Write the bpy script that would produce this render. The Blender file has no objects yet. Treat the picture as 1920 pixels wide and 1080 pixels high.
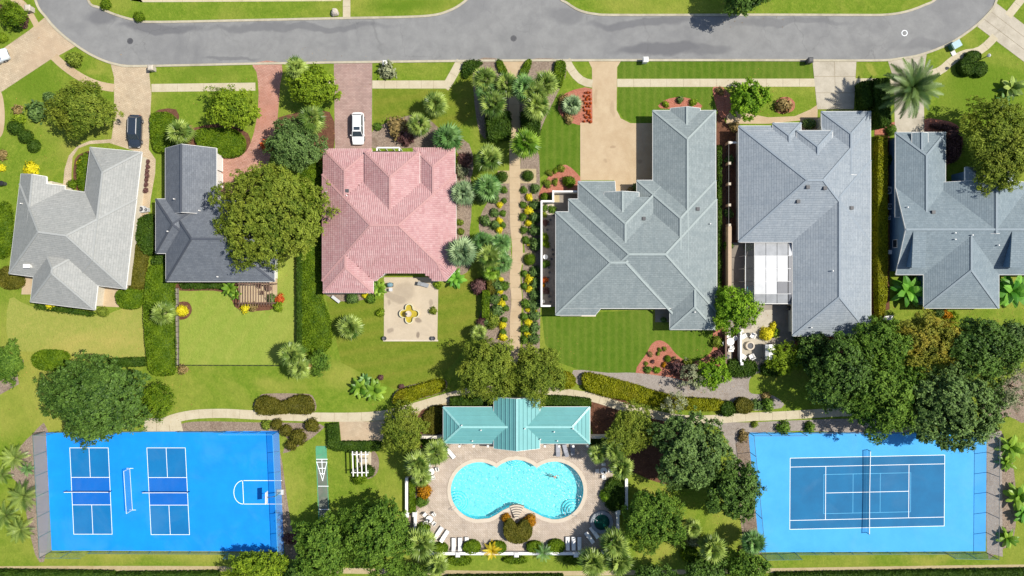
import bpy, bmesh, math, random
import numpy as np
from mathutils import Vector, Matrix
from mathutils.geometry import tessellate_polygon

# ------------------------------------------------------------------ camera, sky, sun
scene = bpy.context.scene
COL = scene.collection
HC = 114.0            # drone height in metres
S = 12.1              # picture pixels per metre on the ground (1920 px wide picture)

cam_d = bpy.data.cameras.new("camera")
cam = bpy.data.objects.new("camera", cam_d)
COL.objects.link(cam)
cam.location = (0, 0, HC)
cam.rotation_euler = (0, 0, 0)
cam_d.sensor_width = 36
cam_d.lens = 36 / (1920 / S) * HC
cam_d.clip_start = 1
cam_d.clip_end = 6000
scene.camera = cam

SUN = Vector((0.66, 0.085, 1.0)).normalized()
SUN_EL = math.asin(SUN.z)
SUN_AZ = math.atan2(SUN.x, SUN.y)
world = bpy.data.worlds.new("World")
scene.world = world
world.use_nodes = True
wn = world.node_tree
wn.nodes.clear()
sky = wn.nodes.new("ShaderNodeTexSky")
sky.sky_type = 'NISHITA'
sky.sun_disc = False
sky.sun_elevation = SUN_EL
sky.sun_rotation = SUN_AZ
bgn = wn.nodes.new("ShaderNodeBackground")
bgn.inputs[1].default_value = 0.105
wo = wn.nodes.new("ShaderNodeOutputWorld")
wn.links.new(sky.outputs[0], bgn.inputs[0])
wn.links.new(bgn.outputs[0], wo.inputs[0])

sun_d = bpy.data.lights.new("sun", 'SUN')
sun_d.energy = 4.9
sun_d.angle = math.radians(0.53)
sun_d.color = (1.0, 0.95, 0.86)
sun_o = bpy.data.objects.new("sun", sun_d)
COL.objects.link(sun_o)
sun_o.rotation_euler = SUN.to_track_quat('Z', 'Y').to_euler()
sun_o.location = SUN * 200

scene.view_settings.view_transform = 'Standard'
scene.view_settings.look = 'None'
scene.view_settings.exposure = 0.34
scene.view_settings.gamma = 1
scene.view_settings.use_curve_mapping = False
scene.cycles.max_bounces = 6
scene.cycles.transparent_max_bounces = 12

# ------------------------------------------------------------------ helpers
def W(px, py, z=0.0):
    """the place at height z that the drone sees at this picture pixel"""
    k = (HC - z) / HC
    return Vector(((px - 960) / S * k, (540 - py) / S * k, z))

def lin(c):
    c = c / 255.0
    return c / 12.92 if c <= 0.04045 else ((c + 0.055) / 1.055) ** 2.4

def C(r, g, b, k=0.62):
    return (lin(r) * k, lin(g) * k, lin(b) * k, 1)

class MB:
    """collects geometry and links it as one mesh object"""
    def __init__(s):
        s.v = []; s.f = []; s.uv = None; s.rnd = None
    def add(s, vs, fs):
        n = len(s.v)
        s.v += [tuple(p) for p in vs]
        s.f += [tuple(i + n for i in f) for f in fs]
        return s
    def box(s, cx, cy, z0, sx, sy, sz, rz=0.0, taper=1.0):
        c, d = math.cos(rz), math.sin(rz)
        vs = []
        for zz, k in ((z0, 1.0), (z0 + sz, taper)):
            for ax, ay in ((-1, -1), (1, -1), (1, 1), (-1, 1)):
                x, y = ax * sx / 2 * k, ay * sy / 2 * k
                vs.append((cx + x * c - y * d, cy + x * d + y * c, zz))
        return s.add(vs, [(3, 2, 1, 0), (4, 5, 6, 7), (0, 1, 5, 4), (1, 2, 6, 5), (2, 3, 7, 6), (3, 0, 4, 7)])
    def beam(s, a, b, w, h):
        """box from a to b, w wide sideways and h tall, resting its middle on the line"""
        a, b = Vector(a), Vector(b)
        d = (b - a)
        if d.length < 1e-6: return s
        d.normalize()
        side = d.cross(Vector((0, 0, 1)))
        if side.length < 1e-4: side = Vector((1, 0, 0))
        side.normalize()
        up = side.cross(d)
        vs = []
        for p in (a, b):
            for i, j in ((-1, -1), (1, -1), (1, 1), (-1, 1)):
                vs.append(p + side * (i * w / 2) + up * (j * h / 2))
        return s.add(vs, [(0, 1, 2, 3), (7, 6, 5, 4), (0, 4, 5, 1), (1, 5, 6, 2), (2, 6, 7, 3), (3, 7, 4, 0)])
    def lathe(s, cx, cy, prof, n=12, sx=1.0, sy=1.0):
        base = len(s.v)
        for r, z in prof:
            for i in range(n):
                a = 2 * math.pi * i / n
                s.v.append((cx + r * sx * math.cos(a), cy + r * sy * math.sin(a), z))
        m = len(prof)
        for k in range(m - 1):
            for i in range(n):
                j = (i + 1) % n
                s.f.append((base + k * n + i, base + k * n + j, base + (k + 1) * n + j, base + (k + 1) * n + i))
        s.f.append(tuple(base + (m - 1) * n + i for i in range(n)))
        s.f.append(tuple(base + i for i in reversed(range(n))))
        return s
    def tube(s, pts, rad, n=6):
        base = len(s.v)
        pts = [Vector(p) for p in pts]
        if not hasattr(rad, '__len__'): rad = [rad] * len(pts)
        for k, p in enumerate(pts):
            d = (pts[min(k + 1, len(pts) - 1)] - pts[max(k - 1, 0)]).normalized()
            a = d.orthogonal().normalized(); b = d.cross(a)
            if abs(d.z) > .9:
                a = Vector((1, 0, 0)); b = d.cross(a).normalized(); a = b.cross(d)
            for i in range(n):
                t = 2 * math.pi * i / n
                s.v.append(tuple(p + (a * math.cos(t) + b * math.sin(t)) * rad[k]))
        for k in range(len(pts) - 1):
            for i in range(n):
                j = (i + 1) % n
                s.f.append((base + k * n + i, base + k * n + j, base + (k + 1) * n + j, base + (k + 1) * n + i))
        s.f.append(tuple(base + i for i in reversed(range(n))))
        s.f.append(tuple(base + (len(pts) - 1) * n + i for i in range(n)))
        return s
    def prism(s, poly, z0, z1):
        """poly: list of (x, y); closed solid between z0 and z1"""
        n = len(poly); base = len(s.v)
        area = sum(poly[i][0] * poly[(i + 1) % n][1] - poly[(i + 1) % n][0] * poly[i][1] for i in range(n))
        if area < 0: poly = list(reversed(poly))
        s.v += [(p[0], p[1], z0) for p in poly] + [(p[0], p[1], z1) for p in poly]
        for i in range(n):
            j = (i + 1) % n
            s.f.append((base + i, base + j, base + n + j, base + n + i))
        for t in tessellate_polygon([[Vector((p[0], p[1], 0)) for p in poly]]):
            a, b, c = t
            A, B, D = Vector(poly[a]), Vector(poly[b]), Vector(poly[c])
            if (B - A).cross(D - A) < 0: b, c = c, b
            s.f.append((base + n + a, base + n + b, base + n + c))
            s.f.append((base + a, base + c, base + b))
        return s
    def mesh(s, name):
        me = bpy.data.meshes.new(name)
        me.from_pydata(s.v, [], s.f)
        if s.uv:
            ul = me.uv_layers.new(name="UVMap")
            flat = [c for f in s.uv for c in f]
            ul.data.foreach_set("uv", [x for c in flat for x in c])
        if s.rnd:
            at = me.attributes.new("rnd", 'FLOAT', 'FACE')
            at.data.foreach_set("value", s.rnd)
        me.update()
        return me

WOFF = {}
def obj(name, mb, mat, parent=None, world=True, label=None, smooth=False, kind=None):
    me = mb.mesh(name) if isinstance(mb, MB) else mb
    if mat is not None and not me.materials: me.materials.append(mat)
    if smooth:
        me.polygons.foreach_set("use_smooth", [True] * len(me.polygons))
    o = bpy.data.objects.new(name, me)
    COL.objects.link(o)
    if parent is not None:
        o.parent = parent
        po = WOFF[parent.name] if parent.name in WOFF else (Vector(parent.location) if parent.parent is None and parent.type == 'EMPTY' else Vector((0, 0, 0)))
        if world:
            o.matrix_parent_inverse = Matrix.Translation(-po)
            WOFF[o.name] = Vector((0, 0, 0))
        else:
            WOFF[o.name] = po
    if label: o['label'] = label
    if kind: o['kind'] = kind
    return o

def tag(o, label, cat, group=None):
    o['label'] = label; o['category'] = cat
    if group: o['group'] = group
    return o

def thing(name, label, cat, loc=(0, 0, 0), rz=0.0, group=None):
    o = bpy.data.objects.new(name, None)
    COL.objects.link(o)
    o.empty_display_size = .3
    o.location = loc; o.rotation_euler = (0, 0, rz)
    return tag(o, label, cat, group)

def copy_tree(o, parent=None):
    c = o.copy(); COL.objects.link(c)
    if parent is not None: c.parent = parent
    for ch in o.children: copy_tree(ch, c)
    return c

ORD = ['first', 'second', 'third', 'fourth', 'fifth', 'sixth', 'seventh', 'eighth', 'ninth', 'tenth', 'eleventh', 'twelfth',
       'thirteenth', 'fourteenth', 'fifteenth', 'sixteenth', 'seventeenth', 'eighteenth', 'nineteenth', 'twentieth']

def smooth_loop(pts, n=5, closed=True):
    out = []; N = len(pts)
    rng = range(N if closed else N - 1)
    for i in rng:
        if closed:
            p0, p1, p2, p3 = pts[i - 1], pts[i], pts[(i + 1) % N], pts[(i + 2) % N]
        else:
            p1, p2 = pts[i], pts[i + 1]
            p0 = pts[i - 1] if i > 0 else (2 * p1[0] - p2[0], 2 * p1[1] - p2[1])
            p3 = pts[i + 2] if i + 2 < N else (2 * p2[0] - p1[0], 2 * p2[1] - p1[1])
        for k in range(n):
            t = k / n
            q = []
            for a in (0, 1):
                q.append(0.5 * (2 * p1[a] + (p2[a] - p0[a]) * t + (2 * p0[a] - 5 * p1[a] + 4 * p2[a] - p3[a]) * t * t
                                + (3 * p1[a] - p0[a] - 3 * p2[a] + p3[a]) * t ** 3))
            out.append(tuple(q))
    if not closed: out.append(tuple(pts[-1]))
    return out

def sheet(name, pts, z, mat, holes=(), smooth=0, structure=True, parent=None):
    """flat piece of ground at height z, outline given in picture pixels (on the ground)"""
    if smooth: pts = smooth_loop(pts, smooth)
    loops = [[W(*p) for p in pts]] + [[W(*p) for p in h] for h in holes]
    flat = [p for l in loops for p in l]
    mb = MB()
    fs = []
    for a, b, c in tessellate_polygon(loops):
        if (flat[b] - flat[a]).cross(flat[c] - flat[a]).z < 0: b, c = c, b
        fs.append((a, b, c))
    mb.add([(p.x, p.y, z) for p in flat], fs)
    return obj(name, mb, mat, parent, kind='structure' if structure and parent is None else None)

def inside(p, poly):
    x, y = p; r = False; n = len(poly)
    for i in range(n):
        x1, y1 = poly[i]; x2, y2 = poly[(i + 1) % n]
        if (y1 > y) != (y2 > y) and x < (x2 - x1) * (y - y1) / (y2 - y1) + x1: r = not r
    return r

# ------------------------------------------------------------------ materials
def newmat(name):
    m = bpy.data.materials.new(name); m.use_nodes = True
    nt = m.node_tree
    b = nt.nodes["Principled BSDF"]
    return m, nt, b

def nd(nt, t, **kw):
    n = nt.nodes.new(t)
    for k, v in kw.items(): setattr(n, k, v)
    return n

def noise(nt, scale, detail=4, rough=.6, vec=None, dist=0.0):
    n = nd(nt, "ShaderNodeTexNoise")
    n.inputs["Scale"].default_value = scale; n.inputs["Detail"].default_value = detail
    n.inputs["Roughness"].default_value = rough; n.inputs["Distortion"].default_value = dist
    if vec is not None: nt.links.new(vec, n.inputs["Vector"])
    return n.outputs["Fac"]

def ramp(nt, fac, stops):
    r = nd(nt, "ShaderNodeValToRGB")
    el = r.color_ramp.elements
    while len(el) < len(stops): el.new(.5)
    for e, (p, c) in zip(el, stops):
        e.position = p; e.color = c if len(c) == 4 else (*c, 1)
    nt.links.new(fac, r.inputs[0])
    return r.outputs[0]

def mixc(nt, fac, a, b, mode='MIX'):
    n = nd(nt, "ShaderNodeMix", data_type='RGBA', blend_type=mode)
    for sock, val in ((n.inputs[0], fac), (n.inputs[6], a), (n.inputs[7], b)):
        if hasattr(val, 'is_linked'): nt.links.new(val, sock)
        elif isinstance(val, (int, float)): sock.default_value = val
        else: sock.default_value = val if len(val) == 4 else (*val, 1)
    return n.outputs[2]

def mth(nt, op, a, b=None, c=None, clamp=False):
    n = nd(nt, "ShaderNodeMath", operation=op, use_clamp=clamp)
    for i, v in enumerate((a, b, c)):
        if v is None: continue
        if hasattr(v, 'is_linked'): nt.links.new(v, n.inputs[i])
        else: n.inputs[i].default_value = v
    return n.outputs[0]

def bump(nt, b, h, strength=.3, dist=.05):
    n = nd(nt, "ShaderNodeBump")
    n.inputs["Strength"].default_value = strength; n.inputs["Distance"].default_value = dist
    nt.links.new(h, n.inputs["Height"])
    nt.links.new(n.outputs[0], b.inputs["Normal"])

def geopos(nt):
    return nd(nt, "ShaderNodeNewGeometry").outputs["Position"]

def blobs(nt, pos, lst, wob=2.5, soft=.5):
    """soft-edged patches: lst of (px, py, rx_px, ry_px, amount); returns 0..1"""
    nz = nd(nt, "ShaderNodeTexNoise"); nz.inputs["Scale"].default_value = .16; nz.inputs["Detail"].default_value = 5
    nt.links.new(pos, nz.inputs["Vector"])
    sub = nd(nt, "ShaderNodeVectorMath", operation='SUBTRACT'); nt.links.new(nz.outputs["Color"], sub.inputs[0]); sub.inputs[1].default_value = (.5, .5, .5)
    sc = nd(nt, "ShaderNodeVectorMath", operation='SCALE'); nt.links.new(sub.outputs[0], sc.inputs[0]); sc.inputs["Scale"].default_value = wob * 2
    ad = nd(nt, "ShaderNodeVectorMath", operation='ADD'); nt.links.new(pos, ad.inputs[0]); nt.links.new(sc.outputs[0], ad.inputs[1])
    total = None
    for px, py, rx, ry, am in lst:
        w = W(px, py)
        mp = nd(nt, "ShaderNodeMapping", vector_type='POINT')
        sx, sy = S / rx, S / ry
        mp.inputs["Location"].default_value = (-w.x * sx, -w.y * sy, 0)
        mp.inputs["Scale"].default_value = (sx, sy, 0)
        nt.links.new(ad.outputs[0], mp.inputs["Vector"])
        ln = nd(nt, "ShaderNodeVectorMath", operation='LENGTH'); nt.links.new(mp.outputs[0], ln.inputs[0])
        mr = nd(nt, "ShaderNodeMapRange", interpolation_type='SMOOTHSTEP')
        mr.inputs["From Min"].default_value = 1.0; mr.inputs["From Max"].default_value = 1.0 - soft
        mr.inputs["To Min"].default_value = 0; mr.inputs["To Max"].default_value = am
        nt.links.new(ln.outputs["Value"], mr.inputs["Value"])
        total = mr.outputs[0] if total is None else mth(nt, 'MAXIMUM', total, mr.outputs[0])
    return total

def mat_grass(name, ca, cb, dry, dryness=.35, patches=None, stripes=None, lush=None):
    m, nt, b = newmat(name)
    pos = geopos(nt)
    base = ramp(nt, noise(nt, .9, 8, .72, pos), [(.3, ca), (.68, cb)])
    fine = noise(nt, 3.2, 3, .7, pos)
    base = mixc(nt, ramp(nt, fine, [(.35, (0, 0, 0)), (.72, (.75, .75, .75))]), base, ca)
    sp = ramp(nt, noise(nt, 2.1, 4, .75, pos), [(.56, (0, 0, 0)), (.75, (.35, .35, .35))])
    base = mixc(nt, sp, base, dry)
    big = ramp(nt, noise(nt, .07, 6, .65, pos, .6), [(.46, (0, 0, 0)), (.72, (1, 1, 1))])
    base = mixc(nt, mth(nt, 'MULTIPLY', big, dryness), base, dry)
    if patches:
        f = blobs(nt, pos, patches, 3.0, .8)
        f = mth(nt, 'MULTIPLY', f, ramp(nt, noise(nt, .35, 6, .7, pos), [(.25, (.35, .35, .35)), (.7, (1, 1, 1))]))
        base = mixc(nt, f, base, dry)
    if lush:
        f = blobs(nt, pos, lush, 3.0, .8)
        base = mixc(nt, f, base, ca)
    if stripes:
        ang, per, amt = stripes
        mp = nd(nt, "ShaderNodeMapping"); mp.inputs["Rotation"].default_value = (0, 0, ang)
        nt.links.new(pos, mp.inputs["Vector"])
        wv = nd(nt, "ShaderNodeTexWave", wave_type='BANDS', bands_direction='X'); wv.inputs["Scale"].default_value = .314 / per
        wv.inputs["Distortion"].default_value = 1.2; wv.inputs["Detail"].default_value = 3; wv.inputs["Detail Scale"].default_value = .6
        nt.links.new(mp.outputs[0], wv.inputs["Vector"])
        k = mth(nt, 'MULTIPLY', mth(nt, 'POWER', wv.outputs["Fac"], 2.0), amt)
        base = mixc(nt, k, base, dry)
    nt.links.new(base, b.inputs["Base Color"])
    b.inputs["Roughness"].default_value = .95
    b.inputs["Specular IOR Level"].default_value = .1
    bump(nt, b, noise(nt, 2.6, 5, .75, pos), .9, .16)
    return m

def mat_rough(name, c1, c2, scale=1.0, rough=.9, bmp=.3, c3=None, s3=.15, amt3=.5, fine=14, finek=.25, patches=None, pc=None, spec=.2, bd=.03):
    """two-tone mottled surface with fine grain and optional big stains"""
    m, nt, b = newmat(name)
    pos = geopos(nt)
    base = ramp(nt, noise(nt, scale, 6, .65, pos), [(.33, c1), (.67, c2)])
    if c3:
        f = ramp(nt, noise(nt, s3, 6, .6, pos, .8), [(.5, (0, 0, 0)), (.7, (amt3, amt3, amt3))])
        base = mixc(nt, f, base, c3)
    if patches:
        base = mixc(nt, blobs(nt, pos, patches, 2.0, .45), base, pc)
    if name == 'asphalt':
        vo = nd(nt, "ShaderNodeTexVoronoi", feature='DISTANCE_TO_EDGE'); vo.inputs["Scale"].default_value = .16
        nz = nd(nt, "ShaderNodeTexNoise"); nz.inputs["Scale"].default_value = .6; nz.inputs["Detail"].default_value = 5; nt.links.new(pos, nz.inputs["Vector"])
        vm = nd(nt, "ShaderNodeVectorMath", operation='MULTIPLY_ADD'); nt.links.new(nz.outputs["Color"], vm.inputs[0]); vm.inputs[1].default_value = (2.4, 2.4, 0); nt.links.new(pos, vm.inputs[2])
        nt.links.new(vm.outputs[0], vo.inputs["Vector"])
        ck = ramp(nt, vo.outputs["Distance"], [(.0, (.28, .28, .28)), (.010, (0, 0, 0))])
        base = mixc(nt, mth(nt, 'MULTIPLY', ck, ramp(nt, noise(nt, .08, 3, .5, pos), [(.42, (0, 0, 0)), (.6, (1, 1, 1))])), base, C(84, 84, 86))
        base = mixc(nt, ramp(nt, noise(nt, .55, 8, .78, pos), [(.66, (0, 0, 0)), (.78, (.4, .4, .4))]), base, C(200, 198, 192))
    g = noise(nt, fine, 2, .6, pos)
    base = mixc(nt, finek, base, ramp(nt, g, [(.3, (.25, .25, .25)), (.7, (1.0, 1.0, 1.0))]), 'MULTIPLY')
    nt.links.new(base, b.inputs["Base Color"])
    b.inputs["Roughness"].default_value = rough
    b.inputs["Specular IOR Level"].default_value = spec
    if bmp: bump(nt, b, g, bmp, bd)
    return m

def mat_brick(name, c1, c2, cm, bw, bh, mortar=.02, rot=0.0, rough=.9, big=None):
    """small pavers in world space (far below the size at which they could be picked apart)"""
    m, nt, b = newmat(name)
    pos = geopos(nt)
    mp = nd(nt, "ShaderNodeMapping"); mp.inputs["Rotation"].default_value = (0, 0, rot)
    nt.links.new(pos, mp.inputs["Vector"])
    br = nd(nt, "ShaderNodeTexBrick")
    br.inputs["Scale"].default_value = 1; br.inputs["Brick Width"].default_value = bw; br.inputs["Row Height"].default_value = bh
    br.inputs["Mortar Size"].default_value = mortar; br.inputs["Color1"].default_value = c1; br.inputs["Color2"].default_value = c2
    br.inputs["Mortar"].default_value = cm
    nt.links.new(mp.outputs[0], br.inputs["Vector"])
    base = br.outputs["Color"]
    f = ramp(nt, noise(nt, .5, 7, .7, pos), [(.3, (.72, .72, .72)), (.7, (1.1, 1.1, 1.1))])
    base = mixc(nt, 1.0, base, f, 'MULTIPLY')
    if big:
        f = ramp(nt, noise(nt, .12, 6, .6, pos, .5), [(.48, (0, 0, 0)), (.7, (.6, .6, .6))])
        base = mixc(nt, f, base, big)
    nt.links.new(base, b.inputs["Base Color"])
    b.inputs["Roughness"].default_value = rough
    bump(nt, b, br.outputs["Fac"], -.3, .02)
    return m

def mat_plain(name, c, rough=.5, metal=0.0, spec=.5, var=.12, scale=3.0):
    m, nt, b = newmat(name)
    pos = geopos(nt)
    f = ramp(nt, noise(nt, scale, 5, .6, pos), [(.3, (1 - var, 1 - var, 1 - var)), (.7, (1, 1, 1))])
    nt.links.new(mixc(nt, 1.0, c, f, 'MULTIPLY'), b.inputs["Base Color"])
    b.inputs["Roughness"].default_value = rough; b.inputs["Metallic"].default_value = metal
    b.inputs["Specular IOR Level"].default_value = spec
    return m

def mat_leaf(name, cd, cl, trans=.3, rough=.6, obj_rnd=False, spec=.15, tint=None, tk=.5):
    """leaves: each leaf has its own tone between cd and cl"""
    m, nt, b = newmat(name)
    if obj_rnd:
        r = nd(nt, "ShaderNodeObjectInfo").outputs["Random"]
    else:
        a = nd(nt, "ShaderNodeAttribute"); a.attribute_name = "rnd"; r = a.outputs["Fac"]
    pos = geopos(nt)
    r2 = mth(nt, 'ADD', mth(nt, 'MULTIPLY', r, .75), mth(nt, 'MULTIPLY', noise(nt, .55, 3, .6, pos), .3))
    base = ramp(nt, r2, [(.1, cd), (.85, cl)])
    if tint:
        f = ramp(nt, noise(nt, .3, 3, .5, pos), [(.5, (0, 0, 0)), (.66, (tk, tk, tk))])
        base = mixc(nt, f, base, tint)
    nt.links.new(base, b.inputs["Base Color"])
    b.inputs["Roughness"].default_value = rough; b.inputs["Specular IOR Level"].default_value = spec
    tr = nd(nt, "ShaderNodeBsdfTranslucent")
    nt.links.new(mixc(nt, 1.0, base, (1.0, 1.05, .5, 1), 'MULTIPLY'), tr.inputs["Color"])
    mx = nd(nt, "ShaderNodeMixShader"); mx.inputs[0].default_value = trans
    out = nt.nodes["Material Output"]
    nt.links.new(b.outputs[0], mx.inputs[1]); nt.links.new(tr.outputs[0], mx.inputs[2])
    nt.links.new(mx.outputs[0], out.inputs["Surface"])
    return m

def mat_shingle(name, c1, c2, cm, bw=.55, bh=.3, dirt=None, k=.35):
    mean = [(a + b) / 2 for a, b in zip(c1, c2)]
    c1, c2 = [tuple(m + (v - m) * .55 for m, v in zip(mean, c)) for c in (c1, c2)]
    cm = tuple(m + (v - m) * .7 for m, v in zip(mean, cm))
    """asphalt shingle courses laid by the roof plane's own u (along the eave) and v (up the slope)"""
    m, nt, b = newmat(name)
    uv = nd(nt, "ShaderNodeUVMap").outputs[0]
    pos = geopos(nt)
    br = nd(nt, "ShaderNodeTexBrick")
    br.inputs["Scale"].default_value = 1; br.inputs["Brick Width"].default_value = bw; br.inputs["Row Height"].default_value = bh
    br.inputs["Mortar Size"].default_value = .022; br.inputs["Mortar Smooth"].default_value = .4
    br.inputs["Color1"].default_value = c1; br.inputs["Color2"].default_value = c2; br.inputs["Mortar"].default_value = cm
    br.inputs["Bias"].default_value = 0
    nt.links.new(uv, br.inputs["Vector"])
    base = br.outputs["Color"]
    f = ramp(nt, noise(nt, 2.6, 7, .75, pos), [(.3, (.82, .82, .82)), (.7, (1.1, 1.1, 1.1))])
    base = mixc(nt, 1.0, base, f, 'MULTIPLY')
    if dirt:
        st = nd(nt, "ShaderNodeMapping"); st.inputs["Scale"].default_value = (1.3, .22, 1); nt.links.new(uv, st.inputs["Vector"])
        f = ramp(nt, noise(nt, .8, 5, .65, st.outputs[0]), [(.45, (0, 0, 0)), (.75, (k, k, k))])
        base = mixc(nt, f, base, dirt)
    nt.links.new(base, b.inputs["Base Color"])
    b.inputs["Roughness"].default_value = .85; b.inputs["Specular IOR Level"].default_value = .25
    sep = nd(nt, "ShaderNodeSeparateXYZ"); nt.links.new(uv, sep.inputs[0])
    saw = mth(nt, 'FRACT', mth(nt, 'DIVIDE', sep.outputs[1], bh))
    bump(nt, b, mth(nt, 'SUBTRACT', 1.0, saw), .55, .035)
    return m

def mat_mesh(name, c, cover):
    """woven wire or screen cloth, far finer than a pixel: partly see-through"""
    m, nt, b = newmat(name)
    b.inputs["Base Color"].default_value = c; b.inputs["Roughness"].default_value = .6
    tr = nd(nt, "ShaderNodeBsdfTransparent")
    mx = nd(nt, "ShaderNodeMixShader"); mx.inputs[0].default_value = cover
    nt.links.new(tr.outputs[0], mx.inputs[1]); nt.links.new(b.outputs[0], mx.inputs[2])
    nt.links.new(mx.outputs[0], nt.nodes["Material Output"].inputs["Surface"])
    return m

def mat_water(name, tint, gloss=.06, scale=3.0, strength=.25):
    m, nt, b = newmat(name)
    nt.nodes.remove(b)
    pos = geopos(nt)
    tr = nd(nt, "ShaderNodeBsdfTransparent"); tr.inputs[0].default_value = tint
    gl = nd(nt, "ShaderNodeBsdfGlossy"); gl.inputs["Roughness"].default_value = .2
    gl.inputs[0].default_value = (1, 1, 1, 1)
    bp = nd(nt, "ShaderNodeBump"); bp.inputs["Strength"].default_value = strength; bp.inputs["Distance"].default_value = .105
    nt.links.new(noise(nt, scale, 3, .6, pos, .4), bp.inputs["Height"])
    fr = nd(nt, "ShaderNodeFresnel"); fr.inputs[0].default_value = 1.33
    nt.links.new(bp.outputs[0], fr.inputs["Normal"]); nt.links.new(bp.outputs[0], gl.inputs["Normal"])
    mx = nd(nt, "ShaderNodeMixShader")
    nt.links.new(mth(nt, 'ADD', fr.outputs[0], gloss), mx.inputs[0])
    nt.links.new(tr.outputs[0], mx.inputs[1]); nt.links.new(gl.outputs[0], mx.inputs[2])
    nt.links.new(mx.outputs[0], nt.nodes["Material Output"].inputs["Surface"])
    return m

M = {}
DRY = C(203, 186, 104)
M['grass'] = mat_grass('grass', C(106, 138, 34), C(154, 172, 62), C(194, 184, 92), .5,
    patches=[(80, 640, 160, 120, .8), (250, 640, 60, 60, .9), (60, 760, 130, 90, .45), (120, 400, 60, 60, .35), (640, 700, 60, 40, .6), (520, 720, 60, 26, .5),
             (270, 1040, 300, 26, .5), (180, 230, 45, 55, .5), (60, 1000, 60, 60, .3), (870, 510, 22, 30, .6), (1225, 930, 40, 34, .6), (1240, 1040, 60, 26, .5), (1740, 1045, 80, 20, .5),
             (410, 340, 30, 60, .3), (860, 560, 40, 90, .35), (175, 125, 30, 12, .5), (250, 740, 60, 40, .4), (1640, 130, 14, 10, .7), (150, 290, 70, 40, .35), (560, 520, 60, 90, .25)],
    lush=[(560, 70, 120, 30, .8), (760, 15, 100, 20, .8), (60, 150, 70, 50, .6), (1340, 130, 200, 30, .7), (1830, 170, 110, 80, .7), (1250, 190, 120, 40, .7), (380, 140, 90, 16, .6), (1450, 730, 70, 40, .6)])
M['lawn_light'] = mat_grass('lawn_light', C(142, 166, 62), C(172, 186, 84), C(188, 182, 94), .3, stripes=(math.radians(35), 2.6, .14))
M['lawn_dry'] = mat_grass('lawn_dry', C(156, 168, 74), C(188, 184, 96), DRY, .85)
M['lawn_lush'] = mat_grass('lawn_lush', C(84, 120, 26), C(114, 142, 44), C(150, 158, 72), .25, stripes=(0, 1.2, .2))
M['lawn_mid'] = mat_grass('lawn_mid', C(106, 130, 32), C(148, 160, 58), C(168, 156, 70), .5, stripes=(math.radians(80), 2.2, .2))
M['asphalt'] = mat_rough('asphalt', C(152, 152, 151), C(168, 168, 166), .5, .9, .35, C(134, 134, 136), .12, .6, fine=18, finek=.22,
    patches=[(300, 52, 95, 12, .8), (560, 52, 220, 9, .6), (190, 30, 45, 24, .7), (1240, 92, 110, 14, .85), (1320, 94, 70, 12, .6), (1200, 45, 120, 11, .7), (1060, 30, 40, 20, .5), (1480, 40, 130, 9, .5), (1740, 85, 70, 14, .4), (430, 112, 60, 5, .6)], pc=C(124, 124, 127))
M['kerb'] = mat_rough('kerb', C(206, 196, 170), C(226, 216, 190), 1.2, .9, .2, C(170, 160, 140), .3, .5)
M['concrete'] = mat_rough('concrete', C(222, 208, 176), C(234, 222, 192), .9, .9, .15, C(196, 180, 146), .25, .5)
M['concrete_joint'] = mat_rough('concrete_joint', C(170, 154, 124), C(180, 164, 134), 1, .95)
M['concrete_tan'] = mat_rough('concrete_tan', C(216, 190, 154), C(228, 204, 168), .7, .9, .1, C(204, 176, 138), .2, .6, patches=[(1140, 270, 7, 5, .5), (1128, 300, 5, 6, .35), (1150, 200, 6, 16, .3), (1120, 180, 5, 22, .3), (1200, 300, 8, 5, .4), (690, 200, 4, 4, .3)], pc=C(168, 142, 112))
M['concrete_grey'] = mat_rough('concrete_grey', C(206, 196, 176), C(226, 216, 196), .8, .9, .15, C(176, 164, 144), .2, .8)
M['grey_slab'] = mat_rough('grey_slab', C(168, 158, 146), C(184, 174, 160), .8, .9, .15, C(150, 136, 122), .2, .6)
M['patio'] = mat_rough('patio', C(222, 204, 176), C(232, 214, 186), .6, .9, .1, C(206, 190, 168), .22, .6,
    patches=[(742, 553, 30, 14, .5), (778, 627, 6, 10, .9), (786, 598, 8, 7, .8), (733, 616, 5, 6, .6), (727, 568, 4, 8, .5), (806, 568, 4, 7, .5), (760, 540, 30, 20, .35)], pc=C(160, 144, 126))
M['paver_tan'] = mat_brick('paver_tan', C(214, 192, 160), C(228, 208, 176), C(190, 168, 138), .5, .25, .02, .5, big=C(206, 178, 146))
M['paver_red'] = mat_brick('paver_red', C(210, 156, 134), C(222, 172, 152), C(176, 122, 102), .45, .22, .02, .2, big=C(196, 132, 110))
M['paver_mauve'] = mat_brick('paver_mauve', C(190, 158, 146), C(204, 174, 162), C(160, 130, 122), .45, .22, .02, 0, big=C(178, 142, 130))
M['paver_pool'] = mat_brick('paver_pool', C(212, 194, 174), C(228, 212, 194), C(186, 168, 150), .5, .25, .025, .78, big=C(198, 180, 164))
M['mulch'] = mat_rough('mulch', C(162, 142, 126), C(194, 174, 154), 3, 1, 1.0, C(136, 112, 92), .5, .6, fine=6, finek=.5, bd=.1)
M['mulch_red'] = mat_rough('mulch_red', C(206, 128, 104), C(222, 150, 126), 2.2, 1, 1.0, C(186, 110, 86), .6, .6, fine=6, finek=.45, bd=.1)
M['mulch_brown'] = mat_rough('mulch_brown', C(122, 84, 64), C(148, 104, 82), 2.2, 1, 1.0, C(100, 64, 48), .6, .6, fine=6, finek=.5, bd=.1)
M['gravel'] = mat_rough('gravel', C(176, 164, 154), C(198, 188, 178), 2.4, 1, 1.0, C(160, 142, 126), .4, .5, fine=8, finek=.35, bd=.08)
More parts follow.
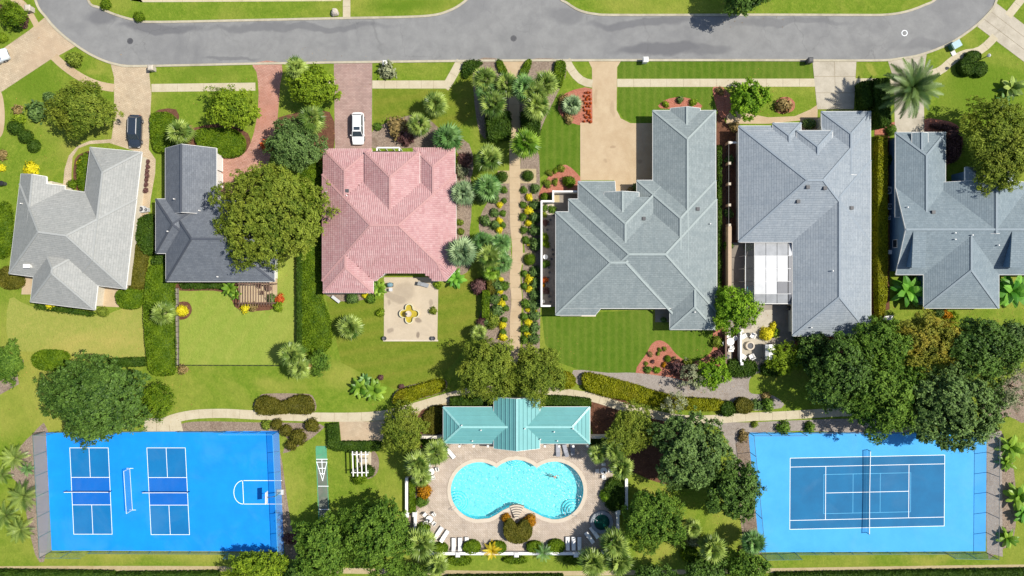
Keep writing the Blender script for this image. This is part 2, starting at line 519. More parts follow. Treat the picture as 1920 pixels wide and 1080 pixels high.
M['straw'] = mat_rough('straw', C(206, 186, 142), C(222, 204, 164), 2.4, 1, .8, C(186, 160, 112), .4, .5, fine=8, finek=.3, bd=.06)
M['white'] = mat_plain('white_paint', (.78, .76, .72, 1), .5)
M['cream'] = mat_plain('cream_wall', (.62, .56, .44, 1), .8)
M['stucco'] = mat_rough('stucco', (.66, .6, .5, 1), (.72, .66, .56, 1), 1.2, .9, .3)
M['bluewall'] = mat_plain('blue_siding', (.10, .19, .30, 1), .7, var=.2)
M['tanwall'] = mat_plain('tan_wall', (.42, .31, .21, 1), .8)
M['black'] = mat_plain('black_metal', (.02, .02, .022, 1), .4)
M['darkgrey'] = mat_plain('dark_grey', (.06, .06, .065, 1), .6)
M['grey'] = mat_plain('grey_metal', (.32, .33, .34, 1), .45, .4)
M['lightgrey'] = mat_plain('light_grey', (.5, .5, .5, 1), .6)
M['wood'] = mat_plain('weathered_wood', (.17, .10, .07, 1), .8, var=.4)
M['wood_light'] = mat_plain('bleached_wood', (.55, .48, .38, 1), .8, var=.3)
M['brick'] = mat_plain('brick', (.36, .22, .16, 1), .9, var=.3, scale=8)
M['stone'] = mat_rough('stone', (.42, .37, .3, 1), (.56, .5, .42, 1), 3, .9, .8)
M['glass'] = mat_plain('window_glass', (.03, .045, .06, 1), .06, 0, .9, var=.05)
M['trunk'] = mat_rough('trunk', (.14, .10, .07, 1), (.22, .17, .12, 1), 4, .95, .8)
M['palmtrunk'] = mat_rough('palm_trunk', (.22, .18, .13, 1), (.32, .27, .2, 1), 6, .95, .9)
M['fence_wire'] = mat_mesh('fence_wire', C(150, 176, 170), .16)
M['wind_screen'] = mat_mesh('wind_screen', C(80, 160, 120), .42)
M['pale_screen'] = mat_mesh('pale_screen', C(170, 205, 235), .40)
M['netting'] = mat_mesh('netting', C(24, 48, 66), .32)
M['netting_dark'] = mat_mesh('netting_dark', C(20, 50, 120), .6)
M['post_green'] = mat_plain('post_green', C(96, 140, 128), .5)
M['post_dark'] = mat_plain('post_dark', C(44, 66, 76), .5)
M['line_white'] = mat_plain('line_white', (.80, .84, .85, 1), .7, var=.08)
M['line_blue'] = mat_plain('line_blue', C(96, 190, 236, .8), .7)
def mat_court(name, a, b_, pt=None):
    pale = tuple(v * .86 + .05 for v in b_[:3]) + (1,)
    return mat_rough(name, a, b_, .3, .7, .08, fine=12, finek=.10, c3=pale, s3=.16, amt3=.35, spec=.3)
M['court_blue'] = mat_court('court_blue', C(0, 138, 240, .80), C(0, 150, 246, .80))
M['court_deep'] = mat_court('court_deep', C(0, 116, 182, .72), C(0, 126, 192, .72))
M['court_kitchen'] = mat_court('court_kitchen', C(0, 104, 198, .74), C(0, 112, 208, .74))
M['court_sky'] = mat_court('court_sky', C(62, 166, 238, .78), C(72, 176, 242, .78))
M['court_teal'] = mat_court('court_teal', C(0, 106, 158, .72), C(0, 118, 172, .72))
M['pool_floor'] = mat_rough('plaster_painted_ripples', (.58, .70, .72, 1), (.86, .88, .87, 1), 1.5, .7, .05, fine=3.2, finek=.45)  # pale and dark mottling in the plaster colour stands in for ripple light
M['pool_wall'] = mat_plain('pool_tile', (.16, .62, .72, 1), .4)
M['water'] = mat_water('pool_water', (.46, .915, .955, 1), .03, 2.8, 1.0)
M['water_spa'] = mat_water('spa_water', (.30, .66, .62, 1), .02, 4.0, .3)
M['water_fountain'] = mat_water('fountain_water', (.86, .84, .55, 1), .02, 5.0, .3)
M['coping'] = mat_rough('coping', C(236, 220, 196), C(246, 232, 212), 1.2, .8, .1)
M['teal_roof'] = mat_plain('teal_roof_metal', C(122, 192, 192, .64), .45, .0, .5, var=.10, scale=.7)
M['teal_cap'] = mat_plain('teal_cap', C(160, 218, 216, .72), .4)
M['screen_panel'] = mat_plain('translucent_panel', (.52, .53, .54, 1), .5, var=.25, scale=.6)
M['screen_dark'] = mat_plain('dark_panel', (.13, .135, .15, 1), .5)
# roofs
M['roof1'] = mat_shingle('pale_shingle', C(186, 188, 184, .56), C(204, 204, 199, .56), C(162, 164, 162, .56), .9, .34, C(166, 168, 166, .56))
M['roof2'] = mat_shingle('slate_shingle', C(112, 117, 125, .74), C(136, 141, 148, .74), C(92, 97, 105, .74), .6, .3, C(100, 106, 116, .74), .6)
M['roof4'] = mat_shingle('green_grey_shingle', C(146, 158, 159, .62), C(170, 180, 180, .62), C(124, 136, 139, .62), .6, .3, C(128, 142, 146, .6), .55)
M['roof5'] = mat_shingle('blue_grey_shingle', C(160, 170, 178, .64), C(178, 186, 192, .64), C(112, 124, 138, .64), 1.2, .36, C(140, 152, 164, .6), .5)
M['roof6'] = mat_shingle('teal_grey_shingle', C(140, 156, 164, .6), C(162, 176, 182, .6), C(118, 134, 144, .6), .6, .3, C(122, 138, 148, .6), .55)
M['cap1'] = mat_plain('pale_cap', C(198, 200, 196, .57), .85)
M['cap2'] = mat_plain('slate_cap', C(98, 104, 116, .5), .85)
M['cap4'] = mat_plain('green_grey_cap', C(178, 190, 188, .64), .85)
M['cap5'] = mat_plain('blue_grey_cap', C(168, 180, 190, .6), .85)
M['cap6'] = mat_plain('teal_grey_cap', C(160, 174, 182, .62), .85)
def mat_tile():
    m, nt, b = newmat('pink_tile')
    a = nd(nt, "ShaderNodeAttribute"); a.attribute_name = "rnd"
    pos = geopos(nt)
    r2 = mth(nt, 'ADD', mth(nt, 'MULTIPLY', a.outputs["Fac"], .7), mth(nt, 'MULTIPLY', noise(nt, .35, 5, .65, pos), .4))
    base = ramp(nt, r2, [(.1, C(182, 130, 132, .6)), (.5, C(210, 160, 160, .6)), (.95, C(234, 198, 194, .6))])
    f = ramp(nt, noise(nt, .22, 6, .7, pos, 1.0), [(.52, (0, 0, 0)), (.75, (.55, .55, .55))])
    base = mixc(nt, f, base, C(168, 116, 112, .64))
    nt.links.new(base, b.inputs["Base Color"]); b.inputs["Roughness"].default_value = .8
    return m
M['roof3'] = mat_tile()
M['cap3'] = mat_plain('pink_cap', C(216, 166, 162, .62), .8)
M['under3'] = mat_plain('tile_underlay', C(150, 92, 90, .6), .9)
# leaves
def LF(r, g, b, k=1.02): return C(r, g, b, k)
M['lf_olive'] = mat_leaf('lf_olive', LF(54, 80, 12), LF(142, 156, 56), tint=LF(146, 136, 40), tk=.2)
M['lf_yellowgreen'] = mat_leaf('lf_yellowgreen', LF(58, 88, 8), LF(146, 168, 42))
M['lf_dark'] = mat_leaf('lf_dark', LF(26, 56, 18), LF(112, 138, 72), trans=.2, rough=.5)
M['lf_deep'] = mat_leaf('lf_deep', LF(24, 54, 16), LF(98, 128, 52), trans=.2, rough=.5)
M['lf_mid'] = mat_leaf('lf_mid', LF(34, 72, 14), LF(116, 146, 52))
M['lf_bright'] = mat_leaf('lf_bright', LF(46, 92, 8), LF(140, 174, 42))
M['lf_autumn'] = mat_leaf('lf_autumn', LF(70, 84, 20), LF(150, 150, 56), tint=LF(190, 160, 58), tk=.5)
M['lf_hedge'] = mat_leaf('lf_hedge', LF(58, 96, 8, .62), LF(132, 160, 30, .62), trans=.2)
M['lf_hedge_lime'] = mat_leaf('lf_hedge_lime', LF(106, 118, 6, .66), LF(168, 170, 24, .66), trans=.2, tint=LF(150, 120, 40, .62), tk=.3)
M['lf_hedge_dark'] = mat_leaf('lf_hedge_dark', LF(34, 70, 10, .62), LF(92, 122, 34, .62), trans=.2)
M['lf_hedge_olive'] = mat_leaf('lf_hedge_olive', LF(78, 84, 18, .62), LF(134, 128, 44, .62), trans=.2)
M['lf_yellow'] = mat_leaf('lf_yellow', LF(206, 192, 8, .74), LF(250, 238, 56, .78), trans=.2)
M['lf_orange'] = mat_leaf('lf_orange', LF(150, 96, 10, .6), LF(226, 160, 22, .62), trans=.2)
M['lf_purple'] = mat_leaf('lf_purple', LF(66, 44, 44), LF(122, 88, 84), trans=.2)
M['lf_rust'] = mat_leaf('lf_rust', LF(96, 82, 44), LF(164, 142, 92), trans=.2)
M['lf_red'] = mat_leaf('lf_red', LF(160, 60, 30), LF(206, 110, 50), trans=.2)
M['lf_grey'] = mat_leaf('lf_grey', LF(92, 98, 70), LF(160, 164, 126), trans=.2)
M['fr_green'] = mat_leaf('fr_green', LF(54, 88, 24), LF(158, 176, 86), .25, .4, True, .35)
M['fr_dark'] = mat_leaf('fr_dark', LF(62, 104, 46), LF(132, 168, 96), .25, .4, True, .35)
M['fr_silver'] = mat_leaf('fr_silver', LF(84, 112, 74), LF(158, 178, 132), .2, .5, True)
M['fr_date'] = mat_leaf('fr_date', LF(40, 68, 26), LF(112, 134, 70), .2, .45, True, .3)
M['fr_lime'] = mat_leaf('fr_lime', LF(70, 112, 22), LF(146, 176, 62), .3, .4, True, .3)
M['fr_banana'] = mat_leaf('fr_banana', LF(52, 110, 28), LF(128, 182, 66), .3, .4, True, .35)
M['fr_gold'] = mat_leaf('fr_gold', LF(190, 150, 20), LF(226, 206, 60), .25, .4, True)
M['fr_dead'] = mat_leaf('fr_dead', LF(110, 84, 44), LF(170, 136, 84), .2, .8, True, .1)

# ------------------------------------------------------------------ the pool outline (needed for the holes in the ground)
def arc(cx, cy, r, t0, t1, n):
    return [(cx + r * math.cos(math.radians(t0 + (t1 - t0) * i / n)), cy + r * math.sin(math.radians(t0 + (t1 - t0) * i / n))) for i in range(n + 1)]
POOL = (arc(899, 920, 53.5, -53.4, -266, 30) + [(917, 971.5), (930, 965), (943, 956.5), (955, 951), (968, 949), (983, 951.5), (1000, 959.5), (1018, 968.5)]
        + arc(1040, 919.5, 54, 97, -128.5, 32) + [(996, 869.5), (983, 864), (968, 862), (953, 864), (940, 870)])
def offset_loop(pts, d):
    n = len(pts)
    area = sum(pts[i][0] * pts[(i + 1) % n][1] - pts[(i + 1) % n][0] * pts[i][1] for i in range(n))
    sg = 1 if area > 0 else -1
    out = []
    for i in range(n):
        a = Vector(pts[i - 1]); p = Vector(pts[i]); b = Vector(pts[(i + 1) % n])
        e1 = (p - a).normalized(); e2 = (b - p).normalized()
        n1 = Vector((e1.y, -e1.x)) * sg; n2 = Vector((e2.y, -e2.x)) * sg
        m = (n1 + n2); m.normalize()
        k = d / max(.45, m.dot(n1))
        q = p + m * k
        out.append((q.x, q.y))
    return out
POOL_HOLE = offset_loop(POOL, 3)
LANAI_POOL = [(1398, 535), (1414, 535), (1440, 545), (1440, 566), (1416, 570), (1402, 562), (1397, 549)]

# ------------------------------------------------------------------ ground, road, kerbs
BIG = 22000
sheet('ground', [(-BIG, -BIG), (BIG + 1920, -BIG), (BIG + 1920, BIG + 1080), (-BIG, BIG + 1080)], 0.0, M['grass'], holes=[POOL_HOLE, LANAI_POOL])

def road_edge(*p): return smooth_loop(list(p), 5, False)
LOW = road_edge((40, -260), (52, -90), (69, 0), (88, 31), (111, 57), (145, 84), (182, 106), (220, 119), (262, 122), (480, 117.5), (720, 114), (960, 111.5), (1200, 111), (1440, 111), (1640, 111.5),
                (1685, 108), (1725, 101), (1777, 81), (1824, 50), (1855, 20), (1866, 0), (1896, -90), (1905, -260))
UPL = road_edge((130, -260), (142, -90), (163, 0), (187, 17), (220, 31), (259, 41), (300, 43.5), (480, 40), (640, 36.5), (765, 34), (817, 30), (848, 20), (868, 8), (880, -3), (905, -30), (910, -260))
UPR = road_edge((1030, -260), (1035, -30), (1049, -1), (1061, 7), (1084, 21), (1115, 28.5), (1167, 30.5), (1440, 30), (1600, 30.5), (1660, 30), (1699, 24), (1733, 12), (1757, -1), (1790, -40), (1800, -260))
sheet('road', LOW + list(reversed(UPR)) + list(reversed(UPL)), 0.008, M['asphalt'])

def kerb(line, side):
    pts = [W(*p) for p in line]
    mb = MB(); w = .34
    vs = []
    for i, p in enumerate(pts):
        d = (pts[min(i + 1, len(pts) - 1)] - pts[max(i - 1, 0)]).normalized()
        nrm = Vector((-d.y, d.x, 0)) * side
        for off, z in ((0, 0), (0, .09), (w, .12), (w, 0)):
            q = p + nrm * off; vs.append((q.x, q.y, z))
    fs = []
    for i in range(len(pts) - 1):
        for k in range(3):
            a = i * 4 + k
            fs.append((a, a + 1, a + 5, a + 4))
    mb.add(vs, fs)
    return obj('kerb', mb, M['kerb'], kind='structure')
kerb(LOW, -1); kerb(UPL, 1); kerb(UPR, 1)

def strip(name, line, wpx, slab, mat, z=.022, closed=False, gap=.035, jmat=None):
    """path of separate slabs along a line in picture pixels; wpx = width, slab = slab length, both in pixels"""
    pts = smooth_loop(line, 6, False) if len(line) > 2 else list(line)
    P = [Vector(p) for p in pts]
    L = [0]
    for i in range(1, len(P)): L.append(L[-1] + (P[i] - P[i - 1]).length)
    def at(s):
        s = max(0, min(L[-1], s))
        for i in range(1, len(P)):
            if L[i] >= s - 1e-6:
                t = (s - L[i - 1]) / max(1e-6, L[i] - L[i - 1])
                return P[i - 1].lerp(P[i], t), (P[i] - P[i - 1]).normalized()
    n = max(1, round(L[-1] / slab))
    rows = []
    for i in range(n * 2 + 1):
        p, d = at(L[-1] * i / (n * 2))
        w = wpx if not callable(wpx) else wpx(i / (n * 2))
        nn = Vector((-d.y, d.x))
        rows.append((W(*(p + nn * w / 2)), W(*(p - nn * w / 2))))
    mb = MB()
    vs = [(q.x, q.y, z - .014) for r in rows for q in r]
    mb.add(vs, [(2 * i, 2 * i + 1, 2 * i + 3, 2 * i + 2) for i in range(len(rows) - 1)])
    base = obj(name, mb, jmat or M['concrete_joint'], kind='structure')
    for i in range(n):
        r = rows[2 * i: 2 * i + 3]
        a, b = r[0], r[2]
        g = gap / max(.1, (a[0] - b[0]).length)
        l0, r0 = a[0].lerp(r[1][0], g), a[1].lerp(r[1][1], g)
        l2, r2 = b[0].lerp(r[1][0], g), b[1].lerp(r[1][1], g)
        h = z + random.uniform(-.003, .005)
        top = [l0, r0, r[1][1], r2, l2, r[1][0]]
        s = MB()
        s.add([(q.x, q.y, h) for q in top] + [(q.x, q.y, 0) for q in top],
              [(5, 4, 3, 2, 1, 0)] + [(k, (k + 1) % 6, 6 + (k + 1) % 6, 6 + k) for k in range(6)])
        obj('slab', s, mat, base)
    return base

def panels(name, quad, nu, nv, mat, z=.024, gap=.03, skip=()):
    """poured panels over a four-cornered area (px corners: tl, tr, br, bl)"""
    tl, tr, br, bl = [W(*p) for p in quad]
    mb = MB().add([(p.x, p.y, z - .014) for p in (tl, bl, br, tr)], [(0, 1, 2, 3)])
    base = obj(name, mb, M['concrete_joint'], kind='structure')
    def P(u, v): return tl.lerp(tr, u).lerp(bl.lerp(br, u), v)
    wu = (tr - tl).length; wv = (bl - tl).length
    for i in range(nu):
        for j in range(nv):
            gu, gv = gap / wu, gap / wv
            c = [P(i / nu + gu, j / nv + gv), P(i / nu + gu, (j + 1) / nv - gv), P((i + 1) / nu - gu, (j + 1) / nv - gv), P((i + 1) / nu - gu, j / nv + gv)]
            h = z + random.uniform(-.003, .005)
            s = MB().add([(q.x, q.y, h) for q in c] + [(q.x, q.y, 0) for q in c], [(0, 1, 2, 3)] + [(k, 4 + k, 4 + (k + 1) % 4, (k + 1) % 4) for k in range(4)])
            obj('slab', s, mat, base)
    return base
random.seed(3)

# lawns that differ from the general turf
sheet('lawn', [(336, 542), (562, 500), (564, 660), (530, 684), (338, 684)], 0.0025, M['lawn_light'])
sheet('lawn', [(520, 500), (562, 460), (563, 640), (525, 640)], 0.0030, M['lawn_light'])
sheet('lawn', [(18, 560), (60, 575), (180, 592), (225, 580), (273, 575), (274, 668), (200, 672), (100, 660), (20, 650)], 0.0035, M['lawn_dry'], smooth=3)
sheet('lawn', [(1016, 591), (1224, 580), (1224, 618), (1338, 619), (1336, 655), (1316, 673), (1290, 678), (1268, 664), (1252, 645), (1236, 638), (1222, 645), (1212, 665), (1192, 699), (1140, 699), (1085, 693), (1048, 680), (1022, 645)], 0.0040, M['lawn_lush'])
sheet('lawn', [(1012, 235), (1040, 180), (1058, 175), (1058, 228), (1088, 232), (1088, 330), (1060, 308), (1040, 315), (1010, 335)], 0.0045, M['lawn_lush'])
sheet('lawn', [(1158, 164), (1340, 164), (1340, 207), (1223, 207), (1223, 231), (1190, 231), (1168, 222), (1158, 205)], 0.0050, M['lawn_lush'])
sheet('lawn', [(1158, 114), (1522, 114), (1529, 132), (1529, 147), (1158, 147)], 0.0055, M['lawn_lush'])
sheet('lawn', [(612, 560), (720, 560), (720, 638), (820, 638), (820, 545), (895, 500), (897, 600), (870, 655), (820, 720), (740, 730), (640, 680)], 0.0060, M['lawn_mid'])
sheet('lawn', [(700, 168), (836, 168), (880, 130), (895, 150), (890, 215), (830, 262), (740, 235), (700, 245)], 0.0065, M['lawn_mid'])

# driveways
sheet('driveway', [(86, 31), (111, 58), (145, 85), (104, 108), (94, 112), (0, 174), (-60, 210), (-60, 130), (0, 95), (56, 56)], .014, M['paver_tan'])
sheet('driveway', [(207, 118), (222, 120), (258, 123.5), (283, 122), (280, 140), (284, 176), (281, 235), (279, 280), (292, 299), (291, 325), (283, 371), (280, 395), (268, 430), (244, 500), (240, 545), (228, 545), (240, 470), (260, 380), (258, 285),
                   (205, 268), (169, 270), (147, 278), (136, 295), (134, 325), (134, 350), (118, 350), (121, 318), (129, 292), (145, 274), (168, 264), (209, 261), (213, 232), (214, 190), (214, 145)], .014, M['paver_tan'])
sheet('driveway', [(474, 118), (528, 117), (525, 160), (522, 205), (516, 255), (505, 300), (480, 350), (416, 372), (414, 292), (452, 292), (470, 268), (481, 225), (485, 175), (481, 135)], .014, M['paver_red'], smooth=2)
sheet('driveway', [(626, 116), (698, 115), (697, 280), (628, 280)], .014, M['paver_mauve'])
sheet('driveway', [(1102, 112), (1166, 112), (1157, 126), (1156, 206), (1164, 222), (1182, 231), (1225, 231), (1225, 345), (1196, 365), (1152, 365), (1152, 338), (1088, 338), (1088, 230), (1111, 230), (1110, 128)], .014, M['concrete_tan'])
panels('driveway', [(1523, 112.5), (1606, 112.5), (1601, 205), (1532, 205)], 2, 3, M['concrete_grey'])
sheet('footpath', [(1372, 207), (1440, 220), (1490, 218), (1520, 205), (1533, 196), (1533, 208), (1532, 250), (1500, 250), (1500, 226), (1440, 232), (1380, 232), (1362, 232), (1362, 218)], .016, M['concrete_tan'])
sheet('driveway', [(1664, 112), (1690, 108), (1738, 99), (1732, 135), (1733, 252), (1678, 252), (1676, 150)], .014, M['concrete_grey'])
panels('driveway', [(1832, 50), (1866, 4), (1990, 100), (1945, 135)], 3, 1, M['concrete_grey'])

# pavements and paths
strip('pavement', [(101, 106), (117, 121), (140, 138), (165, 152), (190, 161), (214, 165)], 15, 24, M['concrete_tan'])
strip('pavement', [(284, 165), (479, 162.5)], 15, 49, M['concrete'])
strip('pavement', [(615, 159), (628, 159)], 15, 14, M['concrete'])
strip('pavement', [(698, 158.5), (836, 158.5)], 15, 23, M['concrete'])
strip('pavement', [(834, 165), (843, 152), (864, 114)], 16, 24, M['concrete'])
strip('pavement', [(1062, 112), (1068, 125), (1080, 142), (1094, 153), (1111, 157)], 15, 24, M['concrete'])
strip('pavement', [(1157, 155.5), (1530, 155)], 15, 31, M['concrete'])
strip('pavement', [(1601, 154), (1676, 154)], 14, 25, M['concrete'])
strip('pavement', [(1733, 141), (1762, 133), (1786, 113), (1808, 101), (1832, 97), (1850, 85), (1866, 68)], 15, 25, M['concrete'])
strip('pavement', [(1890, 30), (1925, -14)], 15, 25, M['concrete'])
strip('pavement', [(245, -4), (262, -1.5), (290, -1), (640, -3)], 10, 36, M['concrete'])
strip('pavement', [(650, -10), (650, 34)], 14, 22, M['concrete'])
strip('pavement', [(22, -4), (44, 8), (58, 28), (70, 50)], 11, 24, M['concrete_tan'])
sheet('footpath', [(-30, 130), (0, 168), (8, 200), (8, 235), (0, 258), (-30, 270)], .012, M['concrete_tan'], smooth=4)

# the walk from the road to the pool house
sheet('walk_entrance', [(941, 112.5), (988, 112.5), (980, 128), (974, 145), (974, 160), (955, 160), (952, 142)], .016, M['concrete_tan'])
strip('garden_walk', [(965, 150), (964, 200), (965, 260), (965, 300), (966, 400), (967, 430), (970, 460), (970, 485), (966, 510), (966, 530), (969, 560), (968, 580), (966, 600), (966, 645), (960, 680), (950, 720)],
      lambda t: 20, 23, M['concrete_tan'])
strip('footpath', [(925, 725), (880, 735), (840, 745), (790, 760), (740, 774), (690, 781), (600, 782), (480, 778), (420, 775), (365, 777), (325, 785), (300, 796)], 17, 25, M['concrete'])
strip('footpath', [(1000, 728), (1055, 736), (1110, 745), (1165, 762), (1220, 776), (1280, 786), (1340, 786), (1400, 782), (1470, 779), (1550, 774), (1600, 772)], 16, 25, M['concrete'])
panels('court_entry', [(272, 784), (338, 784), (344, 809), (268, 809)], 3, 1, M['concrete'])
sheet('seat_pad', [(636, 790), (720, 790), (718, 828), (640, 828)], .02, M['paver_tan'])
sheet('footpath', [(700, 778), (830, 740), (870, 745), (830, 765), (770, 800), (700, 800)], .010, M['straw'])

# planting beds
for pts, z, m in [
    ([(905, 395), (955, 330), (957, 420), (958, 500), (956, 640), (930, 655), (898, 620), (900, 590), (915, 545), (925, 500), (900, 440)], .010, 'mulch'),
    ([(976, 300), (1011, 292), (1012, 650), (1002, 655), (980, 650), (982, 580), (978, 520), (984, 470), (977, 420)], .010, 'mulch'),
    ([(893, 113), (942, 113), (951, 140), (955, 250), (930, 262), (900, 250), (888, 170)], .009, 'mulch'),
    ([(987, 113), (1055, 113), (1061, 140), (1050, 165), (1015, 240), (1000, 300), (976, 300), (974, 150)], .009, 'mulch'),
    ([(850, 330), (880, 320), (884, 400), (880, 440), (882, 500), (858, 510), (852, 420)], .009, 'mulch'),
    ([(700, 245), (740, 225), (790, 215), (835, 250), (880, 270), (885, 330), (852, 330), (852, 278), (700, 278)], .009, 'mulch'),
    ([(500, 240), (540, 215), (618, 210), (626, 275), (606, 290), (520, 300)], .008, 'mulch_brown'),
    ([(523, 130), (560, 112), (628, 118), (600, 200), (540, 205)], .007, 'grassy'),
    ([(285, 215), (330, 205), (345, 240), (410, 232), (465, 250), (466, 285), (448, 298), (400, 290), (300, 280)], .009, 'mulch_brown'),
    ([(1060, 175), (1112, 167), (1112, 230), (1070, 230), (1046, 205)], .010, 'mulch_red'),
    ([(1011, 362), (1025, 336), (1040, 318), (1062, 309), (1088, 332), (1088, 345), (1080, 362), (1034, 362), (1032, 380), (1012, 380)], .010, 'mulch_red'),
    ([(1192, 699), (1212, 663), (1222, 645), (1236, 638), (1252, 645), (1268, 664), (1290, 678), (1316, 673), (1336, 655), (1338, 619), (1360, 619), (1360, 690), (1330, 720), (1240, 706)], .010, 'mulch_red'),
    ([(1238, 203), (1246, 188), (1275, 182), (1302, 188), (1314, 203)], .010, 'mulch_red'),
    ([(1336, 166), (1356, 164), (1396, 215), (1392, 228), (1362, 222), (1348, 215)], .010, 'mulch_red'),
    ([(1452, 195), (1462, 184), (1478, 182), (1490, 192), (1488, 206), (1472, 213), (1456, 210)], .010, 'mulch_red'),
    ([(1640, 238), (1678, 228), (1678, 252), (1640, 252)], .010, 'mulch_red'),
    ([(1734, 224), (1760, 224), (1795, 235), (1805, 270), (1775, 310), (1772, 250), (1734, 250)], .010, 'mulch_red'),
    ([(1075, 694), (1140, 699), (1192, 699), (1260, 708), (1300, 716), (1360, 694), (1410, 688), (1445, 690), (1410, 705), (1404, 725), (1410, 738), (1450, 742), (1465, 765), (1350, 770), (1280, 750), (1200, 728), (1120, 712), (1085, 722)], .009, 'gravel'),
    ([(1300, 790), (1400, 792), (1470, 789), (1600, 785), (1700, 790), (1700, 812), (1404, 812), (1390, 880), (1380, 860), (1345, 800)], .009, 'gravel'),
    ([(340, 795), (380, 790), (480, 792), (600, 795), (596, 812), (570, 830), (530, 850), (528, 812), (345, 809)], .009, 'mulch'),
    ([(478, 765), (486, 744), (500, 738), (560, 738), (586, 742), (592, 770), (560, 774)], .009, 'mulch'),
    ([(1640, 205), (1668, 250), (1668, 580), (1634, 590)], .006, 'mulch_brown'),
    ([(1344, 215), (1362, 232), (1384, 236), (1384, 560), (1356, 560), (1343, 430)], .006, 'mulch_brown'),
    ([(1485, 632), (1530, 630), (1630, 632), (1560, 680), (1470, 660)], .009, 'mulch_red'),
    ([(60, 815), (90, 808), (88, 1030), (66, 1040), (40, 920), (20, 890), (30, 850)], .006, 'mulch'),
    ([(1850, 806), (1870, 800), (1895, 850), (1905, 930), (1900, 1010), (1868, 1035), (1850, 1030)], .006, 'mulch'),
    ([(1840, 760), (1880, 720), (1925, 700), (1925, 790), (1890, 780), (1860, 790)], .006, 'mulch'),
    ([(735, 755), (745, 730), (790, 718), (835, 712), (830, 735), (770, 752)], .009, 'mulch'),
    ([(525, 845), (535, 1040), (600, 1040), (560, 1010), (545, 980)], .007, 'mulch'),
    ([(760, 900), (800, 900), (805, 960), (790, 1010), (770, 1000)], .006, 'mulch'),
    ([(606, 549), (640, 565), (690, 560), (722, 545), (700, 545), (620, 545)], .010, 'mulch'),
    ([(140, 300), (160, 285), (170, 290), (165, 355), (140, 352)], .012, 'mulch_brown'),
    ([(330, 570), (352, 566), (360, 582), (350, 597), (333, 597)], .012, 'mulch_brown'),
    ([(338, 530), (450, 530), (520, 575), (450, 582), (430, 555), (400, 545), (338, 545)], .010, 'mulch_brown'),
    ([(-40, 720), (30, 690), (36, 720), (0, 740)], .006, 'mulch'),
    ([(645, 735), (720, 715), (725, 740), (680, 750)], .005, 'grassy'),
    ([(700, 845), (710, 860), (708, 885), (690, 898), (660, 890), (690, 860)], .008, 'mulch'),
    ([(1200, 640), (1200, 640.5), (1200.5, 640.5)], .005, 'mulch'),
    ([(1118, 735), (1160, 745), (1225, 780), (1300, 800), (1280, 900), (1220, 900), (1135, 850), (1108, 800), (1108, 760)], .006, 'mulch_brown'),
    ([(790, 770), (832, 760), (832, 835), (800, 850), (760, 840)], .006, 'mulch_brown'),
    ([(-40, 1062), (500, 1062), (960, 1071), (1400, 1066), (1960, 1058), (1960, 1066), (1450, 1074), (960, 1080), (400, 1071), (-40, 1070)], .005, 'straw'),
]:
    if m == 'grassy' or len(pts) == 3: continue
    bedn = globals().get('bedn', 0) + 1
    sheet('planting_bed_or_shade', pts, z * .35 + .0055 + bedn * .00012, M[m], smooth=3 if len(pts) > 4 else 0)
# yellow sandy squares round the clipped balls beside the walk
for cx, cy, w, h in ((990, 330, 31, 27), (944, 332, 22, 24), (990, 485, 30, 22), (952, 490, 14, 26)):
    sheet('sand_square', [(cx - w / 2, cy - h / 2), (cx + w / 2, cy - h / 2), (cx + w / 2, cy + h / 2), (cx - w / 2, cy + h / 2)], .013, M['straw'])

# patios
sheet('patio', [(720, 520), (822, 520), (820, 637), (720, 637)], .02, M['patio'])
sheet('patio_edge', [(718.5, 637), (821.5, 637), (821.5, 640), (718.5, 640)], .03, M['coping'])
sheet('patio', [(1012, 380), (1046, 380), (1046, 575), (1012, 575)], .012, M['gravel'])
sheet('patio', [(1034, 362), (1086, 362), (1086, 400), (1034, 400)], .016, M['grey_slab'])
panels('patio', [(1228, 576), (1262, 576), (1262, 604), (1228, 604)], 2, 2, M['grey_slab'])
sheet('patio', [(1360, 455), (1490, 455), (1490, 650), (1437, 650), (1437, 690), (1362, 690)], .012, M['grey_slab'], holes=[LANAI_POOL])
sheet('patio', [(1364, 619), (1440, 615), (1440, 680), (1366, 680)], .02, M['concrete_grey'])
sheet('planting_bed_or_shade', [(1373, 620), (1383, 620), (1383, 680), (1373, 680)], .026, M['mulch_brown'])  # dark brown strip painting the white wall's shadow on the terrace, no real bed
sheet('patio', [(1408, 617), (1413, 600), (1425, 586), (1436, 581), (1449, 581), (1449, 616)], .024, M['concrete_grey'])
sheet('patio', [(183, 538), (223, 540), (223, 576), (178, 574)], .02, M['concrete_tan'])
sheet('patio', [(446, 520), (520, 520), (520, 560), (508, 566), (450, 568)], .02, M['concrete_tan'])
sheet('patio', [(44, 515), (62, 515), (58, 552), (40, 552)], .02, M['concrete_tan'])
sheet('foundation_strip', [(1050, 588), (1118, 588), (1117, 593.5), (1050, 593.5)], .02, M['coping'])
DECK = [(800, 872), (818, 852), (845, 830), (1110, 830), (1140, 850), (1152, 880), (1146, 905), (1134, 935), (1160, 955), (1162, 1000), (1144, 1034), (806, 1036), (800, 1008), (782, 990), (778, 960), (802, 940), (800, 905)]
sheet('pool_deck', DECK, .016, M['paver_pool'], holes=[POOL_HOLE])
sheet('court_apron', [(1851, 812), (1878, 808), (1880, 1044), (1850, 1036)], .0135, M['gravel'])
sheet('court_apron', [(1374, 800), (1405, 812), (1428, 1040), (1396, 1040), (1380, 900)], .008, M['mulch'])

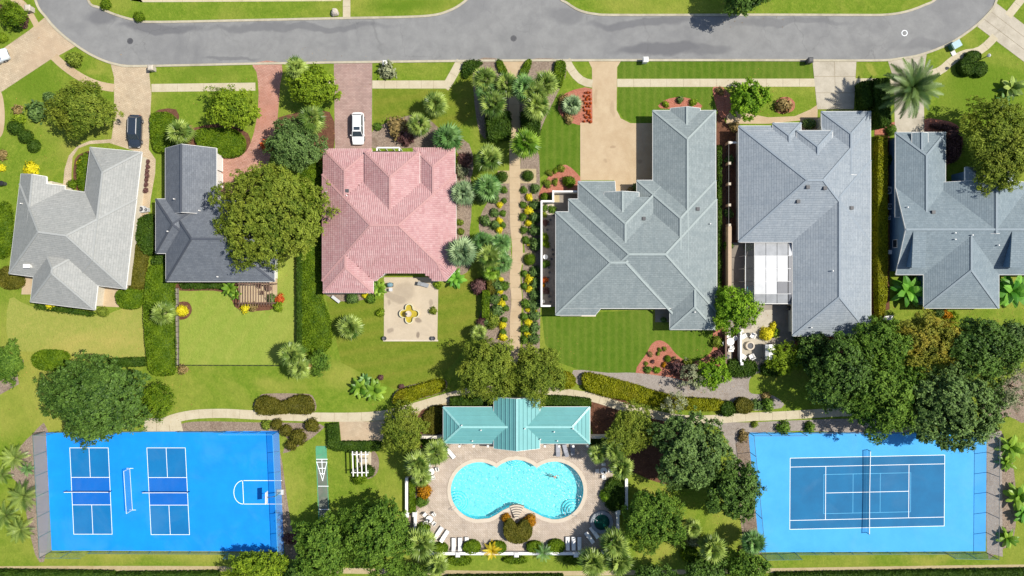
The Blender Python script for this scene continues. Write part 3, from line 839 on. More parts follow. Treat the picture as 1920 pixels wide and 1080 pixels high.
# ------------------------------------------------------------------ roofs and houses
def clip_half(poly, a, b, c):
    """keep the part of a 2D polygon where a*x + b*y + c >= 0"""
    out = []; n = len(poly)
    for i in range(n):
        p, q = poly[i], poly[(i + 1) % n]
        fp, fq = a * p[0] + b * p[1] + c, a * q[0] + b * q[1] + c
        if fp >= -1e-9: out.append(p)
        if (fp > 1e-9 and fq < -1e-9) or (fp < -1e-9 and fq > 1e-9):
            t = fp / (fp - fq)
            out.append((p[0] + (q[0] - p[0]) * t, p[1] + (q[1] - p[1]) * t))
    return out

def ccw(poly):
    n = len(poly)
    a = sum(poly[i][0] * poly[(i + 1) % n][1] - poly[(i + 1) % n][0] * poly[i][1] for i in range(n))
    return list(poly) if a > 0 else list(reversed(poly))

def subtract(poly, hole):
    """pieces of a polygon outside a convex hole"""
    hole = ccw(hole); pieces = []; rem = poly; n = len(hole)
    for i in range(n):
        (x1, y1), (x2, y2) = hole[i], hole[(i + 1) % n]
        a, b = -(y2 - y1), (x2 - x1); c = -(a * x1 + b * y1)      # inside >= 0
        out = clip_half(rem, -a, -b, -c)
        if len(out) >= 3: pieces.append(out)
        rem = clip_half(rem, a, b, c)
        if len(rem) < 3: break
    return pieces

ALLWINGS = []
class Wing:
    def __init__(s, quad, slope=.5, ez=3.0, gables=(), dz=0.0, cuts=(), over=.5, hiddengable=False):
        s.ez = ez + dz
        pts = [W(p[0], p[1], ez)[:2] for p in quad]        # px corners read at eave height
        pts = [tuple(p) for p in pts]
        n = len(pts)
        area = sum(pts[i][0] * pts[(i + 1) % n][1] - pts[(i + 1) % n][0] * pts[i][1] for i in range(n))
        gab = [i in gables for i in range(n)]              # edge i runs quad[i] -> quad[i+1]
        if area < 0:
            pts = list(reversed(pts)); gab = [gab[(n - 2 - i) % n] for i in range(n)]
        s.poly = pts; s.gab = gab; s.n = n; s.slope = slope; s.over = over
        s.pl = []
        for i in range(n):
            (x1, y1), (x2, y2) = pts[i], pts[(i + 1) % n]
            L = math.hypot(x2 - x1, y2 - y1)
            a, b = -(y2 - y1) / L, (x2 - x1) / L
            s.pl.append((a, b, -(a * x1 + b * y1)))
        s.cuts = [[tuple(W(p[0], p[1], ez)[:2]) for p in c] for c in cuts]
        s.regions = {}
        for i in range(n):
            if gab[i]: continue
            reg = pts
            for j in range(n):
                if j == i or gab[j]: continue
                a1, b1, c1 = s.pl[i]; a2, b2, c2 = s.pl[j]
                reg = clip_half(reg, a2 - a1, b2 - b1, c2 - c1)
                if len(reg) < 3: break
            if len(reg) >= 3: s.regions[i] = reg
    def d(s, i, p): a, b, c = s.pl[i]; return a * p[0] + b * p[1] + c
    def z(s, p):
        return s.ez + s.slope * max(0, min(s.d(i, p) for i in range(s.n) if not s.gab[i]))
    def has(s, p):
        return inside(p, s.poly) and not any(inside(p, c) for c in s.cuts)

def build_wing(wg, house, rmat, capmat, wallmat, gablemat=None, cap=True, first=True):
    mb = MB(); mb.uv = []
    pieces_all = []
    for i, reg in wg.regions.items():
        pcs = [reg]
        for c in wg.cuts:
            pcs = [q for p in pcs for q in subtract(p, c)]
        (x1, y1), (x2, y2) = wg.poly[i], wg.poly[(i + 1) % wg.n]
        L = math.hypot(x2 - x1, y2 - y1); ux, uy = (x2 - x1) / L, (y2 - y1) / L
        k = math.sqrt(1 + wg.slope ** 2)
        for p in pcs:
            p = ccw(p)
            if len(p) < 3: continue
            vs = [(q[0], q[1], wg.ez + wg.slope * wg.d(i, q)) for q in p]
            mb.add(vs, [tuple(range(len(p)))])
            mb.uv.append([((q[0] - x1) * ux + (q[1] - y1) * uy, wg.d(i, q) * k) for q in p])
            pieces_all.append((i, p))
    # fascia and soffit
    fz = .22
    def isb(p, q):
        """edge lies on the outside of the cut outline"""
        m = ((p[0] + q[0]) / 2, (p[1] + q[1]) / 2)
        dx, dy = q[0] - p[0], q[1] - p[1]; L = math.hypot(dx, dy)
        if L < 1e-4: return False
        o = (m[0] + dy / L * .02, m[1] - dx / L * .02)
        return not (inside(o, wg.poly) and not any(inside(o, c) for c in wg.cuts))
    fb = MB()
    for i, p in pieces_all:
        n = len(p)
        for a in range(n):
            A, B = p[a], p[(a + 1) % n]
            if isb(A, B):
                za, zb = wg.ez + wg.slope * wg.d(i, A), wg.ez + wg.slope * wg.d(i, B)
                dx, dy = B[0] - A[0], B[1] - A[1]; L = math.hypot(dx, dy)
                ox, oy = dy / L * .05, -dx / L * .05
                fb.add([(A[0], A[1], za - .005), (B[0], B[1], zb - .005), (B[0] + ox, B[1] + oy, zb - .02), (A[0] + ox, A[1] + oy, za - .02),
                        (B[0] + ox, B[1] + oy, zb - fz), (A[0] + ox, A[1] + oy, za - fz), (B[0], B[1], zb - fz), (A[0], A[1], za - fz)],
                       [(3, 2, 1, 0), (5, 4, 2, 3), (7, 6, 4, 5)])
        fb.add([(q[0], q[1], wg.ez - fz + (wg.slope * wg.d(i, q) * .9 if any(wg.gab) else 0)) for q in p], [tuple(reversed(range(n)))])
    roof = obj('roof', mb, rmat, house)
    obj('gutter', fb, M['white'], house)
    # walls under the roof
    ov = wg.over
    wl = MB()
    inner = wg.poly
    for a, b, c in wg.pl: inner = clip_half(inner, a, b, c - ov)
    pcs = [inner]
    for c in wg.cuts:
        cx = sum(p[0] for p in c) / len(c); cy = sum(p[1] for p in c) / len(c)
        big = [(cx + (p[0] - cx) * 1.06, cy + (p[1] - cy) * 1.06) for p in c]
        pcs = [q for p in pcs for q in subtract(p, big)]
    for p in pcs:
        if len(p) >= 3: wl.prism(p, 0, wg.ez - .1)
    obj('wall', wl, wallmat, house)
    # gable walls
    for i in range(wg.n):
        if not wg.gab[i]: continue
        (x1, y1), (x2, y2) = wg.poly[i], wg.poly[(i + 1) % wg.n]
        a, b, c = wg.pl[i]
        inset = min(ov, .45)
        prof = []
        for t in np.linspace(0, 1, 21):
            q = (x1 + (x2 - x1) * t + a * inset, y1 + (y2 - y1) * t + b * inset)
            if any(inside(q, cc) for cc in wg.cuts): continue
            prof.append((q[0], q[1], wg.z(q) - .06))
        if len(prof) < 3: continue
        g = MB()
        n = len(prof)
        g.add([(p[0], p[1], wg.ez - .3) for p in prof] + prof, [(k, k + 1, n + k + 1, n + k) for k in range(n - 1)])
        obj('gable', g, gablemat or wallmat, house)
    # hips and ridges
    if cap:
        done = set()
        for i, p in wg.regions.items():
            n = len(p)
            for e in range(n):
                A, B = p[e], p[(e + 1) % n]
                m = ((A[0] + B[0]) / 2, (A[1] + B[1]) / 2)
                if math.hypot(A[0] - B[0], A[1] - B[1]) < .4: continue
                for j in wg.regions:
                    if j == i or (min(i, j), max(i, j)) in done: continue
                    if abs(wg.d(i, m) - wg.d(j, m)) < 1e-3 and wg.d(i, m) > .1:
                        done.add((min(i, j), max(i, j)))
                        qa = Vector((A[0], A[1], wg.ez + wg.slope * wg.d(i, A) + .02)); qb = Vector((B[0], B[1], wg.ez + wg.slope * wg.d(i, B) + .02))
                        obj('ridge_cap', MB().beam(qa, qb, .30, .16 if capmat is M['cap3'] else .07), capmat, roof)
    return roof

def rect(x0, y0, x1, y1): return [(x0, y0), (x1, y0), (x1, y1), (x0, y1)]     # edges: 0 north, 1 east, 2 south, 3 west

def house(name, label, cx, cy, wings, rmat, capmat, wallmat, gablemat=None, cap=True):
    h = thing(name, label, 'house', W(cx, cy))
    wl = []
    for kw in wings:
        q = kw.pop('q')
        wl.append(Wing(q, **kw))
    roofs = [build_wing(w, h, rmat, capmat, wallmat, gablemat, cap) for w in wl]
    return h, wl, roofs

def roof_z(wl, p): return max([w.z(p) for w in wl if w.has(p)] or [3.0])

def on_roof(h, wl, roof, px, py, kind):
    """vent or pipe standing on the roof at a picture pixel"""
    z = 5.0
    for _ in range(6):
        w = W(px, py, z); z = roof_z(wl, (w.x, w.y))
    w = W(px, py, z)
    if kind == 'pipe':
        mb = MB().lathe(w.x, w.y, [(.09, z - .2), (.09, z + .45), (.06, z + .46)], 8); m = M['white']
        obj('vent_pipe', mb, m, h)
    elif kind == 'dark':
        mb = MB().box(w.x, w.y, z - .25, .5, .5, .55); obj('roof_vent', mb, M['darkgrey'], h)
    elif kind == 'turbine':
        mb = MB().lathe(w.x, w.y, [(.14, z - .3), (.14, z + .25), (.3, z + .3), (.36, z + .5), (.2, z + .7)], 10); obj('roof_vent', mb, M['lightgrey'], h)
    elif kind == 'chimney':
        mb = MB().box(w.x, w.y, z - .6, .8, .45, 1.2); mb.box(w.x, w.y, z + .6, .95, .6, .1); obj('chimney', mb, M['white'], h)

S1 = .72
h1, w1, r1 = house('house', 'pale grey hip roofed house standing askew in the western corner', 140, 430, [
    dict(q=[(169, 276), (266, 285), (236, 542), (139, 530)], slope=S1),
    dict(q=[(37, 344), (256, 373), (235.5, 541.5), (17, 513)], slope=S1, dz=.012),
    dict(q=[(39, 326), (123, 337), (112, 440), (30, 428)], slope=S1, gables=(0, 2), dz=.006, cuts=[[(98, 315), (135, 315), (135, 349), (98, 347)]]),
    dict(q=[(72, 437), (193, 452), (178, 581), (57, 566)], slope=S1, dz=.02),
], M['roof1'], M['cap1'], M['cream'])
on_roof(h1, w1, r1, 55, 499, 'chimney'); on_roof(h1, w1, r1, 42, 382, 'pipe')
S2 = .85
h2, w2, r2 = house('house', 'dark slate grey house half hidden by the big olive green tree', 400, 420, [
    dict(q=rect(310, 278, 406, 402), slope=S2, gables=(0, 2)),
    dict(q=rect(292, 373, 394, 475), slope=S2, dz=.02),
    dict(q=rect(311, 376, 515, 528), slope=S2, dz=.01),
], M['roof2'], M['cap2'], M['white'])
on_roof(h2, w2, r2, 316, 434, 'pipe'); on_roof(h2, w2, r2, 409, 519, 'pipe'); on_roof(h2, w2, r2, 328, 373.5, 'pipe'); on_roof(h2, w2, r2, 375, 395, 'pipe')
S3 = .5
h3, w3, r3 = house('house', 'square house with a pink tiled roof in the middle of the row', 730, 420, [
    dict(q=[(604, 327), (855, 327), (855, 505), (836, 526.5), (604, 526.5)], slope=S3,
         cuts=[[(705, 526.4), (725, 511), (795, 511), (812, 526.4), (812, 545), (705, 545)]]),
    dict(q=rect(606, 279, 697, 385), slope=S3, gables=(2,), dz=.01),
    dict(q=rect(686, 287, 788, 410), slope=S3, gables=(2,), dz=.80),
    dict(q=rect(775, 277, 853, 375), slope=S3, gables=(2,), dz=.02),
    dict(q=rect(606, 470, 700, 549), slope=S3, gables=(0,), dz=.02),
], M['under3'], M['cap3'], M['stucco'])
S4 = .45
h4, w4, r4 = house('house', 'large green grey house with many hips beside the garden walk', 1200, 430, [
    dict(q=rect(1224, 207, 1342, 505), slope=S4, gables=(2,)),
    dict(q=rect(1256, 480, 1341, 618), slope=S4, gables=(0,), dz=.01),
    dict(q=rect(1042, 397, 1264, 591), slope=S4, dz=.015, cuts=[[(1116, 605), (1116, 591), (1126, 578), (1275, 578), (1275, 605)]]),
    dict(q=rect(1066, 373, 1344, 585), slope=S4, dz=.02, cuts=[[(1110, 600), (1119, 578.4), (1258, 578.4), (1258, 600)]]),
    dict(q=rect(1084, 340, 1250, 475), slope=S4, gables=(2,), dz=.025, cuts=[[(1153, 330), (1193, 330), (1193, 362), (1153, 362)], [(1193, 330), (1260, 330), (1260, 371), (1193, 371)]]),
    dict(q=rect(1131, 362, 1196, 420), slope=S4, gables=(0, 2), dz=1.0),
    dict(q=rect(1194, 338, 1342.5, 470), slope=S4, gables=(2,), dz=.03),
    dict(q=rect(1257, 203, 1313, 240), slope=S4, gables=(0, 2), dz=.04),
], M['roof4'], M['cap4'], M['cream'])
for a in ((1331, 420, 'pipe'), (1302, 585, 'pipe'), (1207, 410, 'dark'), (1308, 392, 'dark')): on_roof(h4, w4, r4, *a)
S5 = .45
h5, w5, r5 = house('house', 'long blue grey house with a white screened pool room', 1520, 420, [
    dict(q=rect(1385, 236, 1632, 454), slope=S5, cuts=[[(1500, 225), (1540, 225), (1540, 247), (1500, 247)]]),
    dict(q=rect(1486, 300, 1633, 630), slope=S5, dz=.012),
    dict(q=rect(1540, 209, 1632.5, 330), slope=S5, gables=(2,), dz=.02),
    dict(q=rect(1490, 247, 1556, 322), slope=S5, gables=(2,), dz=.9),
    dict(q=rect(1448, 231, 1501, 292), slope=S5, gables=(2,), dz=.25),
], M['roof5'], M['cap5'], M['stucco'])
for a in ((1514, 351, 'dark'), (1546, 353, 'dark'), (1496, 378, 'dark'), (1596, 390, 'dark'), (1560, 508, 'pipe'), (1520, 614, 'pipe')): on_roof(h5, w5, r5, *a)
S6 = .43
h6, w6, r6 = house('house', 'teal grey house with blue gable walls at the eastern edge', 1790, 430, [
    dict(q=rect(1680, 351, 1990, 515), slope=S6, gables=(3,), over=.6),
    dict(q=rect(1679, 248, 1773, 407), slope=S6, gables=(2,), dz=.01, over=.6),
    dict(q=rect(1762, 342, 1928, 440), slope=S6, gables=(0, 2), dz=.015),
    dict(q=rect(1800, 316, 1890, 400), slope=S6, gables=(2,), dz=1.3),
    dict(q=rect(1732, 440, 1873, 578), slope=S6, gables=(0,), dz=.02),
    dict(q=rect(1705, 251, 1735, 285), slope=S6, gables=(0, 2), dz=.75),
], M['roof6'], M['cap6'], M['bluewall'])
for a in ((1700, 389, 'pipe'), (1749, 398, 'dark'), (1789, 437, 'pipe'), (1789, 449, 'pipe'), (1821, 441, 'pipe'), (1870, 460, 'pipe')): on_roof(h6, w6, r6, *a)
# two flat topped dormers on the south slope
for x0, x1 in ((1714, 1736), (1899, 1925)):
    zt = w6[0].z(W(x0 + 4, 433, 5.7)[:2])
    a, b = W(x0, 434, zt), W(x1, 434, zt); c, d = W(x1, 500, zt), W(x0, 500, zt)
    mb = MB()
    mb.add([(a.x, a.y, zt - .3), (d.x, d.y, zt - 2.6), (c.x, c.y, zt - 2.6), (b.x, b.y, zt - .3), (a.x, a.y, zt), (d.x, d.y, zt - .42), (c.x, c.y, zt - .42), (b.x, b.y, zt)],
           [(0, 4, 5, 1), (1, 5, 6, 2), (2, 6, 7, 3), (3, 7, 4, 0)])
    dm = obj('dormer', mb, M['bluewall'], h6)
    rb = MB(); rb.uv = []
    o = .12
    rb.add([(a.x - o, a.y, zt + .02), (d.x - o, d.y - o, zt - .42), (c.x + o, c.y - o, zt - .42), (b.x + o, b.y, zt + .02),
            (a.x - o, a.y, zt - .1), (d.x - o, d.y - o, zt - .54), (c.x + o, c.y - o, zt - .54), (b.x + o, b.y, zt - .1)],
           [(0, 1, 2, 3), (4, 7, 6, 5), (0, 4, 5, 1), (1, 5, 6, 2), (2, 6, 7, 3)])
    rb.uv = [[(0, 5), (0, 0), (2, 0), (2, 5)]] + [[(0, 0), (0, .1), (1, .1), (1, 0)]] * 4
    obj('dormer_roof', rb, M['roof6'], dm)

# the pink roof's tiles, each a half round with its own tone (about 3 px each: one part)
def tiles(h, wl):
    rng = random.Random(5)
    tw, tl = .30, .42
    k = math.sqrt(1 + S3 ** 2)
    mb = MB(); mb.rnd = []
    for w in wl:
        for i, reg in w.regions.items():
            (x1, y1), (x2, y2) = w.poly[i], w.poly[(i + 1) % w.n]
            L = math.hypot(x2 - x1, y2 - y1); ux, uy = (x2 - x1) / L, (y2 - y1) / L
            a, b, c = w.pl[i]
            dmax = max(w.d(i, p) for p in reg)
            for r in range(int(dmax * k / tl) + 1):
                v = (r + .5) * tl / k
                row = rng.random()
                for q in range(int(L / tw) + 1):
                    u = (q + .5) * tw
                    p = (x1 + ux * u + a * v, y1 + uy * u + b * v)
                    if not inside(p, reg) or any(inside(p, cc) for cc in w.cuts): continue
                    zp = w.z(p)
                    if any(o is not w and o.has(p) and o.z(p) > zp + .05 for o in wl): continue
                    t = .3 + .3 * rng.random() + .1 * row + .1 * rng.random()
                    base = len(mb.v)
                    for vv, lift in ((v - tl / k * .56, .055), (v + tl / k * .5, .0)):
                        for du, dzz in ((-.5, .012), (-.2, .075), (.2, .075), (.5, .012)):
                            uu = u + du * tw
                            mb.v.append((x1 + ux * uu + a * vv, y1 + uy * uu + b * vv, w.ez + w.slope * vv + dzz + lift))
                    for e in range(3): mb.f.append((base + e, base + e + 1, base + 5 + e, base + 4 + e)); mb.rnd.append(t)
                    mb.v += [(mb.v[base][0], mb.v[base][1], mb.v[base][2] - .06), (mb.v[base + 3][0], mb.v[base + 3][1], mb.v[base + 3][2] - .06)]
                    n = len(mb.v)
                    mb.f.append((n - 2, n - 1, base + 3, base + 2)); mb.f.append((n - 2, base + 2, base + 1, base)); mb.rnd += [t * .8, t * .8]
    o = obj('roof_tiles', mb, M['roof3'], h, kind='stuff')
    return o
tiles(h3, w3)
on_roof(h3, w3, r3, 613, 360, 'pipe'); on_roof(h3, w3, r3, 651, 367, 'pipe'); on_roof(h3, w3, r3, 651, 358, 'dark')

# teal pool house: hipped wing with a gable across it, ribs parallel to the eaves
ph = thing('pool_house', 'teal metal roofed pool house at the head of the pool', 'pool house', W(968, 800))
wp = [Wing(rect(831, 763, 1106, 832), slope=.5, ez=3.2), Wing(rect(926, 744, 1012, 840), slope=.52, ez=3.2, gables=(0, 2), dz=.35)]
for w in wp:
    rf = build_wing(w, ph, M['teal_roof'], M['teal_cap'], M['cream'])
    for i, reg in w.regions.items():
        a, b, c = w.pl[i]
        dmax = max(w.d(i, p) for p in reg)
        r = 1
        while r * .62 < dmax - .1:
            v = r * .62; r += 1
            seg = []
            n = len(reg)
            for e in range(n):
                p, q = reg[e], reg[(e + 1) % n]
                fp, fq = w.d(i, p) - v, w.d(i, q) - v
                if (fp > 0) != (fq > 0):
                    t = fp / (fp - fq); seg.append((p[0] + (q[0] - p[0]) * t, p[1] + (q[1] - p[1]) * t))
            if len(seg) == 2 and math.hypot(seg[0][0] - seg[1][0], seg[0][1] - seg[1][1]) > .5:
                z = w.ez + w.slope * v
                obj('roof_rib', MB().beam((*seg[0], z + .03), (*seg[1], z + .03), .07, .11), M['teal_roof'], rf)
for px, py in ((866, 797), (984, 803), (1074, 803), (902, 806), (886, 826), (1039, 809), (1045, 826), (1013, 823)):
    on_roof(ph, wp, None, px, py, 'pipe')
for sx in (-1, 1):
    for k in range(4):
        p = W(960 + 8 + sx * (52 + k * 26), 836, 0)
        obj('column', MB().box(p.x, W(0, 829).y, 0, .3, .3, 3.05), M['white'], ph)

# windows, doors and side entries that show on walls facing the drone
def window(h, px, py, z, wdt, hgt, face, depth=.08, door=False, mat=None):
    """face: direction the wall looks ('e', 'w', 'n', 's'); px, py = wall line on the ground"""
    p = W(px, py, 0)
    rz = {'e': 0, 'w': math.pi, 'n': math.pi / 2, 's': -math.pi / 2}[face]
    c, s = math.cos(rz), math.sin(rz)
    def B(x, y, z0, sx, sy, sz):
        return (p.x + x * c - y * s, p.y + x * s + y * c, z0, sx if abs(c) > .5 else sy, sy if abs(c) > .5 else sx, sz)
    fr = MB()
    for y, z0, sy, sz in ((-wdt / 2, z, .1, hgt), (wdt / 2, z, .1, hgt), (0, z - .05, wdt + .1, .1), (0, z + hgt - .05, wdt + .1, .1)):
        fr.box(*B(.03, y, z0, depth, sy, sz))
    f = obj('door' if door else 'window', fr, M['white'], h)
    obj('door_panel' if door else 'pane', MB().box(*B(.01, 0, z, .05, wdt, hgt)), mat or (M['white'] if door else M['glass']), f)
for y in (308, 340): window(h2, 417.5, y, .05, 2.3, 2.2, 'e', door=True)
for y in (500, 518): window(h2, 518.3, y, .9, 1.1, 1.2, 'e')
for y in (387, 458): window(h6, 1668.7, y, .9, 1.2, 1.3, 'w')
window(h6, 1668.7, 300, .9, 1.2, 1.2, 'w')
window(h1, 249.6, 450, .05, 1.0, 2.1, 'e', door=True)

# ------------------------------------------------------------------ sports courts
def line(parent, a, b, w, mat, z=.024, name='court_line', dz=0):
    p, q = W(*a), W(*b)
    d = (q - p); L = d.length; d.normalize(); n = Vector((-d.y, d.x, 0)) * w / 2
    e = d * w / 2
    vs = [p - e + n, p - e - n, q + e - n, q + e + n]
    z += dz
    return obj(name, MB().add([(v.x, v.y, z) for v in vs], [(0, 1, 2, 3)]), mat, parent)

def quadsheet(name, pts, z, mat, parent): return sheet(name, pts, z, mat, structure=False, parent=parent)

lc = sheet('sports_court', [(86, 811), (523, 808), (532.5, 1034), (97, 1032)], .014, M['court_blue'])
def pickle(cs, net_y):
    tl, tr, br, bl = [Vector(c) for c in cs]
    def P(u, v):
        q = tl.lerp(tr, u).lerp(bl.lerp(br, u), v); return (q.x, q.y)
    k0, k1 = .342, .660
    quadsheet('court_field', [P(0, 0), P(1, 0), P(1, k0), P(0, k0)], .018, M['court_deep'], lc)
    quadsheet('court_field', [P(0, k1), P(1, k1), P(1, 1), P(0, 1)], .018, M['court_deep'], lc)
    quadsheet('court_field', [P(0, k0), P(1, k0), P(1, k1), P(0, k1)], .018, M['court_kitchen'], lc)
    w = .075
    for a, b in ((P(0, 0), P(1, 0)), (P(0, 1), P(1, 1)), (P(0, k0), P(1, k0)), (P(0, k1), P(1, k1))): line(lc, a, b, w, M['line_white'], .022)
    for a, b in ((P(0, 0), P(0, 1)), (P(1, 0), P(1, 1)), (P(.5, 0), P(.5, k0)), (P(.5, k1), P(.5, 1))): line(lc, a, b, w, M['line_white'], .026)
pickle([(131, 839.7), (203, 839.7), (210.5, 1001.5), (138.5, 1001.5)], 922)
pickle([(275.5, 839.7), (347.5, 839.7), (355.5, 1002.3), (283.5, 1002.3)], 923)
# basketball key
for a, b in (((455, 901), (528, 901)), ((457, 945), (529, 945)), ((455, 901), (457, 945))): line(lc, a, b, .09, M['line_white'], .022)
kp = [(456 - 17.5 * math.sin(t * math.pi / 14), 923 - 22 * math.cos(t * math.pi / 14)) for t in range(15)]
for i in range(14): line(lc, kp[i], kp[i + 1], .09, M['line_white'], .022 + .0004 * (i % 2))

def net(name, label, a, b, h, mat, tape=True, postmat=None, cat='net', posts=True, sag=.06):
    p, q = W(*a), W(*b)
    t = thing(name, label, cat, (p + q) / 2)
    mid = (p + q) / 2
    pts = [p, p.lerp(q, .25), mid, p.lerp(q, .75), q]
    hs = [h, h - sag * .6, h - sag, h - sag * .6, h]
    mb = MB()
    mb.add([(v.x, v.y, .08) for v in pts] + [(v.x, v.y, hh) for v, hh in zip(pts, hs)], [(i, i + 1, 6 + i, 5 + i) for i in range(4)])
    obj('netting', mb, mat, t)
    if tape:
        tb = MB()
        for i in range(4): tb.beam((pts[i].x, pts[i].y, hs[i]), (pts[i + 1].x, pts[i + 1].y, hs[i + 1]), .07, .1)
        obj('net_tape', tb, M['line_white'], t)
    for v in (p, q):
        obj('post', MB().lathe(v.x, v.y, [(.05, 0), (.05, h + .06), (.02, h + .08)], 8), postmat or M['post_dark'], t)
    return t
net('pickleball_net', 'low net across the western of the two pickleball courts', (126, 920), (210, 920), .9, M['netting_dark'])
net('pickleball_net', 'low net across the eastern of the two pickleball courts', (272, 921), (356, 921), .9, M['netting_dark'])
# free standing white framed rebound net between the two courts
t = thing('practice_net', 'tall narrow white framed net standing between the pickleball courts', 'practice net', W(243, 917))
a, b = W(244, 878), W(249, 956)
for v in (a, b):
    obj('post', MB().tube([(v.x, v.y, 0), (v.x, v.y, 1.9)], .035), M['line_white'], t)
    obj('foot', MB().beam((v.x - .5, v.y, .04), (v.x + .5, v.y, .04), .07, .06), M['line_white'], t)
obj('top_rail', MB().beam((a.x, a.y, 1.9), (b.x, b.y, 1.9), .045, .05), M['line_white'], t)
obj('bottom_rail', MB().beam((a.x, a.y, .12), (b.x, b.y, .12), .045, .05), M['line_white'], t)
obj('netting', MB().add([(a.x, a.y, .12), (b.x, b.y, .12), (b.x, b.y, 1.9), (a.x, a.y, 1.9)], [(0, 1, 2, 3)]), M['fence_wire'], t)
# basketball stand at the eastern edge
hb = W(525, 922)
t = thing('basketball_hoop', 'basketball stand with white backboard at the edge of the blue court', 'basketball hoop', hb)
obj('base', MB().box(hb.x + .1, hb.y, 0, 1.0, .8, .3), M['lightgrey'], t)
obj('pole', MB().tube([(hb.x + .2, hb.y, .2), (hb.x, hb.y, 2.6), (hb.x - .9, hb.y, 3.1)], .08), M['darkgrey'], t)
bb = obj('backboard', MB().box(hb.x - 1.0, hb.y, 2.75, .06, 1.8, 1.05), M['white'], t)
rm = MB()
ring = [(hb.x - 1.3 + .23 * math.cos(i * .524), hb.y + .23 * math.sin(i * .524), 3.05) for i in range(13)]
rm.tube(ring, .02, 5)
obj('rim', rm, mat_plain('rim_orange', (.6, .12, .02, 1), .5), t)
obj('rim_net', MB().lathe(hb.x - 1.3, hb.y, [(.14, 2.65), (.22, 3.04)], 8), M['fence_wire'], t)

rc = sheet('tennis_court', [(1403, 811), (1850, 811), (1848, 1033.5), (1424, 1035.5)], .014, M['court_sky'])
TL, TR, BR, BL = Vector((1481.5, 859)), Vector((1771.2, 853)), Vector((1770.2, 986)), Vector((1480.7, 992.5))
def TP(u, v):
    q = TL.lerp(TR, u).lerp(BL.lerp(BR, u), v); return (q.x, q.y)
quadsheet('court_field', [TP(0, 0), TP(1, 0), TP(1, 1), TP(0, 1)], .018, M['court_teal'], rc)
s0, s1 = .125, .875; u0, u1 = .5 - 6.4 / 23.77, .5 + 6.4 / 23.77
for v in (0, 1, s0, s1): line(rc, TP(0, v), TP(1, v), .075, M['line_white'], .026)
for u in (0, 1): line(rc, TP(u, 0), TP(u, 1), .075, M['line_white'], .030)
for u in (u0, u1): line(rc, TP(u, s0), TP(u, s1), .075, M['line_white'], .030)
line(rc, TP(u0, .5), TP(u1, .5), .075, M['line_white'], .026)
for v in (.24, .79): line(rc, TP(u0 - .012, v), TP(u1 + .012, v), .06, M['line_blue'], .022)
for u in (.408, .584, u0 - .012, u1 + .012): line(rc, TP(u, .24), TP(u, .79), .06, M['line_blue'], .024)
net('tennis_net', 'long dark net with white tape across the tennis court', (1626, 843), (1624, 998), 1.05, M['netting'], sag=.12)

def fence_run(parent, a, b, h, mat, post=M['post_green'], bay=36, rail=.05, endpost=True, kick=None):
    """posts, rails and mesh panels from base point a to base point b (picture pixels on the ground)"""
    A, B = Vector(a), Vector(b)
    n = max(1, round((B - A).length / bay))
    pts = [W(*A.lerp(B, i / n)) for i in range(n + 1)]
    for i, p in enumerate(pts if endpost else pts[:-1]):
        obj('post', MB().tube([(p.x, p.y, 0), (p.x, p.y, h + .04)], .045, 6), post, parent)
    obj('top_rail', MB().beam((*pts[0][:2], h), (*pts[-1][:2], h), rail, rail), post, parent)
    for i in range(n):
        p, q = pts[i], pts[i + 1]
        obj('mesh_panel', MB().add([(p.x, p.y, .05), (q.x, q.y, .05), (q.x, q.y, h - .03), (p.x, p.y, h - .03)], [(0, 1, 2, 3)]), mat, parent)
t = thing('court_fence', 'tall mesh fence round the pickleball and basketball court', 'fence', W(310, 920))
M['grey_screen'] = mat_mesh('grey_screen', C(200, 194, 186), .55)
fence_run(t, (85, 809), (97, 1033), 3.0, M['grey_screen'])
fence_run(t, (97, 1033), (172, 1033.5), 3.0, M['fence_wire'], endpost=False)
fence_run(t, (172, 1033.5), (432, 1034.5), 1.1, M['wind_screen'], endpost=False)
fence_run(t, (432, 1034.5), (532, 1036), 3.0, M['fence_wire'])
fence_run(t, (523, 808), (532.5, 1036), 3.0, M['pale_screen'], post=M['line_blue'])
fence_run(t, (85, 809), (110, 809), 3.0, M['fence_wire'])
fence_run(t, (110, 809), (270, 808), 1.1, M['fence_wire'])
fence_run(t, (338, 808), (425, 808), 1.1, M['wind_screen'])
fence_run(t, (425, 808), (523, 808), 3.0, M['fence_wire'], post=M['line_blue'])
t = thing('court_fence', 'tall mesh fence round the tennis court', 'fence', W(1630, 920))
fence_run(t, (1851, 810), (1849, 1036), 3.0, M['fence_wire'], post=M['post_dark'])
fence_run(t, (1770, 1034.5), (1849, 1036), 3.0, M['wind_screen'])
fence_run(t, (1490, 1035.5), (1770, 1034.5), 1.1, M['wind_screen'])
fence_run(t, (1424, 1037), (1490, 1036), 3.0, M['wind_screen'])
fence_run(t, (1402, 810), (1424, 1037), 3.0, M['fence_wire'], post=M['post_dark'])
fence_run(t, (1402, 810), (1500, 810), 3.0, M['fence_wire'], post=M['post_dark'])
fence_run(t, (1500, 810), (1770, 810), 1.1, M['fence_wire'], post=M['post_dark'])
fence_run(t, (1770, 810), (1851, 810), 3.0, M['fence_wire'], post=M['post_dark'])

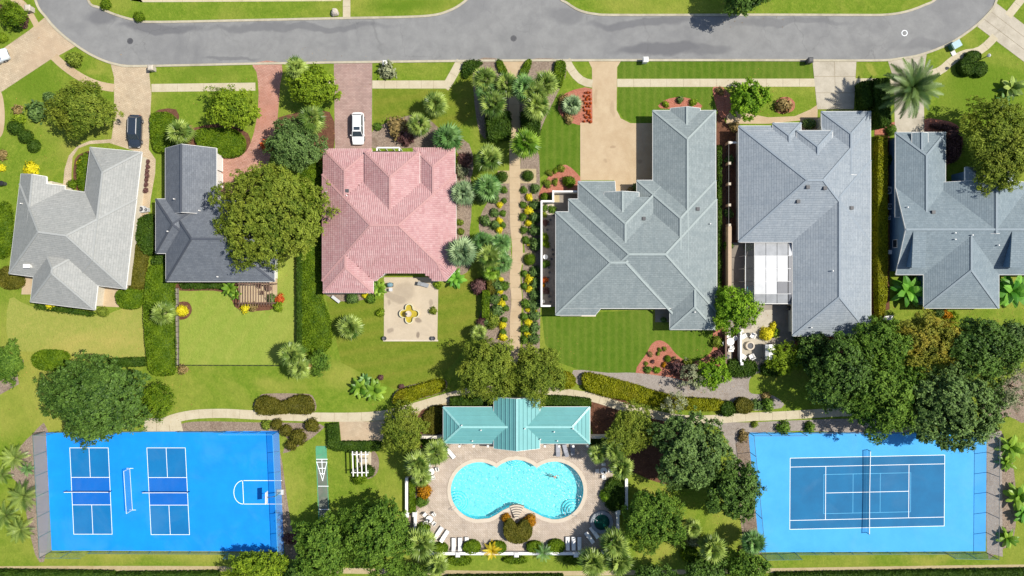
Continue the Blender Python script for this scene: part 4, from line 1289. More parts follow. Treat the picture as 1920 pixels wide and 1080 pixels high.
# shuffleboard lane
M['shuffle_green'] = mat_rough('shuffle_green', C(86, 170, 128, .7), C(110, 184, 142, .7), 1, .8, .05, C(150, 168, 146, .6), .5, .7)
M['shuffle_grey'] = mat_rough('shuffle_grey', C(122, 130, 116), C(146, 150, 136), 1, .8, .05, C(112, 144, 120), .6, .7)
sb = sheet('shuffleboard_lane', [(592, 836), (612, 836), (618, 1000), (599, 1000)], .014, M['shuffle_grey'])
quadsheet('lane_end', [(592.5, 836.5), (611.5, 836.5), (613, 860), (593.5, 860)], .018, M['shuffle_green'], sb)
for a, b in (((593.5, 861), (614, 861)), ((594, 866.5), (613, 866.5)), ((593.7, 866), (605, 901)), ((613, 866), (605, 901)), ((603.5, 861), (604.8, 890)), ((597, 878), (610.5, 878)), ((600, 888), (608.5, 888)),
             ((597, 911.5), (615.5, 911.5)), ((598, 955), (617, 955)), ((603, 981), (608, 966)), ((613, 981), (608, 966)), ((603, 981), (613, 981))):
    line(sb, a, b, .10, M['line_white'], .024 + random.uniform(0, .003))
for a, b in (((592.5, 840), (599, 1000)), ((611.8, 840), (618, 1000))): line(sb, a, b, .12, M['shuffle_green'], .021)

# ------------------------------------------------------------------ swimming pool
PW = [W(*p) for p in POOL]
pool = thing('swimming_pool', 'turquoise three lobed swimming pool below the teal pool house', 'swimming pool', W(969, 915))
n = len(PW)
mb = MB(); mb.add([(p.x, p.y, .05) for p in PW] + [(p.x, p.y, -1.35) for p in PW], [(i, n + i, n + (i + 1) % n, (i + 1) % n) for i in range(n)])
obj('basin_wall', mb, M['pool_wall'], pool)
def fill(pts, z, mat, name, parent):
    mb = MB(); fs = []
    for a, b, c in tessellate_polygon([[Vector((p.x, p.y, 0)) for p in pts]]):
        if (pts[b] - pts[a]).cross(pts[c] - pts[a]).z < 0: b, c = c, b
        fs.append((a, b, c))
    mb.add([(p.x, p.y, z) for p in pts], fs)
    return obj(name, mb, mat, parent)
fill(PW, -1.35, M['pool_floor'], 'basin_floor', pool)
fill(PW, -.14, M['water'], 'water', pool)
for nm, d0, d1, z, mt in (('coping', 0, 7, .075, 'coping'),):
    o1 = [W(*p) for p in offset_loop(POOL, d1)]
    mb = MB()
    mb.add([(p.x, p.y, z) for p in PW] + [(p.x, p.y, z) for p in o1] + [(p.x, p.y, 0) for p in o1] + [(p.x, p.y, -.04) for p in PW],
           [(i, (i + 1) % n, n + (i + 1) % n, n + i) for i in range(n)] + [(n + i, n + (i + 1) % n, 2 * n + (i + 1) % n, 2 * n + i) for i in range(n)]
           + [(3 * n + i, 3 * n + (i + 1) % n, (i + 1) % n, i) for i in range(n)])
    obj(nm, mb, M[mt], pool)
for cx, cy in ((857, 944), (1074, 959), (967, 858)):
    c = W(cx, cy)
    for k, (r, z) in enumerate(((20, -1.05), (15.5, -.78), (11, -.52), (6.5, -.3))):
        o = obj('step', MB().lathe(c.x, c.y, [(r / S, -1.34), (r / S, z)], 28), M['pool_floor'], pool)
        ring = MB()
        m = 28; rr = r / S
        ring.add([(c.x + (rr - dr) * math.cos(i * 2 * math.pi / m), c.y + (rr - dr) * math.sin(i * 2 * math.pi / m), z + .008) for dr in (0, .10) for i in range(m)],
                 [(i, (i + 1) % m, m + (i + 1) % m, m + i) for i in range(m)])
        obj('step_edge', ring, M['pool_wall'], o)
def rail(px, py, dx, dy, label):
    p = W(px, py)
    t = thing('hand_rail', label, 'hand rail', p)
    q = W(px + dx, py + dy)
    obj('rail', MB().tube([(p.x, p.y, 0), (p.x, p.y, .85), (p.x * .6 + q.x * .4, p.y * .6 + q.y * .4, .9), (q.x, q.y, .35), (q.x, q.y, -.6)], .035, 6), M['grey'], t)
rail(847, 954, 15, -11, 'bent steel hand rail over the western pool steps')
rail(1080, 966, -14, -12, 'bent steel hand rail over the eastern pool steps')
# fan shaped cascade steps on the southern rim
t = thing('cascade', 'fan of pale stepped stone spilling into the pool from the planted mound', 'cascade', W(968, 965))
for k in range(6):
    r0, r1 = 6 + k * 4.2, 6 + (k + 1) * 4.2
    P0 = []
    for r in (r0, r1):
        P0.append([W(969 + r * math.sin(math.radians(a)), 976 - r * math.cos(math.radians(a))) for a in (-27, -14, 0, 14, 27)])
    ol = [(p.x, p.y) for p in P0[0]] + [(p.x, p.y) for p in reversed(P0[1])]
    z = .62 - k * .09
    obj('step', MB().prism(ol, 0.0 if k < 4 else -.2, z), M['coping'], t)
    mid = [W(969 + (r1 - .5) * math.sin(math.radians(a)), 976 - (r1 - .5) * math.cos(math.radians(a))) for a in (-26, -13, 0, 13, 26)]
    nb = MB()
    for e, f in zip(mid, mid[1:]): nb.beam((e.x, e.y, z + .01), (f.x, f.y, z + .01), .10, .03)
    obj('step_edge', nb, M['darkgrey'], t)
# hot tub
c = W(1128, 978)
t = thing('hot_tub', 'round hot tub with dark green water east of the pool', 'hot tub', c)
o = MB(); m = 24
R1, R0 = 1.75, 1.25
o.add([(c.x + r * math.cos(i * 2 * math.pi / m), c.y + r * math.sin(i * 2 * math.pi / m), z) for r, z in ((R1 + .1, 0), (R1, .45), (R0, .45), (R0 - .1, .05)) for i in range(m)],
      [(k * m + i, k * m + (i + 1) % m, (k + 1) * m + (i + 1) % m, (k + 1) * m + i) for k in range(3) for i in range(m)] + [tuple(3 * m + i for i in range(m))])
obj('tub', o, mat_rough('spa_stone', (.20, .22, .25, 1), (.28, .30, .32, 1), 2, .7, .4), t)
fill([Vector((c.x + R0 * math.cos(i * 2 * math.pi / m), c.y + R0 * math.sin(i * 2 * math.pi / m), 0)) for i in range(m)], .34, M['water_spa'], 'water', t)
fill([Vector((c.x + (R0 - .02) * math.cos(i * 2 * math.pi / m), c.y + (R0 - .02) * math.sin(i * 2 * math.pi / m), 0)) for i in range(m)], .07, mat_plain('spa_floor', (.05, .26, .22, 1), .5), 'tub_floor', t)
obj('rail', MB().tube([(c.x - 1.4, c.y + .9, .45), (c.x - 1.4, c.y + .9, 1.2), (c.x - .8, c.y + .5, 1.2), (c.x - .8, c.y + .5, .3)], .04), M['lightgrey'], t)

def low_wall(label, a, b, h=.9, w=.34, piers=(), name='garden_wall', mat='white', pw=.6, cat='wall'):
    p, q = W(*a), W(*b)
    t = thing(name, label, cat, (p + q) / 2)
    d = (q - p).normalized(); nn = Vector((-d.y, d.x, 0)) * w / 2
    obj('wall_body', MB().prism([tuple((p + nn)[:2]), tuple((p - nn)[:2]), tuple((q - nn)[:2]), tuple((q + nn)[:2])], 0, h), M[mat], t)
    n2 = nn * 1.25
    obj('wall_cap', MB().prism([tuple((p + n2)[:2]), tuple((p - n2)[:2]), tuple((q - n2)[:2]), tuple((q + n2)[:2])], h + .002, h + .06), M[mat], t)
    for pp in piers:
        v = W(*pp)
        pr = obj('pier', MB().box(v.x, v.y, 0, pw, pw, h + .15), M[mat], t)
        obj('pier_cap', MB().box(v.x, v.y, h + .152, pw * 1.2, pw * 1.2, .1, taper=.7), M[mat], pr)
    return t
low_wall('long low white wall along the south side of the pool deck', (796, 1034), (1145, 1034), piers=((859, 1036), (968, 1036), (1079, 1036)))
low_wall('short white wall on the west side of the pool deck', (764, 893), (764, 960), piers=((764, 962),))
low_wall('white wall running south from the western pool gate', (780, 962), (780, 1002), piers=((779, 961),))
low_wall('white wall beside the palms east of the pool', (1173, 894), (1173, 952))
low_wall('white wall next to the hot tub', (1157, 958), (1157, 1000), piers=((1157, 957),))
low_wall('cream wall joining the pool house on its west side', (791, 816), (831, 816), mat='stucco', h=1.5)
low_wall('cream wall joining the pool house on its east side', (1107, 816), (1143, 816), mat='stucco', h=1.5)

def lounger(px, py, rot, label, mat='white', group='sun loungers round the pool'):
    t = thing('sun_lounger', label, 'sun lounger', W(px, py, .02), math.radians(rot), group)
    fr = MB()
    fr.box(-.33, 0, .26, .05, 1.95, .06); fr.box(.33, 0, .26, .05, 1.95, .06); fr.box(0, -.95, .26, .7, .05, .06); fr.box(0, .95, .26, .7, .05, .06)
    obj('frame', fr, M['grey'], t, False)
    for x in (-.32, .32):
        for y in (-.8, .7): obj('leg', MB().box(x, y, 0, .05, .05, .26), M['grey'], t, False)
    obj('seat', MB().box(0, -.28, .325, .58, 1.32, .06), M[mat], t, False)
    b = MB(); b.add([(-.29, .38, .33), (.29, .38, .33), (.29, 1.0, .72), (-.29, 1.0, .72), (-.29, .38, .39), (.29, .38, .39), (.29, .97, .78), (-.29, .97, .78)],
                    [(3, 2, 1, 0), (4, 5, 6, 7), (0, 1, 5, 4), (1, 2, 6, 5), (2, 3, 7, 6), (3, 0, 4, 7)])
    obj('backrest', b, M[mat], t, False)
    return t
M['sling_grey'] = mat_plain('sling_grey', (.30, .31, .35, 1), .8)
lounger(851, 1019, 180, 'westernmost white lounger of the straight row beside the two tilted ones')
lounger(863, 1018.5, 180, 'middle white lounger of the row south west of the pool')
lounger(875.5, 1017.5, 180, 'white lounger next to the clipped bush south west of the pool')
lounger(823, 997, 146, 'tilted white lounger next to the palm on the south west deck')
lounger(834, 1003.5, 146, 'tilted white lounger beside the straight row of three')
lounger(1064, 1017, 180, 'white lounger next to the clipped round bush south east of the pool')
lounger(1075, 1017, 180, 'middle white lounger of the row south east of the pool')
lounger(1086, 1017, 180, 'white lounger at the eastern end of its straight row of three')
lounger(1104.5, 1006, 218, 'tilted shaded lounger beside the straight eastern row')
lounger(1113.5, 996.5, 216, 'tilted shaded lounger closest to the hot tub')
lounger(1046, 842, 180, 'grey lounger furthest west in front of the pool house', 'sling_grey', 'grey loungers by the pool house')
lounger(1060, 843, 194, 'slightly turned grey lounger in front of the pool house', 'sling_grey', 'grey loungers by the pool house')
lounger(1073.5, 839.5, 180, 'grey lounger in the tree shade by the pool house', 'sling_grey', 'grey loungers by the pool house')
lounger(845, 849, 40, 'lone white lounger at the north west corner of the deck')

def chair(x, y, rz, label, mat='white', group='white patio chairs', z=.02, s=1.0):
    t = thing('patio_chair', label, 'chair', (x, y, z), rz, group)
    obj('seat', MB().box(0, 0, .4 * s, .52 * s, .5 * s, .06), M[mat], t, False)
    obj('backrest', MB().box(0, .26 * s, .42 * s, .52 * s, .07, .5 * s), M[mat], t, False)
    for sx in (-1, 1):
        obj('armrest', MB().box(sx * .28 * s, .0, .6 * s, .07, .5 * s, .05), M[mat], t, False)
        for sy in (-1, 1): obj('leg', MB().box(sx * .23 * s, sy * .22 * s, 0, .05, .05, .4 * s), M[mat], t, False)
    return t
def table(px, py, label, r=.55, mat='white', name='patio_table', z=.02):
    t = thing(name, label, 'table', W(px, py, z))
    obj('tabletop', MB().lathe(0, 0, [(r, .70), (r, .74)], 18), M[mat], t, False)
    obj('pedestal', MB().lathe(0, 0, [(.3, 0), (.28, .05), (.05, .1), (.05, .7)], 10), M['darkgrey'], t, False)
    return t
def parasol(px, py, label):
    p = W(px, py)
    t = thing('parasol', label, 'parasol', p)
    obj('pole', MB().tube([(p.x, p.y, .70), (p.x, p.y, 2.5)], .03), M['darkgrey'], t)
    obj('canopy', MB().lathe(p.x, p.y, [(.14, 1.2), (.17, 1.5), (.1, 2.1), (.03, 2.5)], 8), M['darkgrey'], t)
sets = [(809, 882, .3, 'table north west of the pool'), (806, 971, .8, 'table by the western pool gate'), (1131, 881, 1.6, 'table under the palms north east of the pool')]
for px, py, a0, wh in sets:
    table(px, py, 'round white ' + wh)
    parasol(px, py, 'folded dark parasol through the ' + wh)
    c = W(px, py)
    for k, nm in enumerate(('north', 'west', 'south', 'east')):
        a = math.pi / 2 + k * math.pi / 2 + a0
        chair(c.x + .95 * math.cos(a), c.y + .95 * math.sin(a), a - math.pi / 2, 'white %s chair of the %s' % (nm, wh))

# ------------------------------------------------------------------ vehicles
def car(px, py, rz, label, paint, L=4.75, suv=True, sunroof=False):
    t = thing('parked_car', label, 'car', W(px, py, .016), rz)
    Hh = 1.68 if suv else 1.46
    y0, y1 = -L / 2, L / 2
    st = [(y0, .70, .40, .60, .66), (y0 + .12, .84, .28, .62, .74), (y0 + .5, .91, .24, .66, .86), (y0 + 1.25, .94, .24, .70, .98), (0, .95, .24, .70, 1.02), (y1 - 1.0, .94, .24, .70, 1.04), (y1 - .3, .90, .26, .68, 1.03), (y1 - .06, .84, .30, .66, .98), (y1, .76, .42, .62, .9)]
    mb = MB(); vs = []
    for y, w, zb, zm, zt in st: vs += [(-w * .96, y, zb), (-w, y, zm), (-w * .9, y, zt), (-w * .45, y, zt + .04), (w * .45, y, zt + .04), (w * .9, y, zt), (w, y, zm), (w * .96, y, zb)]
    fs = []
    for i in range(len(st) - 1):
        for k in range(8): fs.append((i * 8 + k, i * 8 + (k + 1) % 8, (i + 1) * 8 + (k + 1) % 8, (i + 1) * 8 + k))
    fs += [tuple(range(7, -1, -1)), tuple((len(st) - 1) * 8 + k for k in range(8))]
    mb.add(vs, fs)
    obj('body', mb, paint, t, False, smooth=False)
    ya, yb, yc, yd = y0 + 1.15, y0 + 1.85, y1 - .62 if suv else y1 - 1.05, y1 - .22 if suv else y1 - .5
    zb, zr = 1.0, Hh
    B = [(-.84, ya), (.84, ya), (.82, yd), (-.82, yd)]; T = [(-.64, yb), (.64, yb), (.64, yc), (-.64, yc)]
    def q(a, b, c, d, nm, mat): obj(nm, MB().add([a, b, c, d], [(0, 1, 2, 3)]), mat, t, False)
    b3 = [(*p, zb) for p in B]; t3 = [(*p, zr) for p in T]
    q(b3[0], b3[1], t3[1], t3[0], 'windscreen', M['glass']); q(b3[2], b3[3], t3[3], t3[2], 'rear_window', M['glass'])
    q(b3[1], b3[2], t3[2], t3[1], 'side_window', M['glass']); q(b3[3], b3[0], t3[0], t3[3], 'side_window', M['glass'])
    rf = obj('roof', MB().add([(-.66, yb - .03, zr), (.66, yb - .03, zr), (.66, yc + .04, zr), (-.66, yc + .04, zr), (-.56, yb + .2, zr + .05), (.56, yb + .2, zr + .05), (.56, yc - .2, zr + .05), (-.56, yc - .2, zr + .05)],
        [(4, 5, 6, 7), (0, 1, 5, 4), (1, 2, 6, 5), (2, 3, 7, 6), (3, 0, 4, 7)]), paint, t, False)
    if sunroof: obj('sunroof', MB().box(0, yb + .42, zr + .045, .95, .5, .015), M['glass'], rf, False)
    pl = MB()
    for sx in (-1, 1):
        pl.beam((sx * .84, ya, zb), (sx * .65, yb, zr), .07, .06); pl.beam((sx * .82, yd, zb), (sx * .65, yc, zr), .09, .08)
        pl.beam((sx * .84, .25, zb), (sx * .65, .25, zr), .05, .08)
    obj('pillar', pl, paint, t, False)
    for sx in (-1, 1):
        if suv: obj('roof_rail', MB().beam((sx * .6, yb + .25, zr + .08), (sx * .6, yc - .15, zr + .08), .04, .04), M['lightgrey'], rf, False)
        obj('mirror', MB().box(sx * 1.02, ya + .2, .98, .2, .14, .14), paint, t, False)
        obj('headlight', MB().box(sx * .66, y0 + .12, .63, .3, .22, .1), M['lightgrey'], t, False)
        obj('taillight', MB().box(sx * .7, y1 - .05, .75, .2, .1, .18), mat_red, t, False)
        for y in (y0 + .9, y1 - .9):
            w = MB()
            ms = MB().lathe(0, 0, [(.33, -.11), (.34, -.07), (.34, .07), (.33, .11)], 14)
            w.add([(sx * .86 + p[2], y + p[0], .34 + p[1]) for p in ms.v], ms.f)
            o = obj('wheel', w, M['black'], t, False)
            ms = MB().lathe(0, 0, [(.2, -.12), (.2, .12)], 10)
            obj('rim', MB().add([(sx * .86 + p[2], y + p[0], .34 + p[1]) for p in ms.v], ms.f), M['grey'], o, False)
    obj('grille', MB().box(0, y0 + .02, .45, .9, .06, .16), M['black'], t, False)
    obj('number_plate', MB().box(0, y1 + .005, .72, .5, .02, .12), M['lightgrey'], t, False)
    return t
def paint(name, c, r=.25):
    m, nt, b = newmat(name)
    b.inputs["Base Color"].default_value = c; b.inputs["Roughness"].default_value = r; b.inputs["Coat Weight"].default_value = .6; b.inputs["Coat Roughness"].default_value = .08
    return m
mat_red = mat_plain('tail_red', (.35, .02, .02, 1), .3)
car(257.5, 248, math.radians(-2), 'dark blue SUV parked on the tan driveway', paint('paint_navy', (.022, .032, .05, 1)), 5.0)
car(673, 243, 0, 'white car with dark sunroof parked in front of the pink roofed house', paint('paint_white', (.78, .78, .78, 1)), 4.9, True, True)
car(-6, 112, math.radians(112), 'pale silver car cut by the picture edge on the wide paved driveway', paint('paint_silver', (.56, .62, .66, 1)), 4.6, False)

# ------------------------------------------------------------------ street furniture
def mailbox(px, py, label, mat, kind='pillar', s=1.0):
    t = thing('mailbox', label, 'mailbox', W(px, py))
    if kind == 'pillar':
        obj('pillar', MB().box(0, 0, 0, .75 * s, .75 * s, 1.25), M[mat], t, False)
        obj('cap', MB().box(0, 0, 1.252, .92 * s, .92 * s, .14, taper=.6), M[mat], t, False)
        obj('door', MB().box(0, .39 * s, .85, .34, .03, .25), M['black'], t, False)
    else:
        obj('post', MB().box(0, 0, 0, .12, .12, 1.0), M['wood'], t, False)
        obj('box', MB().box(0, .05, 1.002, .34, .6, .3), M[mat], t, False)
        obj('flag', MB().box(.19, .1, 1.1, .02, .06, .2), mat_red, t, False)
    return t
mailbox(61, 20, 'stone mailbox pillar beside the curved garden path in the corner', 'stone')
mailbox(289, 131, 'tan mailbox pillar beside the driveway with the dark SUV', 'stone', s=.9)
mailbox(724, 122, 'white mailbox pillar in a small flower bed at the kerb', 'white', s=.8)
mailbox(1208, 116, 'white mailbox pillar on the long green verge', 'white', s=.9)
mailbox(1514, 117, 'dark mailbox pillar beside the jointed concrete driveway', 'darkgrey', s=.9)
r = thing('boulder', 'pale boulder on the verge beside the narrow side path', 'boulder', W(629, 25))
rb = MB().lathe(0, 0, [(.5, -.1), (.62, .3), (.5, .75), (.2, .95)], 9, 1, .95)
rng = random.Random(2); rb.v = [(x + rng.uniform(-.1, .1), y + rng.uniform(-.1, .1), z) for x, y, z in rb.v]
obj('rock', rb, M['stone'], r, False)
for px, py, lab, mt in ((244, 77, 'dark manhole cover in the road bend to the west', 'darkgrey'), (963, 72, 'dark manhole cover where the side road joins', 'darkgrey'), (1696, 62, 'manhole cover with a white ring in the eastern road bend', 'grey')):
    t = thing('manhole_cover', lab, 'manhole cover', W(px, py, .01))
    obj('lid', MB().lathe(0, 0, [(.34, 0), (.34, .012)], 20), M['asphalt' if mt == 'grey' else mt], t, False)
    m = 20; ring = MB().add([(r_ * math.cos(i * 2 * math.pi / m), r_ * math.sin(i * 2 * math.pi / m), .013) for r_ in (.36, .47) for i in range(m)], [(m + i, i, (i + 1) % m, m + (i + 1) % m)[::-1] for i in range(m)])
    obj('frame', ring, M['line_white'] if mt == 'grey' else M['darkgrey'], t, False)
p = W(1815, 123)
t = thing('street_lamp', 'dark street lamp rising from the clipped round bushes', 'street lamp', p)
obj('pole', MB().tube([(p.x, p.y, 0), (p.x, p.y, .6), (p.x, p.y, 4.6)], [.12, .07, .05]), M['black'], t)
obj('lantern', MB().lathe(p.x, p.y, [(.1, 4.6), (.22, 4.8), (.26, 5.1), (.06, 5.3)], 8), M['lightgrey'], t)
t = thing('utility_box', 'green utility cabinet with pale lid beside the curved pavement', 'utility box', W(1786, 88))
obj('cabinet', MB().box(0, 0, 0, 1.3, 1.0, .95, .5), mat_plain('cabinet_green', (.05, .16, .13, 1), .5), t, False)
obj('lid', MB().box(0.1, .1, .952, 1.35, 1.05, .07, .5), mat_plain('cabinet_pale', (.16, .30, .34, 1), .4), t, False)
obj('plinth', MB().box(.1, -1.0, 0, .7, .7, .12, .5), M['lightgrey'], t, False)
def bench(px, py, rz, label, mat='lightgrey'):
    t = thing('bench', label, 'bench', W(px, py), rz)
    for k in range(4): obj('slat', MB().box(0, -.24 + k * .15, .44, 1.7, .12, .04), M[mat], t, False)
    for k in range(3): obj('slat', MB().box(0, .34, .55 + k * .14, 1.7, .04, .11), M[mat], t, False)
    for x in (-.7, .7): obj('leg', MB().box(x, 0, 0, .08, .6, .44), M['grey'], t, False)
bench(542, 650, math.radians(30), 'weathered grey bench half under the palm cluster')
bench(1661, 596, math.radians(4), 'white bench at the south end of the long hedge', 'white')
bench(567, 554, math.radians(-35), 'pale bench leaning beside the pink roofed house', 'white') if False else None
t = thing('rubbish_bin', 'small dark bin on the western lawn', 'bin', W(10, 345))
obj('bin', MB().lathe(0, 0, [(.3, 0), (.36, .9)], 10), M['darkgrey'], t, False)
obj('lid', MB().lathe(0, 0, [(.4, .902), (.38, 1.0), (.1, 1.05)], 10), M['black'], t, False)

# ------------------------------------------------------------------ things round the houses
def ac_unit(px, py, label, s=.8):
    t = thing('air_conditioner', label, 'air conditioner', W(px, py, .02))
    obj('casing', MB().box(0, 0, 0, s, s, .75), M['lightgrey'], t, False)
    obj('fan_grille', MB().lathe(0, 0, [(s * .4, .752), (s * .4, .77)], 14), M['darkgrey'], t, False)
    obj('hub', MB().lathe(0, 0, [(.1, .772), (.1, .8)], 8), M['grey'], t, False)
ac_unit(268, 393, 'grey air conditioner on the side path of the pale house', 1.0)
ac_unit(278, 394, 'smaller air conditioner against the hedge by the pale house', .6)
ac_unit(1661, 358, 'square air conditioner at the north end of the narrow side yard', 1.1)
ac_unit(1664, 388, 'round topped air conditioner beside the blue gable wall', .85)
ac_unit(1662, 409, 'small air conditioner between the hedge and the blue gable wall', .6)
t = thing('storage_box', 'white box at the south end of the narrow side yard', 'box', W(1667, 473))
obj('box', MB().box(0, 0, 0, .75, .6, .6), M['white'], t, False); obj('lid', MB().box(0, 0, .602, .8, .65, .06), M['white'], t, False)
t = thing('side_porch', 'white flat porch hood on the side of the pale house', 'porch', W(259, 372))
obj('hood', MB().box(0, 0, 2.3, .9, 1.4, .12), M['white'], t, False)
for y in (-.6, .6): obj('post', MB().box(.35, y, 0, .09, .09, 2.3), M['white'], t, False)
t = thing('porch_railing', 'white railing round the back patio of the pale house', 'railing', W(183, 560))
for k in range(4):
    p = W(184 - k * 1.1, 542 + k * 10); obj('post', MB().box(p.x, p.y, 0, .14, .14, 1.2), M['white'], t)
a, b = W(184.3, 541), W(180.5, 573)
for z in (.35, .75, 1.15): obj('rail', MB().beam((a.x, a.y, z), (b.x, b.y, z), .08, .07), M['white'], t)

# brown slatted pergola behind the slate house
t = thing('pergola', 'brown slatted pergola on the back patio of the slate grey house', 'pergola', W(482, 550))
x0, x1, ya, yb = 446, 512, 529, 571
for k in range(13):
    x = x0 + 3 + k * (x1 - x0 - 5) / 12
    a, b = W(x, ya, 2.6), W(x, yb + 2, 2.6)
    obj('slat', MB().beam((a.x, a.y, 2.6), (b.x, b.y, 2.6), 10 / 100, .07), M['wood'], t)
for y in (ya + 3, yb - 3):
    a, b = W(x0, y, 2.42), W(x1 + 4, y, 2.42)
    obj('beam', MB().beam((a.x, a.y, 2.42), (b.x, b.y, 2.42), .14, .2), M['wood'], t)
    for x in (x0 + 6, (x0 + x1) / 2, x1 - 2):
        p = W(x, y, 2.4); obj('post', MB().box(p.x, p.y, 0, .16, .16, 2.32), M['wood'], t)
p = W(507, 541); t = thing('patio_table', 'small round dark table on the pergola patio', 'table', p)
obj('tabletop', MB().lathe(0, 0, [(.45, .7), (.45, .74)], 14), M['wood'], t, False); obj('pedestal', MB().lathe(0, 0, [(.25, 0), (.05, .1), (.05, .7)], 8), M['wood'], t, False)
p = W(495, 541)
for k, a in enumerate((.4, 2.5, 4.6)): chair(p.x + .6 * math.cos(a), p.y + .6 * math.sin(a), a - math.pi / 2, 'dark wooden chair %s on the pergola patio' % ('nearest the house', 'under the middle slats', 'nearest the lawn')[k], 'wood', 'dark chairs under the pergola')

# white arbour on the lawn west of the pool
t = thing('garden_arbour', 'white timber arbour on the lawn west of the pool', 'arbour', W(677, 870))
for k in range(4):
    x = 661 + k * 8.2
    a, b = W(x, 846, 2.5), W(x + 1.5, 893, 2.5)
    obj('rafter', MB().beam((a.x, a.y, 2.5), (b.x, b.y, 2.5), .14, .18), M['white'], t)
for y in (852, 886):
    a, b = W(659, y, 2.32), W(691, y, 2.32)
    obj('beam', MB().beam((a.x, a.y, 2.32), (b.x, b.y, 2.32), .13, .18), M['white'], t)
    for x in (662, 687):
        p = W(x, y, 2.3); obj('post', MB().box(p.x, p.y, 0, .16, .16, 2.23), M['white'], t)
sheet('arbour_floor', [(664, 848), (696, 848), (696, 872), (676, 872)], .018, M['concrete'])
bench(681, 862, 0, 'pale slatted bench under the white arbour', 'wood_light')

# white trellis box in front of the pink roof
t = thing('entry_trellis', 'small white trellis frame at the front of the pink roofed house', 'trellis', W(728, 281))
for a, b in (((707, 277), (749, 277)), ((707, 277), (707, 283)), ((749, 277), (749, 283))):
    p, q = W(*a, 2.6), W(*b, 2.6); obj('beam', MB().beam((p.x, p.y, 2.6), (q.x, q.y, 2.6), .2, .2), M['white'], t)
for x in (707, 721, 735, 749):
    p = W(x, 277, 2.5); obj('post', MB().box(p.x, p.y, 0, .15, .15, 2.5), M['white'], t)

# patio behind the pink roofed house: fountain, grill, urns
p = W(768, 588)
t = thing('fountain', 'cream quatrefoil fountain in the middle of the pale patio', 'fountain', p)
def quat(R, r, m=9):
    out = []
    for k in range(4):
        c = k * math.pi / 2
        for i in range(m):
            a = c + (i / (m - 1) - .5) * math.radians(196)
            out.append((R * math.cos(c) + r * math.cos(a), R * math.sin(c) + r * math.sin(a)))
        out.append((R * .93 * math.cos(c + math.pi / 4) * 1.0, R * .93 * math.sin(c + math.pi / 4)))
    return out
q1 = [Vector((x, y, 0)) for x, y in quat(.93, .64)]; q0 = [Vector((x, y, 0)) for x, y in quat(.90, .52)]
n = len(q1)
mb = MB().add([(*v[:2], 0) for v in q1] + [(*v[:2], .5) for v in q1] + [(*v[:2], .5) for v in q0] + [(*v[:2], .1) for v in q0],
              [(k * n + i, k * n + (i + 1) % n, (k + 1) * n + (i + 1) % n, (k + 1) * n + i) for k in range(3) for i in range(n)])
obj('basin', mb, mat_rough('fountain_stone', C(236, 228, 186, .68), C(244, 238, 206, .68), 2, .8, .2), t, False)
def fill_local(pts, z, mat, name, parent):
    mb = MB(); fs = []
    for a, b, c in tessellate_polygon([pts]):
        if (pts[b] - pts[a]).cross(pts[c] - pts[a]).z < 0: b, c = c, b
        fs.append((a, b, c))
    return obj(name, mb.add([(v.x, v.y, z) for v in pts], fs), mat, parent, False)
fill_local(q0, .12, mat_rough('fountain_floor', C(206, 188, 84, .82), C(226, 210, 116, .82), 2, .8, .1), 'basin_floor', t)
fill_local(q0, .36, M['water_fountain'], 'water', t)
obj('pedestal', MB().lathe(0, 0, [(.3, .1), (.16, .3), (.12, .8), (.2, .95)], 12), M['coping'], t, False)
obj('bowl', MB().lathe(0, 0, [(.12, .95), (.42, 1.1), (.48, 1.2), (.38, 1.16), (.1, 1.12), (.1, 1.6), (.2, 1.7), (.05, 1.75)], 14), M['coping'], t, False)
p = W(733, 534)
t = thing('grill', 'blue grey covered grill with a pale side shelf on the patio', 'grill', p)
obj('cabinet', MB().box(0, 0, 0, .8, .6, .85), M['darkgrey'], t, False)
obj('hood', MB().lathe(0, 0, [(.48, .852), (.46, 1.1), (.28, 1.28), (.05, 1.32)], 12, 1, .8), mat_plain('grill_blue', (.14, .24, .28, 1), .35), t, False)
obj('side_shelf', MB().box(.1, -.75, .8, .55, .5, .05), M['lightgrey'], t, False)
obj('leg', MB().box(.1, -.9, 0, .4, .06, .8), M['grey'], t, False)
t = thing('garden_lounge', 'grey folded lounge chair lying near the patio recess', 'lounge chair', W(797, 534), math.radians(75))
obj('seat', MB().box(0, 0, .3, .6, 1.2, .08), M['grey'], t, False)
obj('backrest', MB().add([(-.3, .6, .3), (.3, .6, .3), (.3, 1.0, .9), (-.3, 1.0, .9), (-.3, .66, .3), (.3, .66, .3), (.3, 1.06, .9), (-.3, 1.06, .9)], [(0, 1, 2, 3), (7, 6, 5, 4), (0, 4, 5, 1), (1, 5, 6, 2), (2, 6, 7, 3), (3, 7, 4, 0)]), M['grey'], t, False)
for x in (-.25, .25):
    for y in (-.5, .5): obj('leg', MB().box(x, y, 0, .05, .05, .3), M['grey'], t, False)
def urn(px, py, label):
    t = thing('urn', label, 'urn', W(px, py, .02))
    obj('vase', MB().lathe(0, 0, [(.2, 0), (.12, .12), (.26, .45), (.34, .62), (.28, .6), (.1, .5)], 12), M['darkgrey'], t, False)
urn(722, 634, 'dark urn at the south west corner of the patio'); urn(813, 634, 'dark urn at the south east corner of the patio')
t = thing('planter_bench', 'pale stone seat lying at the back of the pink roofed house', 'bench', W(631, 561), math.radians(-38))
obj('seat', MB().box(0, 0, .4, 1.5, .45, .1), M['lightgrey'], t, False)
for x in (-.5, .5): obj('leg', MB().box(x, 0, 0, .15, .4, .4), M['lightgrey'], t, False)

